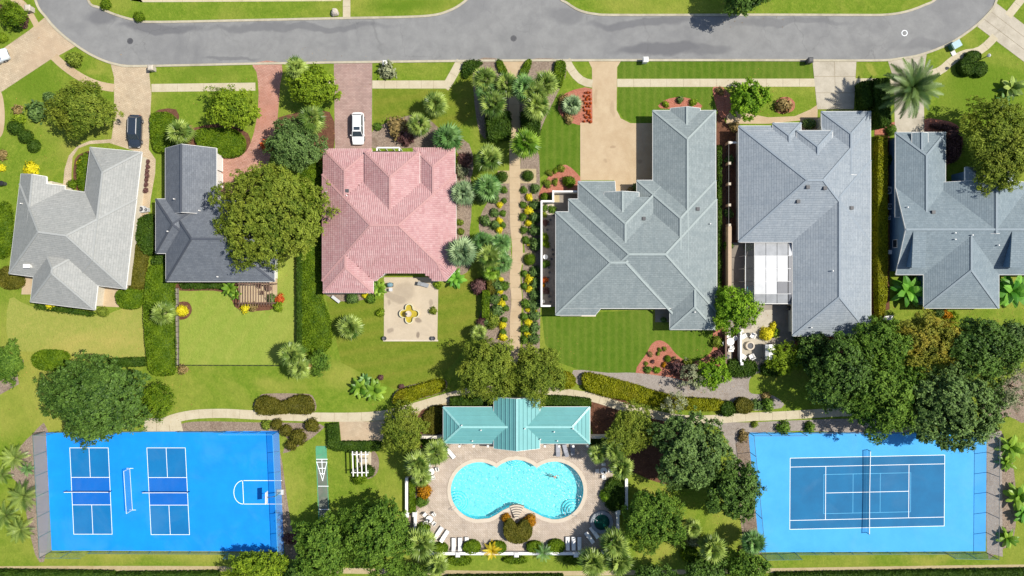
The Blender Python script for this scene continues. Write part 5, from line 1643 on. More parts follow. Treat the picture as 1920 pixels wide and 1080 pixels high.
# white courtyard wall of the green grey house
t = thing('courtyard_wall', 'white wall folding round the gravel courtyard beside the walk', 'wall', W(1014, 470))
for a, b in (((1082, 362), (1036, 362)), ((1036, 360), (1036, 382)), ((1038, 380), (1014, 380)), ((1014.5, 379), (1014.5, 573)), ((1013, 573), (1032, 573))):
    p, q = W(*a), W(*b); d = (q - p).normalized(); nn = Vector((-d.y, d.x, 0)) * .13
    obj('wall_body', MB().prism([tuple((p + nn)[:2]), tuple((p - nn)[:2]), tuple((q - nn)[:2]), tuple((q + nn)[:2])], 0, 2.0 + random.uniform(-.008, .008)), M['white'], t)
sheet('courtyard_slab', [(1037, 366), (1049, 366), (1049, 379), (1037, 379)], .03, M['straw'])
sheet('courtyard_slab', [(1016, 383), (1040, 383), (1040, 404), (1016, 400)], .03, M['coping'])
for k, (x, y) in enumerate(((1038, 404), (1032, 412.5), (1028, 421), (1026, 431), (1036, 468), (1037, 477), (1034, 486), (1029, 502), (1030, 511), (1028, 521), (1026, 530), (1026, 540), (1030, 556), (1032, 566))):
    t = thing('flower_pot', '%s dark flower pot from the north along the courtyard gravel' % ORD[k], 'flower pot', W(x, y), 0, 'dark pots in the gravel courtyard')
    obj('pot', MB().lathe(0, 0, [(.14, 0), (.2, .35), (.17, .34), (.05, .3)], 10), M['darkgrey'], t, False)
t = thing('bird_bath', 'small white bird bath ring in the courtyard gravel', 'bird bath', W(1022.5, 482))
obj('bowl', MB().lathe(0, 0, [(.12, .6), (.36, .72), (.38, .78), (.3, .74), (.05, .7)], 14), M['white'], t, False); obj('pedestal', MB().lathe(0, 0, [(.22, 0), (.08, .1), (.08, .6)], 8), M['white'], t, False)
t = thing('garden_ornament', 'white ring ornament at the south end of the courtyard', 'ornament', W(1019, 565))
obj('ring', MB().tube([(.2 * math.cos(i * .5236), .2 * math.sin(i * .5236), .3) for i in range(13)], .06), M['white'], t, False); obj('post', MB().lathe(0, 0, [(.16, 0), (.05, .1), (.05, .3)], 8), M['white'], t, False)

# brick piers and wall between the green grey and blue grey houses
t = thing('pier_fence', 'dark railing with pale brick piers between two grey houses', 'fence', W(1361, 345))
for y in (272, 310, 348, 387, 424):
    p = W(1361, y); pr = obj('pier', MB().box(p.x, p.y, 0, .38, .38, 1.9), M['brick'], t)
    obj('pier_cap', MB().box(p.x, p.y, 1.902, .46, .46, .12, taper=.75), M['coping'], pr)
a, b = W(1361, 272), W(1361, 424)
for z in (.3, 1.5): obj('rail', MB().beam((a.x, a.y, z), (b.x, b.y, z), .06, .06), M['black'], t)
p = W(1361, 272); q = W(1378, 272)
obj('gate_beam', MB().beam((p.x, p.y, 1.95), (q.x, q.y, 1.95), .25, .2), M['white'], t)
pk = MB()
for k in range(80):
    v = a.lerp(b, (k + .5) / 80); pk.box(v.x, v.y, .2, .03, .03, 1.3)
obj('picket', pk, M['black'], t, kind='stuff')
low_wall('tan brick wall beside the screened pool room', (1361.5, 426), (1361.5, 556), h=1.9, w=.42, mat='tanwall')

# screened pool room of the blue grey house
M['screen_grey'] = mat_plain('dull_panel', (.36, .37, .38, 1), .5, var=.3, scale=.8)
t = thing('pool_enclosure', 'white panelled pool enclosure attached to the blue grey house', 'pool enclosure', W(1445, 510))
ys = [455, 479.5, 503.5, 527.5, 551, 569.5]; xs = [1415, 1436, 1457, 1477.5]
zs = [2.5, 3.15, 3.3, 3.3, 3.15, 2.4]
for j in range(5):
    for i in range(3):
        dark = (j == 3 and i == 2)
        g = .45
        P = [W(xs[i] + g, ys[j] + g, zs[j]), W(xs[i + 1] - g, ys[j] + g, zs[j]), W(xs[i + 1] - g, ys[j + 1] - g, zs[j + 1]), W(xs[i] + g, ys[j + 1] - g, zs[j + 1])]
        s = MB().add([(v.x, v.y, v.z) for v in P] + [(v.x, v.y, v.z - .04) for v in P], [(3, 2, 1, 0), (4, 5, 6, 7), (0, 1, 5, 4), (1, 2, 6, 5), (2, 3, 7, 6), (3, 0, 4, 7)])
        obj('roof_panel', s, M['screen_dark' if dark else 'screen_panel' if 0 < j < 4 else 'screen_grey'], t)
for j in range(6):
    a, b = W(1398 if j in (0, 5) else 1414, ys[j], zs[j]), W(1484, ys[j], zs[j])
    obj('beam', MB().beam((a.x, a.y, zs[j] - .1), (b.x, b.y, zs[j] - .1), .08, .14), M['white' if j in (0, 5) else 'lightgrey'], t)
for x in (1398, 1415):
    for j in range(5):
        a, b = W(x, ys[j], zs[j]), W(x, ys[j + 1], zs[j + 1])
        obj('beam', MB().beam((a.x, a.y, zs[j] - .1), (b.x, b.y, zs[j + 1] - .1), .08, .12), M['grey' if x < 1400 else 'white'], t)
for j in range(6):
    p = W(1398, ys[j], zs[j]); obj('post', MB().box(p.x, p.y, 0, .08, .08, zs[j] - .15), M['lightgrey'], t)
M['lanai_screen'] = mat_mesh('lanai_screen', (.05, .055, .06, 1), .25)
for j in range(5):
    P = [W(1398.5, ys[j] + .5, zs[j] - .05), W(1414.5, ys[j] + .5, zs[j] - .05), W(1414.5, ys[j + 1] - .5, zs[j + 1] - .05), W(1398.5, ys[j + 1] - .5, zs[j + 1] - .05)]
    obj('screen_panel', MB().add(P, [(3, 2, 1, 0)]), M['lanai_screen'], t)
    P = [W(1478.5, ys[j] + .5, zs[j] - .05), W(1485, ys[j] + .5, zs[j] - .05), W(1485, ys[j + 1] - .5, zs[j + 1] - .05), W(1478.5, ys[j + 1] - .5, zs[j + 1] - .05)]
    obj('roof_panel', MB().add(P, [(3, 2, 1, 0)]), M['screen_dark' if j else 'screen_panel'], t)
t = thing('plunge_pool', 'small dark blue pool under the screened enclosure', 'swimming pool', W(1415, 552))
LP = [W(*p) for p in LANAI_POOL]
n = len(LP)
obj('basin_wall', MB().add([(p.x, p.y, .03) for p in LP] + [(p.x, p.y, -1.3) for p in LP], [(i, n + i, n + (i + 1) % n, (i + 1) % n) for i in range(n)]), mat_plain('lanai_tile', (.06, .3, .5, 1), .4), t)
fill(LP, -1.3, mat_plain('lanai_floor', (.10, .42, .62, 1), .6), 'basin_floor', t)
fill(LP, -.1, M['water'], 'water', t)

# fire pit terrace
low_wall('white wall along the west side of the fire pit terrace', (1384, 620), (1384, 678), h=1.4, w=.22, piers=((1385, 619), (1385, 680)), pw=.4)
low_wall('low dark hedge wall beside the small seating area', (1357, 622), (1357, 680), h=1.2, w=.22, mat='wood')
low_wall('white beam wall at the north of the seating area', (1365, 619), (1381, 619), h=1.8, w=.2)
t = thing('fire_pit', 'round pale stone fire pit with dark centre on the terrace', 'fire pit', W(1405, 648, .02))
m = 20
rg = MB().add([(r_ * math.cos(i * 2 * math.pi / m), r_ * math.sin(i * 2 * math.pi / m), z) for r_, z in ((.68, 0), (.68, .55), (.46, .55), (.46, .2)) for i in range(m)],
              [(k * m + i, k * m + (i + 1) % m, (k + 1) * m + (i + 1) % m, (k + 1) * m + i) for k in range(3) for i in range(m)])
obj('ring', rg, M['coping'], t, False)
obj('bowl', MB().lathe(0, 0, [(.45, .2), (.45, .42)], 16), M['darkgrey'], t, False)
for px, py, rz, w in ((1392, 630, 30, 'north west'), (1409, 629, -30, 'north east'), (1391, 668, 150, 'south west'), (1407, 668, 210, 'south east')):
    c = W(px, py); chair(c.x, c.y, math.radians(rz), 'white armchair on the %s side of the fire pit' % w, 'white', 'chairs round the fire pit', .02, 1.35)
table(1367, 640, 'round white table in the narrow seating area by the wall', .6)
c = W(1367, 640)
for k, a in enumerate((.6, 1.9, 3.4, 5.0)): chair(c.x + .95 * math.cos(a), c.y + .95 * math.sin(a), a - math.pi / 2, 'white chair %s of the small round seating table' % ('north east', 'north', 'west', 'south')[k])
t = thing('bench', 'white bench south of the small round seating table', 'bench', W(1369, 656))
obj('seat', MB().box(0, 0, .4, .8, .5, .08), M['white'], t, False); obj('backrest', MB().box(0, .28, .4, .8, .07, .5), M['white'], t, False)
for x in (-.3, .3): obj('leg', MB().box(x, 0, 0, .06, .45, .4), M['white'], t, False)
c = W(1363, 668); chair(c.x, c.y, 1.2, 'dark chair in the south corner of the small seating area', 'darkgrey', 'odd chairs')
p = W(1444.5, 660, 2.2)
t = thing('grill_gazebo', 'white metal roofed grill gazebo at the edge of the fire pit terrace', 'gazebo', (p.x, p.y, 0))
rf = MB().add([(p.x - .75, p.y - 1.15, 2.15), (p.x + .75, p.y - 1.15, 2.15), (p.x + .75, p.y + 1.15, 2.15), (p.x - .75, p.y + 1.15, 2.15), (p.x - .3, p.y - 1.15, 2.5), (p.x - .3, p.y + 1.15, 2.5)],
              [(1, 2, 5, 4), (3, 0, 4, 5), (0, 1, 4), (2, 3, 5), (3, 2, 1, 0)])
obj('roof', rf, M['white'], t)
for sx in (-.65, .65):
    for sy in (-1.05, 1.05): obj('post', MB().box(p.x + sx, p.y + sy, 0, .09, .09, 2.14), M['darkgrey'], t)
obj('counter', MB().box(p.x, p.y, 0, .7, 1.9, .9), M['grey'], t)
t = thing('patio_heater', 'dark round barbecue beside the screened porch', 'barbecue', W(1476, 577, .02))
obj('bowl', MB().lathe(0, 0, [(.1, .5), (.36, .75), (.38, .85), (.25, 1.02), (.04, 1.08)], 12), M['black'], t, False)
for a in (0, 2.1, 4.2): obj('leg', MB().tube([(.15 * math.cos(a), .15 * math.sin(a), .6), (.35 * math.cos(a), .35 * math.sin(a), 0)], .03), M['grey'], t, False)

# ------------------------------------------------------------------ iron fence of the slate house's back lawn
t = thing('iron_fence', 'thin dark iron fence round the back lawn of the slate house', 'fence', W(340, 684))
for a, b, c in (((337, 684), (525, 684.5), 18), ((335, 540), (336, 684), 14)):
    A, B = Vector(a), Vector(b)
    for i in range(c + 1):
        p = W(*A.lerp(B, i / c)); obj('post', MB().box(p.x, p.y, 0, .05, .05, 1.3), M['black'], t)
    p, q = W(*a), W(*b)
    for z in (.2, 1.2): obj('rail', MB().beam((p.x, p.y, z), (q.x, q.y, z), .04, .05), M['black'], t)
strip('edging_path', [(332, 540), (332.5, 684)], 7, 20, M['grey_slab'], z=.02)

# ------------------------------------------------------------------ swimmer
sk = bpy.data.meshes.new('person')
c = W(1037, 894)
pts = [(0, 0, -.30), (.22, 0, -.24), (.42, 0, -.20), (.56, 0, -.13), (.70, 0, -.02), (.80, 0, .0),      # hips, waist, chest, neck, head, crown
       (.46, .19, -.2), (.66, .42, -.16), (.92, .50, -.1), (1.02, .50, -.1),                          # left arm
       (.46, -.19, -.2), (.30, -.45, -.16), (.42, -.68, -.12), (.48, -.74, -.12),                     # right arm
       (-.04, .1, -.34), (-.40, .16, -.5), (-.78, .22, -.62), (-.95, .24, -.66),                       # legs
       (-.04, -.1, -.34), (-.42, -.2, -.42), (-.80, -.2, -.6), (-.97, -.2, -.62)]
ed = [(0, 1), (1, 2), (2, 3), (3, 4), (4, 5), (2, 6), (6, 7), (7, 8), (8, 9), (2, 10), (10, 11), (11, 12), (12, 13), (0, 14), (14, 15), (15, 16), (16, 17), (0, 18), (18, 19), (19, 20), (20, 21)]
rad = [.14, .13, .16, .06, .11, .09, .07, .05, .04, .035, .07, .05, .04, .035, .1, .08, .055, .035, .1, .08, .055, .035]
sk.from_pydata(pts, ed, [])
po = bpy.data.objects.new('person', sk); COL.objects.link(po); po.location = (c.x, c.y, 0); po.scale = (.85, .85, .85); po.rotation_euler = (0, 0, -.3)
md = po.modifiers.new('skin', 'SKIN'); sv = sk.skin_vertices[0].data if sk.skin_vertices else None
if sv is None:
    sk.skin_vertices.new() if hasattr(sk.skin_vertices, 'new') else None
bm = bmesh.new(); bm.from_mesh(sk); lay = bm.verts.layers.skin.verify(); bm.verts.ensure_lookup_table()
for i, v in enumerate(bm.verts):
    v[lay].radius = (rad[i], rad[i]); v[lay].use_root = (i == 0)
bm.to_mesh(sk); bm.free()
po.modifiers.new('sub', 'SUBSURF').levels = 2; po.modifiers['sub'].render_levels = 2
sk.materials.append(mat_plain('skin', (.50, .30, .22, 1), .5))
tag(po, 'swimmer with dark hair moving through the eastern lobe of the pool', 'person')
def blob(cx, cy, cz, rx, ry, rz_, mat, name, parent):
    ms = MB().lathe(0, 0, [(.05, -1), (.6, -.8), (.95, -.3), (1, 0), (.95, .3), (.6, .8), (.05, 1)], 12)
    o = obj(name, MB().add([(cx + x * rx, cy + y * ry, cz + z * rz_) for x, y, z in ms.v], ms.f), mat, parent, False, smooth=True); return o
blob(.74, 0, .02, .14, .13, .12, M['black'], 'hair', po)
blob(.02, 0, -.3, .2, .19, .16, mat_plain('swim_suit', (.02, .06, .10, 1), .7), 'swimming_trunks', po)

# ------------------------------------------------------------------ planting
NPR = np.random.default_rng(11)

def leaf_mesh(name, P, N, size, rnd, asp=.55, core=None):
    """diamond leaves at points P facing N; core = (verts, faces) of the dense inside of the plant"""
    n = len(P)
    N = N / np.maximum(1e-6, np.linalg.norm(N, axis=1, keepdims=True))
    r = NPR.normal(size=(n, 3))
    T = r - (r * N).sum(1, keepdims=True) * N
    T /= np.maximum(1e-6, np.linalg.norm(T, axis=1, keepdims=True))
    B = np.cross(N, T)
    s = np.asarray(size).reshape(-1, 1) if np.ndim(size) else np.full((n, 1), size)
    fold = N * s * .12
    V = np.stack([P - T * s, P + B * s * asp + fold, P + T * s, P - B * s * asp + fold], 1).reshape(-1, 3)
    me = bpy.data.meshes.new(name)
    cv = np.zeros((0, 3)) if core is None else np.asarray(core[0], float)
    cf = [] if core is None else core[1]
    nl = n * 4 + sum(len(f) for f in cf)
    me.vertices.add(n * 4 + len(cv)); me.loops.add(nl); me.polygons.add(n + len(cf))
    me.vertices.foreach_set("co", np.concatenate([V, cv]).astype(np.float32).ravel())
    li = list(np.arange(n * 4)) + [i + n * 4 for f in cf for i in f]
    me.loops.foreach_set("vertex_index", np.array(li, dtype=np.int32))
    starts = list(range(0, n * 4, 4)); q = n * 4
    for f in cf: starts.append(q); q += len(f)
    me.polygons.foreach_set("loop_start", np.array(starts, dtype=np.int32))
    at = me.attributes.new("rnd", 'FLOAT', 'FACE')
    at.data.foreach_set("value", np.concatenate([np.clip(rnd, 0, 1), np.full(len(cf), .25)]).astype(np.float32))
    me.update(calc_edges=True); me.validate()
    return me

def fib(n):
    i = np.arange(n) + .5
    ph = np.arccos(1 - 2 * i / n); th = np.pi * (1 + 5 ** .5) * i
    return np.stack([np.cos(th) * np.sin(ph), np.sin(th) * np.sin(ph), np.cos(ph)], 1)

def ico(cx, cy, cz, rx, ry, rz, sub=1):
    bm = bmesh.new(); bmesh.ops.create_icosphere(bm, subdivisions=sub, radius=1)
    bm.verts.ensure_lookup_table()
    v = [(cx + p.co.x * rx, cy + p.co.y * ry, cz + p.co.z * rz) for p in bm.verts]
    f = [tuple(x.index for x in q.verts) for q in bm.faces]; bm.free()
    return v, f

def crown_mesh(rx, ry, zc, hz, leaf, lobes, dens, open_=0.0):
    """uneven crown: lobes of leaf clumps with gaps between them"""
    rm = math.sqrt(rx * ry)
    lob = fib(lobes * 2); lob = lob[lob[:, 2] > -.2]
    lob = lob + NPR.normal(scale=.18, size=lob.shape); lob /= np.linalg.norm(lob, axis=1, keepdims=True)
    lw = NPR.uniform(.16, .36, len(lob)); lt = NPR.uniform(-.15, .15, len(lob))
    P, Nn, R = [], [], []
    ph = NPR.uniform(0, 6.28, 4)
    area = 4 * math.pi * ((rx * ry) ** 1.6 / 3 + 2 * (rm * hz) ** 1.6 / 3) ** (1 / 1.6) * .62
    for layer, (f0, f1, per) in enumerate(((.90, 1.05, .30), (.72, .84, .55))):
        if open_ and layer: continue
        ncl = int(area / per * (dens / 50) * (.7 if open_ else 1))
        d = fib(int(ncl / .62)); d = d[d[:, 2] > -.24]
        d = d + NPR.normal(scale=.16 / max(1, rm ** .5), size=d.shape); d /= np.linalg.norm(d, axis=1, keepdims=True)
        c = d @ lob.T
        near = c.argmax(1)
        g = np.exp(-((1 - c.max(1)) / .05) ** 1.3)
        az = np.arctan2(d[:, 1], d[:, 0])
        wob = 1 + .055 * np.sin(2 * az + ph[0]) + .05 * np.sin(3 * az + ph[1]) + .045 * np.sin(5 * az + ph[2]) + .03 * np.sin(9 * az + ph[3])
        env = (.72 + lw[near] * g * 1.15) * wob
        if not layer:
            keep = NPR.random(len(d)) < np.clip(.45 + .9 * g, 0, 1)
            d, near, g, env = d[keep], near[keep], g[keep], env[keep]
        rr = env * NPR.uniform(f0, f1, len(d)) * (1 + (NPR.random(len(d)) < .06) * NPR.uniform(0, .14, len(d)))
        if open_: rr *= NPR.uniform(.55, 1.05, len(d))
        cen = d * rr[:, None]
        ct = NPR.uniform(-.22, .22, len(d)) + lt[near] + .25 * (g - .55)  # hollows between lobes get a darker leaf tone, painted as shade
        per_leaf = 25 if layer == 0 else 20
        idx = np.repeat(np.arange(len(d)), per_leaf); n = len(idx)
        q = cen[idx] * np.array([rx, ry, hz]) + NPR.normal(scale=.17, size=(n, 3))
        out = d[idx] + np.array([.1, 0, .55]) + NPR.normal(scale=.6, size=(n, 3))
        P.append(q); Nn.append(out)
        R.append(np.clip(.5 + ct[idx] + NPR.normal(scale=.2, size=n) - .12 * layer, 0, 1))  # inner leaf layer coloured darker to suggest shade inside the crown
    P = np.concatenate(P); Nn = np.concatenate(Nn); R = np.concatenate(R)
    P[:, 2] += zc
    leaf *= .62
    cores_v, cores_f = ([], []) if open_ else ico(0, 0, zc, rx * .5, ry * .5, hz * .5, 2)
    size = leaf * NPR.uniform(.7, 1.3, len(P))
    return leaf_mesh('crown', P, Nn, size, R, core=(cores_v, cores_f) if cores_v else None)

def tree(px, py, r, h, mat, label, leaf=.26, lobes=11, dens=48, ry=None, open_=0.0, group=None):
    ry = ry or r
    zc = h * .62
    p = W(px, py, h * .72); p.z = 0
    k = (HC - h * .72) / HC / S
    rx_, ry_ = r * k * 1.04, ry * k * 1.04
    t = thing('tree', label, 'tree', p, 0, group)
    hz = min(h * .40, max(rx_, ry_) * .85)
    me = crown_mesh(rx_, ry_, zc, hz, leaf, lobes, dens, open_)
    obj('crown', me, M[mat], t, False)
    tr = MB(); R0 = .05 * h ** 1.0 * .55 + .06
    bend = random.uniform(-.3, .3)
    tr.tube([(0, 0, -.05), (0, 0, .25), (bend * .3, bend * .2, h * .3), (bend, bend * .6, h * .62)], [R0 * 1.5, R0, R0 * .8, R0 * .45], 7)
    for i in range(6):
        a = i * 1.05 + random.uniform(-.3, .3); e = random.uniform(.45, .75)
        tr.tube([(bend * .3, bend * .2, h * random.uniform(.26, .42)), (math.cos(a) * rx_ * .3, math.sin(a) * ry_ * .3, h * .55), (math.cos(a) * rx_ * e, math.sin(a) * ry_ * e, h * random.uniform(.55, .66))], [R0 * .5, R0 * .32, R0 * .12], 5)
    obj('trunk', tr, M['trunk'], t, False)
    return t

TREES = [
 (148, 203, 56, 6.5, 'lf_olive', 'broad olive brown tree on the lawn by the wide paved driveway', dict(ry=57, leaf=.24, dens=62)),
 (430, 199, 46, 5.5, 'lf_yellowgreen', 'yellow green tree beside the salmon brick driveway', dict(ry=42, leaf=.24)),
 (586, 160, 46, 6.0, 'lf_yellowgreen', 'rounded yellow green tree between the brick and mauve driveways', dict(ry=44, leaf=.26)),
 (550, 270, 56, 7.5, 'lf_dark', 'dark grey green tree at the corner of the pink roof', dict(ry=52, leaf=.22, dens=60)),
 (503, 402, 100, 10.5, 'lf_olive', 'huge olive green tree between the slate and pink roofs', dict(ry=100, leaf=.26, lobes=20, dens=52)),
 (170, 752, 93, 10, 'lf_deep', 'huge dark green tree above the pickleball courts', dict(ry=84, leaf=.27, lobes=18, dens=52)),
 (290, 752, 40, 4.0, 'lf_hedge', 'bright green spreading tree tucked beside the huge dark one', dict(ry=36, leaf=.2)),
 (8, 682, 30, 5.5, 'lf_mid', 'leafy tree cut by the western edge of the lawn', dict(ry=42, leaf=.24)),
 (913, 694, 60, 8.0, 'lf_olive', 'western of the twin olive trees at the end of the garden walk', dict(ry=60, leaf=.2, dens=70)),
 (1008, 702, 58, 7.6, 'lf_olive', 'eastern of the twin olive trees at the end of the garden walk', dict(ry=52, leaf=.2, dens=70)),
 (757, 805, 46, 5.5, 'lf_olive', 'olive tree between the clipped hedge and the pool house', dict(ry=45, leaf=.2, dens=70)),
 (1185, 810, 50, 6.2, 'lf_olive', 'olive tree east of the pool house', dict(ry=48, leaf=.2, dens=70)),
 (1296, 848, 68, 9.5, 'lf_dark', 'large dark glossy tree between the pool and the tennis court', dict(ry=80, leaf=.30, lobes=15)),
 (1378, 921, 54, 8.5, 'lf_deep', 'dark tree leaning over the western edge of the tennis court', dict(ry=58, leaf=.28, lobes=12)),
 (1226, 975, 58, 7.5, 'lf_mid', 'fresh green tree east of the hot tub wall', dict(ry=62, leaf=.24, lobes=14, dens=60)),
 (606, 1030, 58, 8.5, 'lf_mid', 'green tree at the end of the shuffleboard lane', dict(ry=62, leaf=.28, lobes=14)),
 (706, 1008, 66, 9.0, 'lf_mid', 'tall green tree south west of the pool deck', dict(ry=72, leaf=.28, lobes=16)),
 (482, 1066, 66, 6.5, 'lf_yellowgreen', 'yellow green tree at the south east corner of the blue court', dict(ry=32, leaf=.24)),
 (1582, 700, 64, 9.5, 'lf_deep', 'westernmost dark tree of the grove above the tennis court', dict(ry=72, leaf=.28, lobes=14)),
 (1652, 648, 60, 8.5, 'lf_mid', 'green tree of the grove touching the blue grey roof', dict(ry=50, leaf=.26)),
 (1662, 742, 72, 10.0, 'lf_mid', 'central green tree of the grove above the tennis court', dict(ry=76, leaf=.28, lobes=15)),
 (1738, 640, 70, 8.5, 'lf_autumn', 'yellowing tree in the middle of the grove', dict(ry=54, leaf=.24, lobes=13)),
 (1850, 655, 74, 9.5, 'lf_deep', 'dark tree of the grove close to the eastern edge', dict(ry=58, leaf=.28, lobes=13)),
 (1790, 766, 88, 10.5, 'lf_dark', 'largest dark tree of the grove overhanging the tennis court corner', dict(ry=82, leaf=.30, lobes=18)),
 (1905, 640, 36, 7.0, 'lf_dark', 'dark tree cut by the eastern edge beside the grove', dict(ry=40, leaf=.26)),
 (1908, 725, 32, 5.0, 'lf_grey', 'thin grey green tree over the mulch at the eastern edge', dict(ry=55, leaf=.2, dens=34, open_=1)),
 (1878, 272, 72, 8.5, 'lf_olive', 'big olive green tree in front of the teal grey house', dict(ry=86, leaf=.24, lobes=16, dens=58)),
 (1405, 184, 38, 4.5, 'lf_bright', 'spiky bright green tree in front of the blue grey house', dict(ry=38, leaf=.34, dens=30)),
 (1379, 579, 46, 6.5, 'lf_bright', 'bright green tree shading the corner of the green grey roof', dict(ry=46, leaf=.26, dens=50)),
 (1338, 700, 32, 4.5, 'lf_bright', 'bright green tree on the gravel south of the red mulch', dict(ry=32, leaf=.24)),
 (1300, 705, 34, 4.5, 'lf_grey', 'open grey green tree beside the red mulch bed', dict(ry=34, leaf=.22, dens=30, open_=1)),
 (1400, -14, 46, 8.0, 'lf_deep', 'dark tree at the top edge above the road', dict(ry=38, leaf=.26)),
 (597, 680, 20, 2.6, 'lf_mid', 'round green bush at the south end of the long planted strip', dict(ry=24, leaf=.2)),
 (1402, 1066, 44, 6.0, 'lf_mid', 'green tree at the bottom edge below the tennis court corner', dict(ry=30, leaf=.26)),
 (1325, 1078, 44, 6.0, 'lf_deep', 'dark tree at the bottom edge between pool and tennis court', dict(ry=26, leaf=.26)),
 (1228, 1082, 42, 5.5, 'lf_deep', 'dark low tree at the bottom edge south of the fresh green tree', dict(ry=24, leaf=.24)),
 (560, 1078, 40, 6.0, 'lf_deep', 'dark tree at the bottom edge left of the shuffleboard trees', dict(ry=24, leaf=.26)),
 (770, 1076, 46, 4.0, 'lf_mid', 'low green tree at the bottom edge south west of the pool', dict(ry=18, leaf=.22)),
 (22, 26, 26, 3.0, 'lf_hedge', 'bright green bush tree in the top western corner', dict(ry=24, leaf=.2)),
 (1265, 755, 30, 5.5, 'lf_grey', 'pale flowering tree at the bend of the eastern path', dict(ry=24, leaf=.2, dens=34, open_=1)),
 (1480, 672, 44, 3.5, 'lf_yellowgreen', 'spreading yellow green shrub tree east of the grill gazebo', dict(ry=30, leaf=.22)),
 (1530, 660, 40, 5.0, 'lf_deep', 'dark tree between the gazebo planting and the grove', dict(ry=36, leaf=.26)),
]
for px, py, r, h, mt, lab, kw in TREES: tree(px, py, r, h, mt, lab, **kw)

# ---- palms
def fan_frond(L, droop, seed):
    rng = random.Random(seed)
    mb = MB(); pet = L * .42
    pts = [(0, 0, 0), (pet * .5, 0, .05 * L), (pet, 0, .03 * L)]
    mb.add([(0, -.03, 0), (0, .03, 0), (pet, .02, .03 * L), (pet, -.02, .03 * L)], [(0, 1, 2, 3)])
    n = 17
    for i in range(n):
        a = math.radians(-115 + 230 * i / (n - 1)); l = L * .60 * (1 - .28 * abs(a) / 2) * rng.uniform(.88, 1.1)
        c, s = math.cos(a), math.sin(a); w = .052 * L
        m = .5; d = droop * L
        tip = (pet + c * l, s * l, .03 * L - d * rng.uniform(.7, 1.3)); mid = (pet + c * l * m, s * l * m, .05 * L - d * .22)
        mb.add([(pet, 0, .03 * L), (mid[0] + s * w, mid[1] - c * w, mid[2] - .02), tip, (mid[0] - s * w, mid[1] + c * w, mid[2] + .03)], [(0, 1, 2, 3)])
    return mb.mesh('frond')
FAN = [fan_frond(1.0, d, k) for k, d in enumerate((.10, .22, .38))]

def pin_frond(L, arch, n=18, wl=.16):
    mb = MB()
    def at(t): return Vector((L * (t - .12 * arch * t * t), 0, L * (.42 * arch * t - .78 * arch * t * t)))
    ps = [at(i / 6) for i in range(7)]
    for a, b in zip(ps, ps[1:]):
        mb.add([(a.x, -.02, a.z), (a.x, .02, a.z), (b.x, .015, b.z), (b.x, -.015, b.z)], [(0, 1, 2, 3)])
    for i in range(n):
        t = .14 + .84 * i / (n - 1); p = at(t); d = (at(min(1, t + .02)) - at(t - .02)).normalized()
        l = L * wl * (math.sin(math.pi * min(1, t * .9 + .12)) * .8 + .3)
        for s in (-1, 1):
            tip = p + d * l * .75 + Vector((0, s * l * .8, -.12 * l)); w = .022 * L
            m = p.lerp(tip, .4)
            mb.add([tuple(p), tuple(m - d * w), tuple(tip), tuple(m + d * w)], [(0, 1, 2, 3)])
    return mb.mesh('frond')
PIN = [pin_frond(1.0, a) for a in (.7, 1.0)]
PIN_S = [pin_frond(1.0, a, 13, .2) for a in (.8, 1.1)]

def big_leaf():
    mb = MB(); n = 6
    vs = []
    for i in range(n + 1):
        t = i / n; x = t * (1 - .12 * t); z = .34 * t - .62 * t * t
        w = .19 * math.sin(math.pi * min(.97, .1 + t * .9)) ** .6
        vs += [(x, -w, z - .06), (x, 0, z + .0), (x, w, z - .06)]
    fs = []
    for i in range(n): fs += [(3 * i, 3 * i + 1, 3 * i + 4, 3 * i + 3), (3 * i + 1, 3 * i + 2, 3 * i + 5, 3 * i + 4)]
    return mb.add(vs, fs).mesh('leaf')
BIGLEAF = big_leaf()
MATMESH = {}
def with_mat(me, mat):
    k = (me.name, mat)
    if k not in MATMESH:
        c = me.copy(); c.materials.clear(); c.materials.append(M[mat]); MATMESH[k] = c
    return MATMESH[k]

def palm(px, py, r, h, mat, label, kind='fan', n=26, name='palm_tree', cat='palm tree', dead=0, lean=0.0, group=None):
    p = W(px, py, h); p.z = 0
    t = thing(name, label, cat, p, 0, group)
    R = r / S * (HC - h) / HC
    if h > .5:
        rt = .17 if kind == 'fan' else .26
        obj('trunk', MB().tube([(0, 0, -.05), (0, 0, h * .3), (lean * .3, 0, h * .7), (0, 0, h)], [rt * 1.25, rt, rt * .9, rt], 8), M['palmtrunk'], t, False)
    rot0 = random.uniform(0, 6.28)
    for i in range(n):
        u = i / max(1, n - 1)
        if kind == 'fan': el = math.radians(78 - 105 * u ** .85 + random.uniform(-8, 8)); ms = FAN[min(2, int(u * 3))]; nm = 'frond'
        elif kind == 'pin': el = math.radians(74 - 84 * u + random.uniform(-7, 7)); ms = PIN[i % 2]; nm = 'frond'
        elif kind == 'sago': el = math.radians(62 - 60 * u + random.uniform(-7, 7)); ms = PIN_S[i % 2]; nm = 'frond'
        else: el = math.radians(72 - 68 * u + random.uniform(-8, 8)); ms = BIGLEAF; nm = 'leaf'
        az = rot0 + i * 2.39996 + random.uniform(-.15, .15)
        L = R * random.uniform(.92, 1.10) * {'fan': 1.0, 'pin': 1.14, 'sago': 1.15}.get(kind, 1.05)
        m = 'fr_dead' if i >= n - dead else mat
        o = bpy.data.objects.new(nm, with_mat(ms, m)); COL.objects.link(o); o.parent = t
        o.location = (0, 0, h - .12 * u)
        o.rotation_euler = (random.uniform(-.25, .25), -el, az)
        o.scale = (L, L * random.uniform(.9, 1.15), L)
    return t
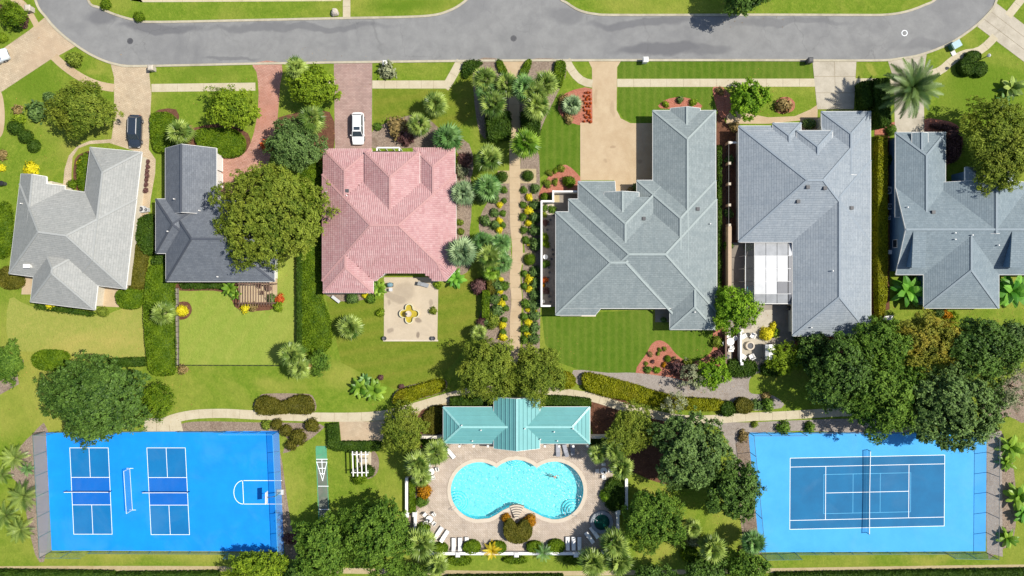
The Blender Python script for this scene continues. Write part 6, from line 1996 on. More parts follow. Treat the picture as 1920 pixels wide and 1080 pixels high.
PALMS = [
 (909, 149, 28, 5.2, 'fr_green', 'fan palm closest to the road west of the garden walk'),
 (948, 159, 27, 5.0, 'fr_green', 'fan palm leaning over the shaded start of the garden walk from the west'),
 (911, 171, 24, 4.6, 'fr_dark', 'darker fan palm just behind the roadside palm west of the walk'),
 (924, 194, 29, 5.4, 'fr_green', 'fan palm in front of the dark square shrub block west of the walk'),
 (982, 165, 28, 5.4, 'fr_dark', 'dark fan palm reaching over the walk from the east'),
 (1022, 158, 27, 5.0, 'fr_green', 'fan palm next to the clipped hedge at the eastern entrance bed'),
 (1003, 175, 28, 5.3, 'fr_green', 'middle fan palm of the eastern entrance cluster'),
 (1006, 199, 28, 5.2, 'fr_green', 'southernmost fan palm of the eastern entrance cluster'),
 (985, 269, 31, 4.6, 'fr_lime', 'lime green fan palm overhanging the middle of the garden walk'),
 (917, 297, 29, 4.6, 'fr_green', 'fan palm with upright fronds opposite the lime green one'),
 (914, 351, 29, 4.2, 'fr_dark', 'blue green fan palm beside the mulch bed west of the walk'),
 (868, 362, 26, 3.8, 'fr_silver', 'silvery fan palm against the east side of the pink roof'),
 (865, 472, 31, 5.0, 'fr_silver', 'large silver fan palm at the south east corner of the pink roof'),
 (905, 455, 25, 3.0, 'fr_dark', 'north western head of the bushy palm clump by the walk'),
 (938, 457, 24, 3.2, 'fr_dark', 'north eastern head of the bushy palm clump by the walk'),
 (918, 482, 27, 3.6, 'fr_green', 'central head of the bushy palm clump by the walk'),
 (940, 492, 23, 3.0, 'fr_dark', 'south eastern head of the bushy palm clump by the walk'),
 (922, 508, 22, 2.6, 'fr_lime', 'southern lime tinted head of the bushy palm clump by the walk'),
 (816, 196, 27, 3.6, 'fr_green', 'single fan palm on the lawn near the bent pavement'),
 (785, 234, 25, 3.6, 'fr_green', 'fan palm in the mulch bed near the mauve driveway'),
 (840, 259, 32, 2.8, 'fr_dark', 'wide dark fan palm at the north east corner of the pink roof'),
 (338, 248, 27, 3.4, 'fr_green', 'pale fan palm north of the slate roof'),
 (556, 128, 24, 5.6, 'fr_green', 'fan palm rising beside the rounded yellow green roadside tree'),
 (584, 224, 30, 5.0, 'fr_green', 'fan palm between the two trees by the mauve driveway'),
 (307, 588, 25, 3.0, 'fr_green', 'pale fan palm rising out of the wide clipped hedge'),
 (548, 664, 27, 3.8, 'fr_green', 'fan palm shading the weathered bench'),
 (562, 690, 24, 3.6, 'fr_green', 'pale fan palm south of the one shading the bench'),
 (656, 613, 27, 2.2, 'fr_green', 'squat fan palm on the lawn west of the pale patio'),
 (898, 624, 18, 2.2, 'fr_green', 'small fan palm at the north edge of the twin olive trees'),
 (783, 870, 29, 4.8, 'fr_green', 'fan palm at the north west corner of the pool terrace'),
 (818, 848, 26, 4.6, 'fr_green', 'fan palm beside the lone white lounger'),
 (790, 895, 22, 3.8, 'fr_green', 'fan palm above the short western pool wall'),
 (788, 1018, 33, 5.0, 'fr_green', 'fan palm at the south west corner of the pool terrace'),
 (820, 1059, 24, 4.4, 'fr_green', 'fan palm outside the long south pool wall on its west'),
 (1120, 852, 20, 4.0, 'fr_green', 'small fan palm beside the grey loungers'),
 (1150, 843, 26, 4.6, 'fr_green', 'fan palm below the olive tree east of the pool house'),
 (1166, 876, 26, 4.6, 'fr_green', 'fan palm beside the north eastern patio table'),
 (1151, 1018, 32, 5.0, 'fr_green', 'fan palm next to the hot tub loungers'),
 (1112, 1054, 31, 4.6, 'fr_green', 'fan palm outside the long south pool wall on its east'),
 (1160, 1050, 32, 4.8, 'fr_green', 'easternmost fan palm outside the long south pool wall'),
 (1298, 990, 20, 3.6, 'fr_green', 'small pale fan palm beside the fresh green tree'),
 (1336, 1026, 29, 4.4, 'fr_green', 'fan palm on the grass west of the tennis court fence'),
 (1412, 1016, 26, 4.2, 'fr_dark', 'fan palm touching the south west corner of the tennis court'),
]
for a in PALMS: palm(*a, n=24 if a[2] > 25 else 20, dead=random.choice((0, 1, 2)))
palm(1706, 167, 50, 6.5, 'fr_date', 'tall feather palm in front of the teal grey house', 'pin', 52, name='date_palm')
palm(1072, 197, 22, 1.0, 'fr_silver', 'silver leaved palm on the red mulch beside the tan driveway', 'fan', 24)
palm(922, 1031, 17, .9, 'fr_gold', 'golden spiky plant between two clipped bushes on the pool wall', 'sago', 18, name='spiky_plant', cat='plant')
palm(1019, 1036, 17, 1.1, 'fr_dark', 'dark spiky plant by the south pool wall', 'sago', 18, name='spiky_plant', cat='plant')
for px, py, r, mt, lab in [
 (30, 858, 30, 'fr_green', 'northernmost feathery cycad beside the western court fence'), (46, 930, 36, 'fr_green', 'largest feathery cycad beside the western court fence'),
 (12, 965, 30, 'fr_green', 'feathery cycad at the picture edge next to the largest one'), (40, 992, 30, 'fr_green', 'southernmost feathery cycad beside the western court fence'),
 (6, 890, 22, 'fr_green', 'small feathery cycad at the western picture edge'), (52, 880, 16, 'fr_dark', 'small dark cycad tight against the western court fence')]:
    palm(px, py, r * .76, 1.2, mt, lab, 'sago', 26, name='cycad', cat='cycad')
for px, py, r, h, n, mt, lab in [
 (1700, 545, 34, 1.6, 16, 'fr_banana', 'broad leaved banana plant in the corner of the teal grey house'), (1897, 545, 36, 2.2, 18, 'fr_banana', 'broad leaved banana plant at the eastern edge by the teal grey roof'),
 (1893, 838, 26, 1.2, 14, 'fr_lime', 'lime leafy plant at the north east corner of the tennis fence'), (1885, 866, 20, 1.0, 12, 'fr_lime', 'second lime leafy plant below the tennis fence corner'),
 (1908, 930, 28, 1.4, 15, 'fr_lime', 'lime leafy plant halfway down the eastern tennis fence'), (1918, 962, 24, 1.2, 13, 'fr_banana', 'leafy plant at the picture edge beside the tennis fence'),
 (1888, 1008, 22, 1.0, 13, 'fr_lime', 'lime leafy plant at the south east corner of the tennis fence'),
 (432, 541, 18, .9, 14, 'fr_lime', 'lime broad leaved plant beside the brown pergola'), (442, 553, 12, .7, 10, 'fr_lime', 'small lime plant at the pergola corner'),
 (676, 727, 22, 1.0, 14, 'fr_lime', 'western lime leafy plant on the back lawn'), (702, 732, 24, 1.2, 15, 'fr_lime', 'eastern lime leafy plant on the back lawn'),
 (684, 712, 14, .8, 10, 'fr_dark', 'small dark leafy plant behind the lime ones on the back lawn'),
 (1896, 165, 24, 1.4, 14, 'fr_green', 'leafy plant on the lawn near the eastern edge'), (712, 540, 18, 1.0, 14, 'fr_lime', 'lime leafy plant at the recess of the pink roofed house'),
 (855, 522, 20, 1.2, 15, 'fr_banana', 'glossy leafy plant at the chamfered corner of the pink roof'), (1880, 190, 16, 1.0, 10, 'fr_dark', 'dark leafy plant beside the eastern lawn')]:
    palm(px, py, r, h * .5, mt, lab, 'leaf', n, name='leafy_plant', cat='plant')

# ---- hedges and clipped bushes
def hedge(pts, h, mat, label, leaf=.13, dens=105, smooth=3, name='hedge', cat='hedge', z0=0.0, rough=.06, loose=False):
    if smooth: pts = smooth_loop(pts, smooth)
    P = [W(*p) for p in pts]
    xy = ccw([(p.x, p.y) for p in P])
    cx = sum(p[0] for p in xy) / len(xy); cy = sum(p[1] for p in xy) / len(xy)
    A = abs(sum(xy[i][0] * xy[(i + 1) % len(xy)][1] - xy[(i + 1) % len(xy)][0] * xy[i][1] for i in range(len(xy)))) / 2
    x0, x1 = min(p[0] for p in xy), max(p[0] for p in xy); y0, y1 = min(p[1] for p in xy), max(p[1] for p in xy)
    n = int(A * dens * ((x1 - x0) * (y1 - y0) / max(A, .01)))
    q = np.stack([NPR.uniform(x0, x1, n), NPR.uniform(y0, y1, n)], 1)
    ins = np.zeros(n, bool)
    for i in range(len(xy)):
        (ax, ay), (bx, by) = xy[i], xy[(i + 1) % len(xy)]
        cond = ((ay > q[:, 1]) != (by > q[:, 1]))
        xi = ax + (bx - ax) * (q[:, 1] - ay) / ((by - ay) if by != ay else 1e-9)
        ins ^= cond & (q[:, 0] < xi)
    q = q[ins]; n = len(q)
    wav = .5 + .25 * np.sin(q[:, 0] * 1.7 + q[:, 1] * .9 + cx) + .25 * np.sin(q[:, 0] * .7 - q[:, 1] * 1.9 + cy)
    top = np.column_stack([q, h - rough * (1 - wav) * 2.2 + NPR.normal(scale=rough * .7, size=n)])
    nt_ = NPR.normal(scale=.55, size=(n, 3)); nt_[:, 2] += 1
    S_, SN = [], []
    for i in range(len(xy)):
        (ax, ay), (bx, by) = xy[i], xy[(i + 1) % len(xy)]
        L = math.hypot(bx - ax, by - ay); k = int(L * h * dens * .8)
        if k < 1 or L < 1e-4: continue
        t = NPR.random(k); z = NPR.random(k) * h
        nx, ny = (by - ay) / L, -(bx - ax) / L
        off = NPR.normal(scale=rough, size=k) + .02 - .10 * (z / h > .85)
        S_.append(np.column_stack([ax + (bx - ax) * t + nx * off, ay + (by - ay) * t + ny * off, z]))
        m = NPR.normal(scale=.5, size=(k, 3)); m[:, 0] += nx; m[:, 1] += ny; m[:, 2] += .3
        SN.append(m)
    Pp = np.concatenate([top] + S_); Nn = np.concatenate([nt_] + SN)
    tone = .25 * np.sin(Pp[:, 0] * 2.1 + 3) * np.sin(Pp[:, 1] * 1.8 + 1)
    rnd = np.clip(.5 + tone + NPR.normal(scale=.2, size=len(Pp)), 0, 1)
    core = MB()
    inn = [(cx + (x - cx) * .94, cy + (y - cy) * .94) for x, y in xy]
    core.prism(inn, 0, h - rough * 2.2)
    Pp[:, 2] += z0
    me = leaf_mesh(name, Pp - np.array([cx, cy, 0]), Nn, leaf * NPR.uniform(.7, 1.3, len(Pp)), rnd, .6, ([(x - cx, y - cy, z + z0) for x, y, z in core.v], core.f))
    o = obj(name, me, M[mat])
    o.location = (cx, cy, 0)
    return tag(o, label, cat)
def ell(cx, cy, rx, ry, n=14): return [(cx + rx * math.cos(i * 2 * math.pi / n), cy + ry * math.sin(i * 2 * math.pi / n)) for i in range(n)]
HEDGES = [
 ([(283, 505), (300, 498), (326, 504), (329, 600), (330, 692), (316, 702), (298, 702), (284, 690), (276, 620), (275, 560)], 1.0, 'lf_hedge', 'wide clipped green hedge between the two western back lawns', {}),
 ([(565, 330), (603, 320), (603, 480), (604, 550), (616, 590), (622, 625), (618, 650), (600, 662), (570, 664), (566, 560)], .5, 'lf_hedge', 'long low green planted strip beside the pink roofed house', dict(rough=.09)),
 ([(561, 440), (567, 440), (567, 662), (561, 662)], 1.3, 'lf_hedge_dark', 'thin dark hedge along the east side of the slate house lawn', dict(smooth=0)),
 ([(1638, 258), (1655, 258), (1656, 440), (1655, 555), (1648, 598), (1640, 600), (1637, 500)], 1.5, 'lf_hedge_lime', 'very long narrow hedge between the two eastern houses', dict(smooth=0)),
 ([(1603, 160), (1620, 158), (1624, 205), (1606, 208)], 2.2, 'lf_hedge_dark', 'dark clipped block beside the jointed concrete driveway', dict(smooth=0)),
 ([(1624, 156), (1653, 154), (1655, 240), (1636, 242), (1628, 200)], 2.6, 'lf_hedge_dark', 'taller dark clipped block beside the tall feather palm', dict(smooth=0)),
 ([(1091, 706), (1100, 699), (1130, 705), (1180, 718), (1230, 734), (1280, 745), (1346, 749), (1353, 758), (1345, 767), (1300, 767), (1240, 760), (1180, 749), (1130, 740), (1098, 728)], 1.1, 'lf_hedge_lime', 'long yellow lime hedge along the eastern curved path', dict(rough=.1)),
 ([(738, 748), (750, 732), (790, 720), (826, 711), (835, 720), (826, 733), (790, 744), (760, 755), (745, 758)], 1.0, 'lf_hedge_lime', 'yellow lime hedge along the western curved path', dict(rough=.1)),
 ([(1050, 700), (1066, 698), (1078, 710), (1074, 724), (1055, 726)], 1.0, 'lf_hedge_lime', 'short yellow lime hedge below the eastern olive tree', {}),
 ([(481, 764), (484, 750), (498, 742), (514, 746), (530, 753), (546, 746), (566, 740), (584, 746), (590, 764), (582, 774), (545, 773), (500, 776), (485, 772)], 1.0, 'lf_hedge_olive', 'wavy olive hedge north of the western path', dict(rough=.1)),
 ([(617, 794), (635, 793), (637, 827), (716, 827), (716, 843), (632, 843), (619, 838)], 1.1, 'lf_hedge_dark', 'L shaped hedge round the small paved pad', dict(smooth=0)),
 ([(-20, 1066), (218, 1069), (218, 1100), (-20, 1100)], 1.4, 'lf_hedge_dark', 'dark hedge along the bottom edge in the western corner', dict(smooth=0)),
 ([(226, 1071), (412, 1069), (412, 1100), (226, 1100)], 1.3, 'lf_hedge_dark', 'dark hedge along the bottom edge below the pickleball courts', dict(smooth=0)),
 ([(840, 1077), (1055, 1075), (1055, 1100), (840, 1100)], 1.3, 'lf_hedge_dark', 'dark hedge along the bottom edge below the pool', dict(smooth=0)),
 ([(1452, 1072), (1940, 1064), (1940, 1100), (1452, 1100)], 1.4, 'lf_hedge_dark', 'dark hedge along the bottom edge below the tennis court', dict(smooth=0)),
 ([(66, 668), (80, 657), (98, 656), (122, 658), (132, 668), (128, 685), (110, 694), (82, 692), (68, 683)], .9, 'lf_hedge', 'oval clipped bush on the dry western lawn', dict(rough=.04)),
 ([(222, 553), (230, 544), (250, 541), (270, 546), (272, 562), (262, 577), (240, 578), (226, 570)], .9, 'lf_hedge', 'rounded clipped bush at the back corner of the pale house', dict(rough=.04)),
 ([(257, 460), (280, 458), (277, 500), (273, 538), (247, 540), (250, 500)], .8, 'lf_hedge_olive', 'olive clipped strip along the east side of the pale house', dict(rough=.04)),
 ([(205, 672), (274, 670), (275, 685), (208, 688)], .7, 'lf_hedge_dark', 'narrow hedge at the south end of the dry lawn', dict(smooth=0)),
 ([(285, 222), (300, 213), (322, 215), (332, 230), (334, 262), (322, 284), (304, 287), (290, 276)], .8, 'lf_hedge', 'rounded green bed at the north west corner of the slate roof', {}),
 ([(371, 247), (400, 242), (440, 244), (460, 262), (458, 285), (440, 296), (418, 294), (398, 278), (374, 274)], .8, 'lf_hedge', 'rounded green bed beside the salmon brick driveway', {}),
 ([(768, 897), (778, 897), (779, 958), (768, 958)], .9, 'lf_hedge', 'narrow hedge strip inside the western pool wall', dict(smooth=0)),
 (ell(885, 1023, 16, 12), 1.0, 'lf_hedge', 'clipped round bush next to the western row of loungers', dict(rough=.03)),
 (ell(932, 1024, 17, 11), 1.0, 'lf_hedge', 'clipped round bush east of the golden spiky plant', dict(rough=.03)),
 (ell(1002, 1023, 15, 10), 1.0, 'lf_hedge', 'clipped round bush behind the dark spiky plant', dict(rough=.03)),
 (ell(1042, 1022, 16, 12), 1.0, 'lf_hedge', 'clipped round bush next to the eastern row of loungers', dict(rough=.03)),
 (ell(827, 1026, 13, 10), 1.0, 'lf_hedge', 'clipped round bush beside the tilted western loungers', dict(rough=.03)),
 (ell(862, 1049, 22, 8), .8, 'lf_hedge', 'low bush outside the south pool wall to the west', {}),
 (ell(966, 1048, 22, 6), .8, 'lf_hedge', 'low bush outside the middle of the south pool wall', {}),
 (ell(1080, 1048, 24, 7), .8, 'lf_hedge', 'low bush outside the south pool wall to the east', {}),
 (ell(1150, 925, 18, 30), 1.2, 'lf_hedge_dark', 'dark shrubbery inside the eastern pool wall', dict(rough=.12)),
 ([(1344, 275), (1351, 275), (1351, 548), (1344, 548)], .7, 'lf_hedge_dark', 'narrow green strip along the east wall of the green grey house', dict(smooth=0)),
 ([(1043, 118), (1058, 118), (1058, 140), (1050, 165), (1040, 158), (1040, 135)], .9, 'lf_hedge', 'clipped hedge curving round the eastern entrance bed', {}),
 ([(912, 216), (955, 214), (957, 262), (916, 266)], 2.0, 'lf_hedge_dark', 'dark square shrub block west of the garden walk', dict(rough=.14, smooth=0)),
 ([(978, 214), (1013, 212), (1010, 256), (980, 250)], 1.6, 'lf_hedge_dark', 'dark shrub block east of the garden walk', dict(rough=.14, smooth=0)),
 ([(932, 115), (940, 115), (950, 134), (951, 143), (944, 144), (934, 130)], .6, 'lf_hedge', 'small curved hedge at the western side of the walk entrance', {}),
 ([(989, 114), (996, 116), (988, 140), (978, 146), (974, 140), (980, 126)], .6, 'lf_hedge', 'small curved hedge at the eastern side of the walk entrance', {}),
 ([(872, 118), (902, 116), (898, 126), (884, 138), (872, 148), (868, 138)], .7, 'lf_hedge_dark', 'loose green shrub strip by the bent pavement', dict(rough=.12)),
 ([(906, 545), (917, 545), (916, 594), (905, 594)], 1.7, 'lf_hedge', 'tall narrow hedge piece west of the walk mulch bed', dict(smooth=0)),
 ([(915, 505), (930, 505), (928, 545), (916, 548)], 1.0, 'lf_hedge_olive', 'olive shrub strip south of the bushy palm clump', {}),
 ([(1013, 741), (1060, 742), (1106, 747), (1106, 762), (1013, 762)], 1.0, 'lf_hedge_dark', 'dark hedge behind the eastern wing of the pool house', dict(smooth=0)),
 ([(845, 744), (925, 740), (925, 760), (845, 762)], 1.0, 'lf_hedge_dark', 'dark hedge behind the western wing of the pool house', dict(smooth=0)),
 ([(800, 770), (828, 762), (830, 800), (815, 812), (795, 806)], .9, 'lf_hedge_olive', 'olive planting west of the pool house', dict(rough=.12)),
 ([(792, 820), (832, 820), (832, 836), (800, 838)], .8, 'lf_hedge', 'green planting below the cream pool house wall to the west', {}),
 ([(1108, 822), (1140, 820), (1142, 836), (1110, 836)], .9, 'lf_hedge_dark', 'dark planting below the cream pool house wall to the east', {}),
 ([(945, 985), (952, 968), (962, 975), (970, 982), (985, 970), (997, 985), (993, 1003), (980, 1012), (962, 1013), (948, 1003)], 1.5, 'lf_hedge_olive', 'olive brown planted mound behind the pool cascade', dict(rough=.04)),
 ([(0, 388), (20, 384), (26, 430), (20, 475), (0, 480), (-10, 430)], .9, 'lf_hedge', 'green shrub bed west of the pale house', dict(rough=.12)),
 ([(4, 510), (18, 500), (44, 516), (46, 536), (20, 542), (4, 532)], .8, 'lf_hedge_olive', 'olive shrub at the south west corner of the pale house', {}),
 ([(70, 569), (178, 586), (176, 592), (70, 578)], .7, 'lf_hedge_dark', 'dark planting along the back wall of the pale house', dict(rough=.12, smooth=0)),
 ([(258, 420), (290, 405), (292, 470), (276, 475), (262, 450)], 1.2, 'lf_hedge_dark', 'dark shrubs between the pale house and the slate house', dict(rough=.14)),
 ([(300, 475), (330, 478), (330, 495), (290, 495)], .9, 'lf_hedge_dark', 'dark shrubs at the south west corner of the slate roof', dict(rough=.12)),
 ([(150, 306), (168, 290), (166, 354), (152, 352)], .8, 'lf_hedge', 'green planting in the front nook of the pale house', dict(rough=.1)),
 ([(340, 531), (420, 531), (418, 541), (342, 540)], .5, 'lf_hedge_dark', 'low dark planting along the back of the slate house', dict(rough=.1, smooth=0)),
 ([(1362, 678), (1380, 676), (1412, 678), (1412, 700), (1380, 705), (1362, 700)], 1.2, 'lf_hedge_dark', 'dark shrubbery along the south of the fire pit terrace', dict(rough=.16)),
 ([(1428, 685), (1450, 680), (1470, 690), (1462, 702), (1430, 700)], 1.1, 'lf_hedge_dark', 'dark shrubbery south of the grill gazebo', dict(rough=.16)),
 ([(1280, 898), (1292, 895), (1292, 912), (1280, 912)], .7, 'lf_hedge_dark', 'dark low shrub under the large glossy tree', {}),
 (ell(1292, 1038, 17, 13), 1.2, 'lf_hedge', 'clipped round bush south of the fresh green tree', dict(rough=.05)),
 (ell(1808, 127, 16, 17), 1.3, 'lf_hedge_dark', 'western clipped dark bush round the street lamp', dict(rough=.03)),
 (ell(1832, 132, 13, 14), 1.0, 'lf_hedge_dark', 'eastern clipped dark bush round the street lamp', dict(rough=.03)),
 (ell(1820, 108, 14, 10), .9, 'lf_hedge_dark', 'northern clipped dark bush round the street lamp', dict(rough=.03)),
 (ell(1391, 759, 16, 14), 1.5, 'lf_hedge_olive', 'largest round bush on the path north of the tennis court', dict(rough=.06)),
 (ell(1361, 765, 13, 13), 1.3, 'lf_hedge_dark', 'dark round bush at the end of the long lime hedge', dict(rough=.1)),
 ([(1742, 236), (1790, 240), (1800, 270), (1790, 300), (1774, 300), (1774, 250)], .8, 'lf_purple', 'purple brown planting at the corner of the teal grey house', dict(rough=.14)),
]
for pts, h, mt, lab, kw in HEDGES: hedge(pts, h, mt, lab, **kw)

# ---- shrubs: a few kinds, copied
def shrub_mesh(n, leaf, lump=.12, dome=1.0):
    n = int(n * 1.5); leaf *= .85
    d = fib(int(n * 1.7)); d = d[d[:, 2] > -.3][:n]
    d = d + NPR.normal(scale=.06, size=d.shape)
    ph = NPR.uniform(0, 6, 3)
    rr = 1 + lump * (np.sin(d[:, 0] * 4 + ph[0]) + np.sin(d[:, 1] * 4.5 + ph[1])) * .6 + NPR.normal(scale=lump * .6, size=len(d))
    P = d * rr[:, None]; P[:, 2] = np.maximum(.02, P[:, 2] + .25)
    rnd = np.clip(.5 + NPR.normal(scale=.25, size=len(d)), 0, 1)
    return leaf_mesh('shrub', P, d + NPR.normal(scale=.45, size=d.shape) + np.array([0, 0, .3]), leaf * NPR.uniform(.7, 1.3, len(d)), rnd, .6, ico(0, 0, .22, .82, .82, .8, 2))
SHRUB = {'small': [shrub_mesh(150, .24, .16) for _ in range(3)], 'big': [shrub_mesh(420, .15, .14) for _ in range(3)], 'clip': [shrub_mesh(420, .12, .03) for _ in range(2)],
         'loose': [shrub_mesh(170, .30, .34) for _ in range(3)]}
def shrub(px, py, r, mat, label, kind=None, h=None, group=None, name='shrub', cat='shrub'):
    kind = kind or ('small' if r < 9 else 'big')
    if kind == 'loose': r *= .82
    h = h or min(1.6, r / S * 1.1)
    p = W(px, py, h * .6); p.z = 0
    o = bpy.data.objects.new(name, with_mat(random.choice(SHRUB[kind]), mat)); COL.objects.link(o)
    R = r / S
    o.location = p; o.scale = (R, R * random.uniform(.9, 1.1), h); o.rotation_euler = (0, 0, random.uniform(0, 6.28))
    return tag(o, label, cat, group)

def row(lst, mat, what, group, kind=None, name='shrub', cat='shrub', frm='from the road'):
    for k, (x, y, r) in enumerate(lst): shrub(x, y, r * 1.18, mat, '%s %s %s' % (ORD[k], what, frm), kind, None, group, name, cat)
row([(992, 370, 5.5), (992, 395, 6.5), (991, 418, 5), (992, 458, 3), (992, 523, 6.5), (993, 541, 6), (990, 581, 4), (1004, 585, 3), (991, 605, 6), (990, 627, 6)], 'lf_yellow', 'yellow flowering shrub east of the garden walk', 'yellow shrubs east of the walk', name='yellow_shrub', frm='counting south')
row([(937, 384, 4.5), (936, 414, 5), (936, 431, 5), (939, 524, 4), (937, 545, 5.5), (940, 569, 6), (942, 610, 5.5), (943, 632, 6.5)], 'lf_yellow', 'yellow flowering shrub west of the garden walk', 'yellow shrubs west of the walk', name='yellow_shrub', frm='counting south')
row([(1003, 353, 7), (1003, 384, 8), (1003, 408, 9), (1004, 432, 9), (1004, 457, 9), (1003, 510, 8), (1003, 531, 8), (1003, 552, 8.5), (1001, 572, 8), (1002, 592, 8), (1001, 615, 8.5), (1000, 635, 9)], 'lf_dark', 'dark green bush along the courtyard wall', 'bushes between the walk and the courtyard wall', 'small', frm='counting south')
row([(982, 356, 5), (981, 384, 5), (980, 407, 5.5), (982, 431, 5.5), (986, 450, 5.5), (983, 513, 5), (983, 537, 5), (986, 570, 7), (983, 594, 6), (984, 617, 7), (983, 637, 6)], 'lf_mid', 'small green shrub on the east verge of the walk', 'small shrubs on the east verge of the walk', 'small', frm='counting south')
row([(945, 356, 5), (945, 376, 4), (943, 400, 4.5), (943, 422, 4.5), (945, 536, 7), (946, 558, 5), (948, 578, 5), (945, 600, 5), (943, 623, 5)], 'lf_mid', 'small green shrub on the west verge of the walk', 'small shrubs on the west verge of the walk', 'small', frm='counting south')
row([(927, 399, 6.5), (910, 414, 8), (928, 422, 7), (932, 536, 9), (926, 560, 9), (931, 583, 9.5), (914, 605, 9), (922, 590, 7)], 'lf_dark', 'dark bush in the mulch bed west of the walk', 'dark bushes in the western walk bed', 'small', frm='counting south')
row([(275, 303, 4), (275, 312, 4), (274, 320, 4), (274, 328, 4), (273, 337, 3.5), (273, 346, 3.5), (272, 357, 4)], 'lf_purple', 'dark clump in the side drive of the pale house', 'clumps in the side drive', 'small', frm='counting south')
k = 0
for j in range(9):
    for i in range(3):
        k += 1
        shrub(1096 + i * 5.4 + random.uniform(-1.6, 1.6), 174 + j * 6.6 + random.uniform(-1.8, 1.8), random.uniform(1.4, 2.6), 'lf_red', '%s orange bedding plant of the %s column beside the tan driveway' % (ORD[j], ('western', 'middle', 'eastern')[i]), 'small', .3, 'orange bedding plants on the red mulch', 'bedding_plant', 'plant')
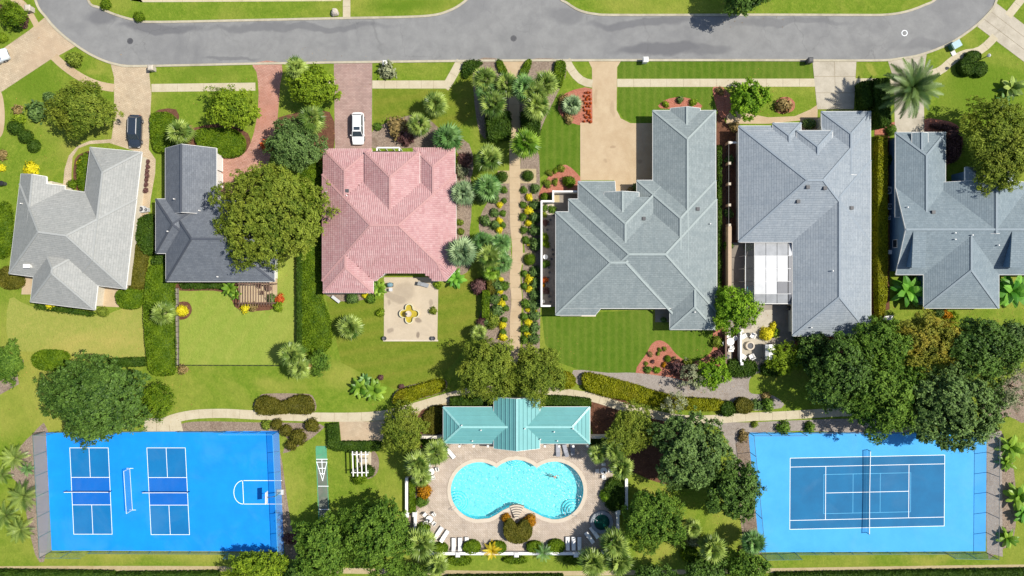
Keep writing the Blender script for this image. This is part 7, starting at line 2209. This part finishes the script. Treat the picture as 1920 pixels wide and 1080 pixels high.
SH = [
 (990, 329, 10, 'lf_hedge_dark', 'clipped ball on its sandy square east of the walk', 'clip'), (941, 331, 11, 'lf_hedge_dark', 'clipped ball on its sandy square west of the walk', 'clip'), (993, 486, 11, 'lf_hedge', 'clipped ball beside the courtyard wall halfway down the walk', 'clip'),
 (38, 40, 12, 'lf_purple', 'dark purple bush in the top western corner', None), (30, 48, 10, 'lf_hedge_dark', 'dark green bush beside the purple one in the corner', None), (3, 70, 9, 'lf_yellowgreen', 'yellow green bush at the western edge below the corner bed', None), (2, 18, 8, 'lf_purple', 'small purple bush at the western picture edge', None),
 (197, 8, 9, 'lf_hedge', 'round bush on the top verge near the road bend', None), (260, 31, 9.5, 'lf_hedge', 'second round bush on the top verge nearer the kerb', None),
 (137, 111, 14, 'lf_olive', 'brown olive bush between the pavement and the road bend', None),
 (66, 207, 17, 'lf_dark', 'dark star shaped shrub beside the broad olive tree', 'loose'), (92, 185, 11, 'lf_dark', 'small dark shrub under the broad olive tree', None), (32, 206, 9, 'lf_rust', 'rust brown shrub on the western lawn', 'loose'), (34, 222, 11, 'lf_lime' if False else 'lf_yellowgreen', 'yellow green shrub next to the rust brown one', 'loose'),
 (27, 239, 13, 'lf_hedge_dark', 'first clipped dark ball of the chain on the western lawn', 'clip'), (46, 255, 13, 'lf_hedge_dark', 'middle clipped dark ball of the chain on the western lawn', 'clip'), (62, 273, 11, 'lf_hedge_dark', 'last clipped dark ball of the chain on the western lawn', 'clip'),
 (58, 317, 12, 'lf_yellow', 'bright yellow shrub at the north wall of the pale house', 'loose'), (2, 290, 9, 'lf_rust', 'rust shrub at the western edge beside the pale house', 'loose'), (1, 315, 7, 'lf_yellow', 'small yellow shrub at the western picture edge', 'loose'), (152, 305, 7, 'lf_yellow', 'small yellow shrub in the front nook of the pale house', 'loose'),
 (135, 345, 8, 'lf_hedge', 'green shrub inside the curve of the front path', 'small'), (95, 572, 8, 'lf_yellow', 'yellow shrub against the back wall of the pale house', 'small'), (192, 585, 9, 'lf_olive', 'round olive shrub by the back patio of the pale house', None),
 (340, 583, 10, 'lf_yellow', 'yellow shrub in its round mulch ring beside the edging path', None), (342, 692, 9, 'lf_rust', 'rust flowered shrub at the fence corner', 'loose'),
 (725, 131, 15, 'lf_grey', 'flowering shrub bed round the white kerb mailbox', 'loose'), (745, 238, 18, 'lf_rust', 'rusty shrub in the mulch bed before the pink roofed house', 'loose'), (708, 237, 7, 'lf_mid', 'little green shrub at the edge of the mauve driveway', None), (760, 258, 14, 'lf_purple', 'dark bare shrub in front of the pink roof', 'loose'),
 (871, 300, 13, 'lf_purple', 'purple grey shrub beside the east wall of the pink roofed house', 'loose'), (866, 320, 12, 'lf_grey', 'grey shrub beside the east wall of the pink roofed house', 'loose'), (862, 417, 6, 'lf_olive', 'small olive tuft on the bare mulch by the pink roof', 'small'), (864, 434, 6, 'lf_olive', 'second small olive tuft on the bare mulch by the pink roof', 'small'),
 (901, 372, 11, 'lf_dark', 'dark bush under the blue green fan palm', None), (925, 372, 9, 'lf_dark', 'dark bush on the mulch below the blue green fan palm', None), (897, 537, 14, 'lf_purple', 'purple brown bush south of the bushy palm clump', None), (904, 604, 10, 'lf_purple', 'dark purple bush north of the small fan palm', None), (922, 600, 14, 'lf_olive', 'olive bush beside the western walk bed', None),
 (660, 558, 11, 'lf_dark', 'dark bush behind the pink roofed house', None), (684, 553, 6, 'lf_yellow', 'small yellow shrub behind the pink roofed house', 'small'), (694, 560, 8, 'lf_mid', 'green shrub at the bed end behind the pink roof', None),
 (713, 586, 8, 'lf_lime' if False else 'lf_yellowgreen', 'spindly shrub on the west edge of the pale patio', 'loose'), (812, 583, 7, 'lf_olive', 'spindly shrub on the east edge of the pale patio', 'loose'), (820, 534, 7, 'lf_yellowgreen', 'small shrub beside the lounge chair on the patio', 'loose'),
 (752, 725, 5, 'lf_purple', 'small purple shrub behind the western lime hedge', None), (713, 708, 5, 'lf_purple', 'small purple tuft on the back lawn bed', None),
 (1058, 188, 10, 'lf_rust', 'rusty shrub beside the silver palm', 'loose'), (1066, 222, 9, 'lf_rust', 'rusty flowering shrub south of the silver palm', 'loose'),
 (1067, 340, 11, 'lf_hedge', 'round green bush on the red mulch by the tan driveway', None), (1052, 316, 7, 'lf_olive', 'spiky shrub at the top of the courtyard red mulch', 'loose'), (1030, 324, 6, 'lf_olive', 'spiky shrub at the west of the courtyard red mulch', 'loose'), (1042, 320, 5, 'lf_yellowgreen', 'small lime shrub between the two spiky ones', 'loose'), (1026, 344, 7, 'lf_olive', 'low spiky shrub near the courtyard wall corner', 'loose'), (1041, 341, 6, 'lf_olive', 'low dark spiky shrub in the middle of the red mulch', 'loose'), (1022, 371, 9, 'lf_hedge', 'green bush outside the courtyard wall step', None),
 (1021, 390, 6, 'lf_mid', 'small green shrub inside the courtyard corner', 'loose'), (1035, 393, 7, 'lf_mid', 'green shrub on the pale courtyard slab', 'loose'), (1021, 402, 5, 'lf_olive', 'olive tuft south of the pale courtyard slab', 'loose'), (1022, 417, 6, 'lf_purple', 'purple shrub along the courtyard wall', 'loose'), (1022, 444, 7, 'lf_yellowgreen', 'lime shrub along the courtyard wall', 'loose'), (1023, 458, 7, 'lf_yellowgreen', 'yellow tinted shrub along the courtyard wall', 'loose'), (1023, 495, 8, 'lf_mid', 'green shrub south of the courtyard bird bath', 'loose'), (1022, 525, 6, 'lf_red', 'reddish shrub along the courtyard wall', 'loose'), (1024, 545, 6, 'lf_purple', 'dark shrub near the south end of the courtyard', 'loose'), (1018, 535, 4, 'lf_orange', 'small orange shrub against the courtyard wall', 'small'),
 (1248, 195, 6, 'lf_yellowgreen', 'western shrub of the mulch bed at the garage gable', 'loose'), (1275, 187, 7, 'lf_dark', 'middle shrub of the mulch bed at the garage gable', 'loose'), (1300, 192, 7, 'lf_yellowgreen', 'eastern shrub of the mulch bed at the garage gable', 'loose'), (1470, 197, 15, 'lf_rust', 'rust pink shrub on its round mulch bed', 'loose'),
 (1518, 232, 10, 'lf_dark', 'dark bush in the front notch of the blue grey house', None), (1377, 238, 9, 'lf_rust', 'rust shrub at the north west corner of the blue grey roof', 'loose'), (1350, 170, 7, 'lf_rust', 'small rust shrub beside the spiky bright tree', 'loose'),
 (1237, 656, 4, 'lf_olive', 'north western tuft on the big red mulch bed', 'loose'), (1246, 654, 4, 'lf_olive', 'tuft next to the north western one on the red mulch', 'loose'), (1252, 673, 6, 'lf_hedge', 'round green ball in the middle of the big red mulch bed', 'clip'), (1234, 663, 4, 'lf_olive', 'small tuft in the centre of the big red mulch bed', 'loose'), (1219, 664, 5, 'lf_rust', 'rusty tuft at the west edge of the big red mulch bed', 'loose'), (1224, 678, 4, 'lf_purple', 'dark red tuft on the big red mulch bed', 'loose'), (1211, 682, 4, 'lf_olive', 'olive tuft low on the big red mulch bed', 'loose'), (1214, 693, 7, 'lf_mid', 'green shrub at the south corner of the big red mulch bed', 'loose'), (1232, 694, 7, 'lf_bright', 'bright green shrub at the south of the big red mulch bed', 'loose'), (1245, 684, 5, 'lf_orange', 'orange tinted shrub at the south of the big red mulch bed', 'loose'), (1264, 672, 4, 'lf_rust', 'rusty tuft east of the round ball', 'loose'),
 (1272, 690, 15, 'lf_purple', 'dark brown shrub east of the big red mulch bed', 'loose'), (1292, 684, 11, 'lf_olive', 'olive shrub north of the gravel trees', 'loose'), (1345, 642, 11, 'lf_olive', 'olive shrub west of the seating area', 'loose'), (1347, 668, 10, 'lf_purple', 'dark red shrub beside the dark hedge wall', 'loose'),
 (1438, 626, 12, 'lf_yellow', 'bright yellow round shrub at the terrace entrance', None), (1452, 624, 9, 'lf_yellowgreen', 'lime shrub next to the bright yellow one', 'loose'), (1450, 612, 7, 'lf_yellow', 'small yellow shrub by the screened porch', 'loose'),
 (1417, 760, 11, 'lf_dark', 'white flecked bush beside the largest round bush', 'loose'), (1440, 758, 13, 'lf_mid', 'green bush at the east of the path planting', 'loose'), (1437, 744, 8, 'lf_rust', 'brown shrub above the path planting', 'loose'), (1470, 803, 12, 'lf_mid', 'green shrub in the gravel north of the tennis court', 'loose'), (1519, 801, 11, 'lf_mid', 'second green shrub in the gravel north of the tennis court', 'loose'), (1415, 796, 6, 'lf_olive', 'tiny shrub on the gravel south of the path', 'small'),
 (1394, 818, 10, 'lf_rust', 'reddish shrub at the north west corner of the tennis court', 'loose'),
 (498, 797, 8, 'lf_olive', 'pale olive shrub in the mulch above the blue court', None), (518, 796, 10, 'lf_hedge_olive', 'second olive shrub in the mulch above the blue court', None), (536, 808, 11, 'lf_hedge_olive', 'round olive shrub at the blue court corner', None), (558, 820, 14, 'lf_hedge_olive', 'larger olive shrub of the pair east of the blue court corner', None), (545, 834, 10, 'lf_hedge_olive', 'low olive shrub tapering along the court fence', None), (584, 798, 12, 'lf_hedge_olive', 'olive shrub nearest the western path', None),
 (795, 921, 13, 'lf_orange', 'orange flowering bush inside the western pool wall', None), (791, 941, 10, 'lf_mid', 'green bush south of the orange flowering one', None), (994, 977, 11, 'lf_orange', 'orange yellow bush on the east side of the pool mound', None), (949, 972, 9, 'lf_orange', 'orange bush on the west side of the pool mound', None),
 (674, 893, 14, 'lf_hedge', 'green bush at the foot of the white arbour', None), (690, 884, 11, 'lf_hedge_dark', 'dark bush at the east foot of the white arbour', None),
 (793, 994, 14, 'lf_hedge', 'green bush inside the south western pool gate', None), (1135, 930, 10, 'lf_bright', 'bright bush beside the eastern pool wall', None),
 (460, 577, 9, 'lf_yellow', 'yellow flowering shrub at the south of the brown pergola', 'loose'), (474, 575, 8, 'lf_rust', 'rust shrub at the south of the brown pergola', 'loose'), (520, 575, 9, 'lf_yellowgreen', 'lime shrub at the south east corner of the brown pergola', 'loose'), (524, 560, 8, 'lf_red', 'red shrub at the east of the brown pergola', 'loose'), (508, 560, 8, 'lf_dark', 'blue green shrub beside the pergola table', None),
 (1775, 590, 9, 'lf_orange', 'orange flowering shrub at the back of the teal grey house', 'loose'), (1790, 592, 8, 'lf_yellowgreen', 'lime shrub at the back of the teal grey house', 'loose'), (1762, 586, 8, 'lf_dark', 'dark shrub at the back of the teal grey house', None),
 (1890, 750, 15, 'lf_grey', 'spiky grey shrub on the eastern mulch', 'loose'), (545, 1010, 12, 'lf_purple', 'purple shrub outside the south east court fence', 'loose'), (1395, 1035, 9, 'lf_purple', 'dark shrub by the south west tennis fence corner', 'loose'),
 (1305, 1015, 12, 'lf_grey', 'grey shrub between the pale palm and the clipped bush', 'loose'), (1670, 300, 8, 'lf_hedge_dark', 'dark shrub in the narrow side yard', None), (1672, 244, 9, 'lf_mid', 'green shrub at the north of the narrow side yard', None), (1368, 300, 8, 'lf_dark', 'dark shrub behind the brick piers', None), (1367, 400, 8, 'lf_dark', 'dark shrub at the southern brick piers', None), (1366, 460, 9, 'lf_mid', 'green shrub beside the tan brick wall', None),
 (1405, 462, 8, 'lf_mid', 'green shrub inside the pool enclosure', None), (1195, 352, 8, 'lf_dark', 'dark shrub at the entrance of the green grey house', None), (1183, 356, 6, 'lf_rust', 'rust shrub at the entrance of the green grey house', 'loose'), (1245, 600, 5, 'lf_dark', 'dark potted shrub on the recessed patio', 'small'),
 (1495, 632, 6, 'lf_dark', 'low dark shrub below the blue grey roof', 'small'), (1520, 634, 6, 'lf_hedge', 'low green shrub below the blue grey roof', 'small'),
 (500, 272, 12, 'lf_red', 'reddish shrub under the dark grey green tree', 'loose'), (600, 290, 10, 'lf_orange', 'orange tinged shrub at the north west corner of the pink roof', 'loose'),
]
for a in SH: shrub(*a)

# ---- fallen leaves on the lawns, beds and paths near the trees (too many to count)
pts, nr = [], []
for px, py, r, h, mt, lab, kw in TREES:
    n = int(r * 3)
    a = NPR.uniform(0, 6.28, n); d = r * np.abs(NPR.normal(scale=.9, size=n)) + r * .3
    for x, y in zip(px + np.cos(a) * d, py + np.sin(a) * d * .9):
        w = W(x, y)
        if 84 < x < 535 and 806 < y < 1040 or 1400 < x < 1852 and 806 < y < 1040: continue
        pts.append((w.x, w.y, .045))
pts = np.array(pts)
nr = NPR.normal(scale=.25, size=pts.shape); nr[:, 2] += 1
me = leaf_mesh('fallen_leaves', pts, nr, .07 * NPR.uniform(.6, 1.4, len(pts)), NPR.random(len(pts)), .6)
M['lf_fallen'] = mat_leaf('lf_fallen', LF(90, 66, 30), LF(176, 140, 76), trans=.1)
o = obj('fallen_leaves', me, M['lf_fallen'], kind='stuff')
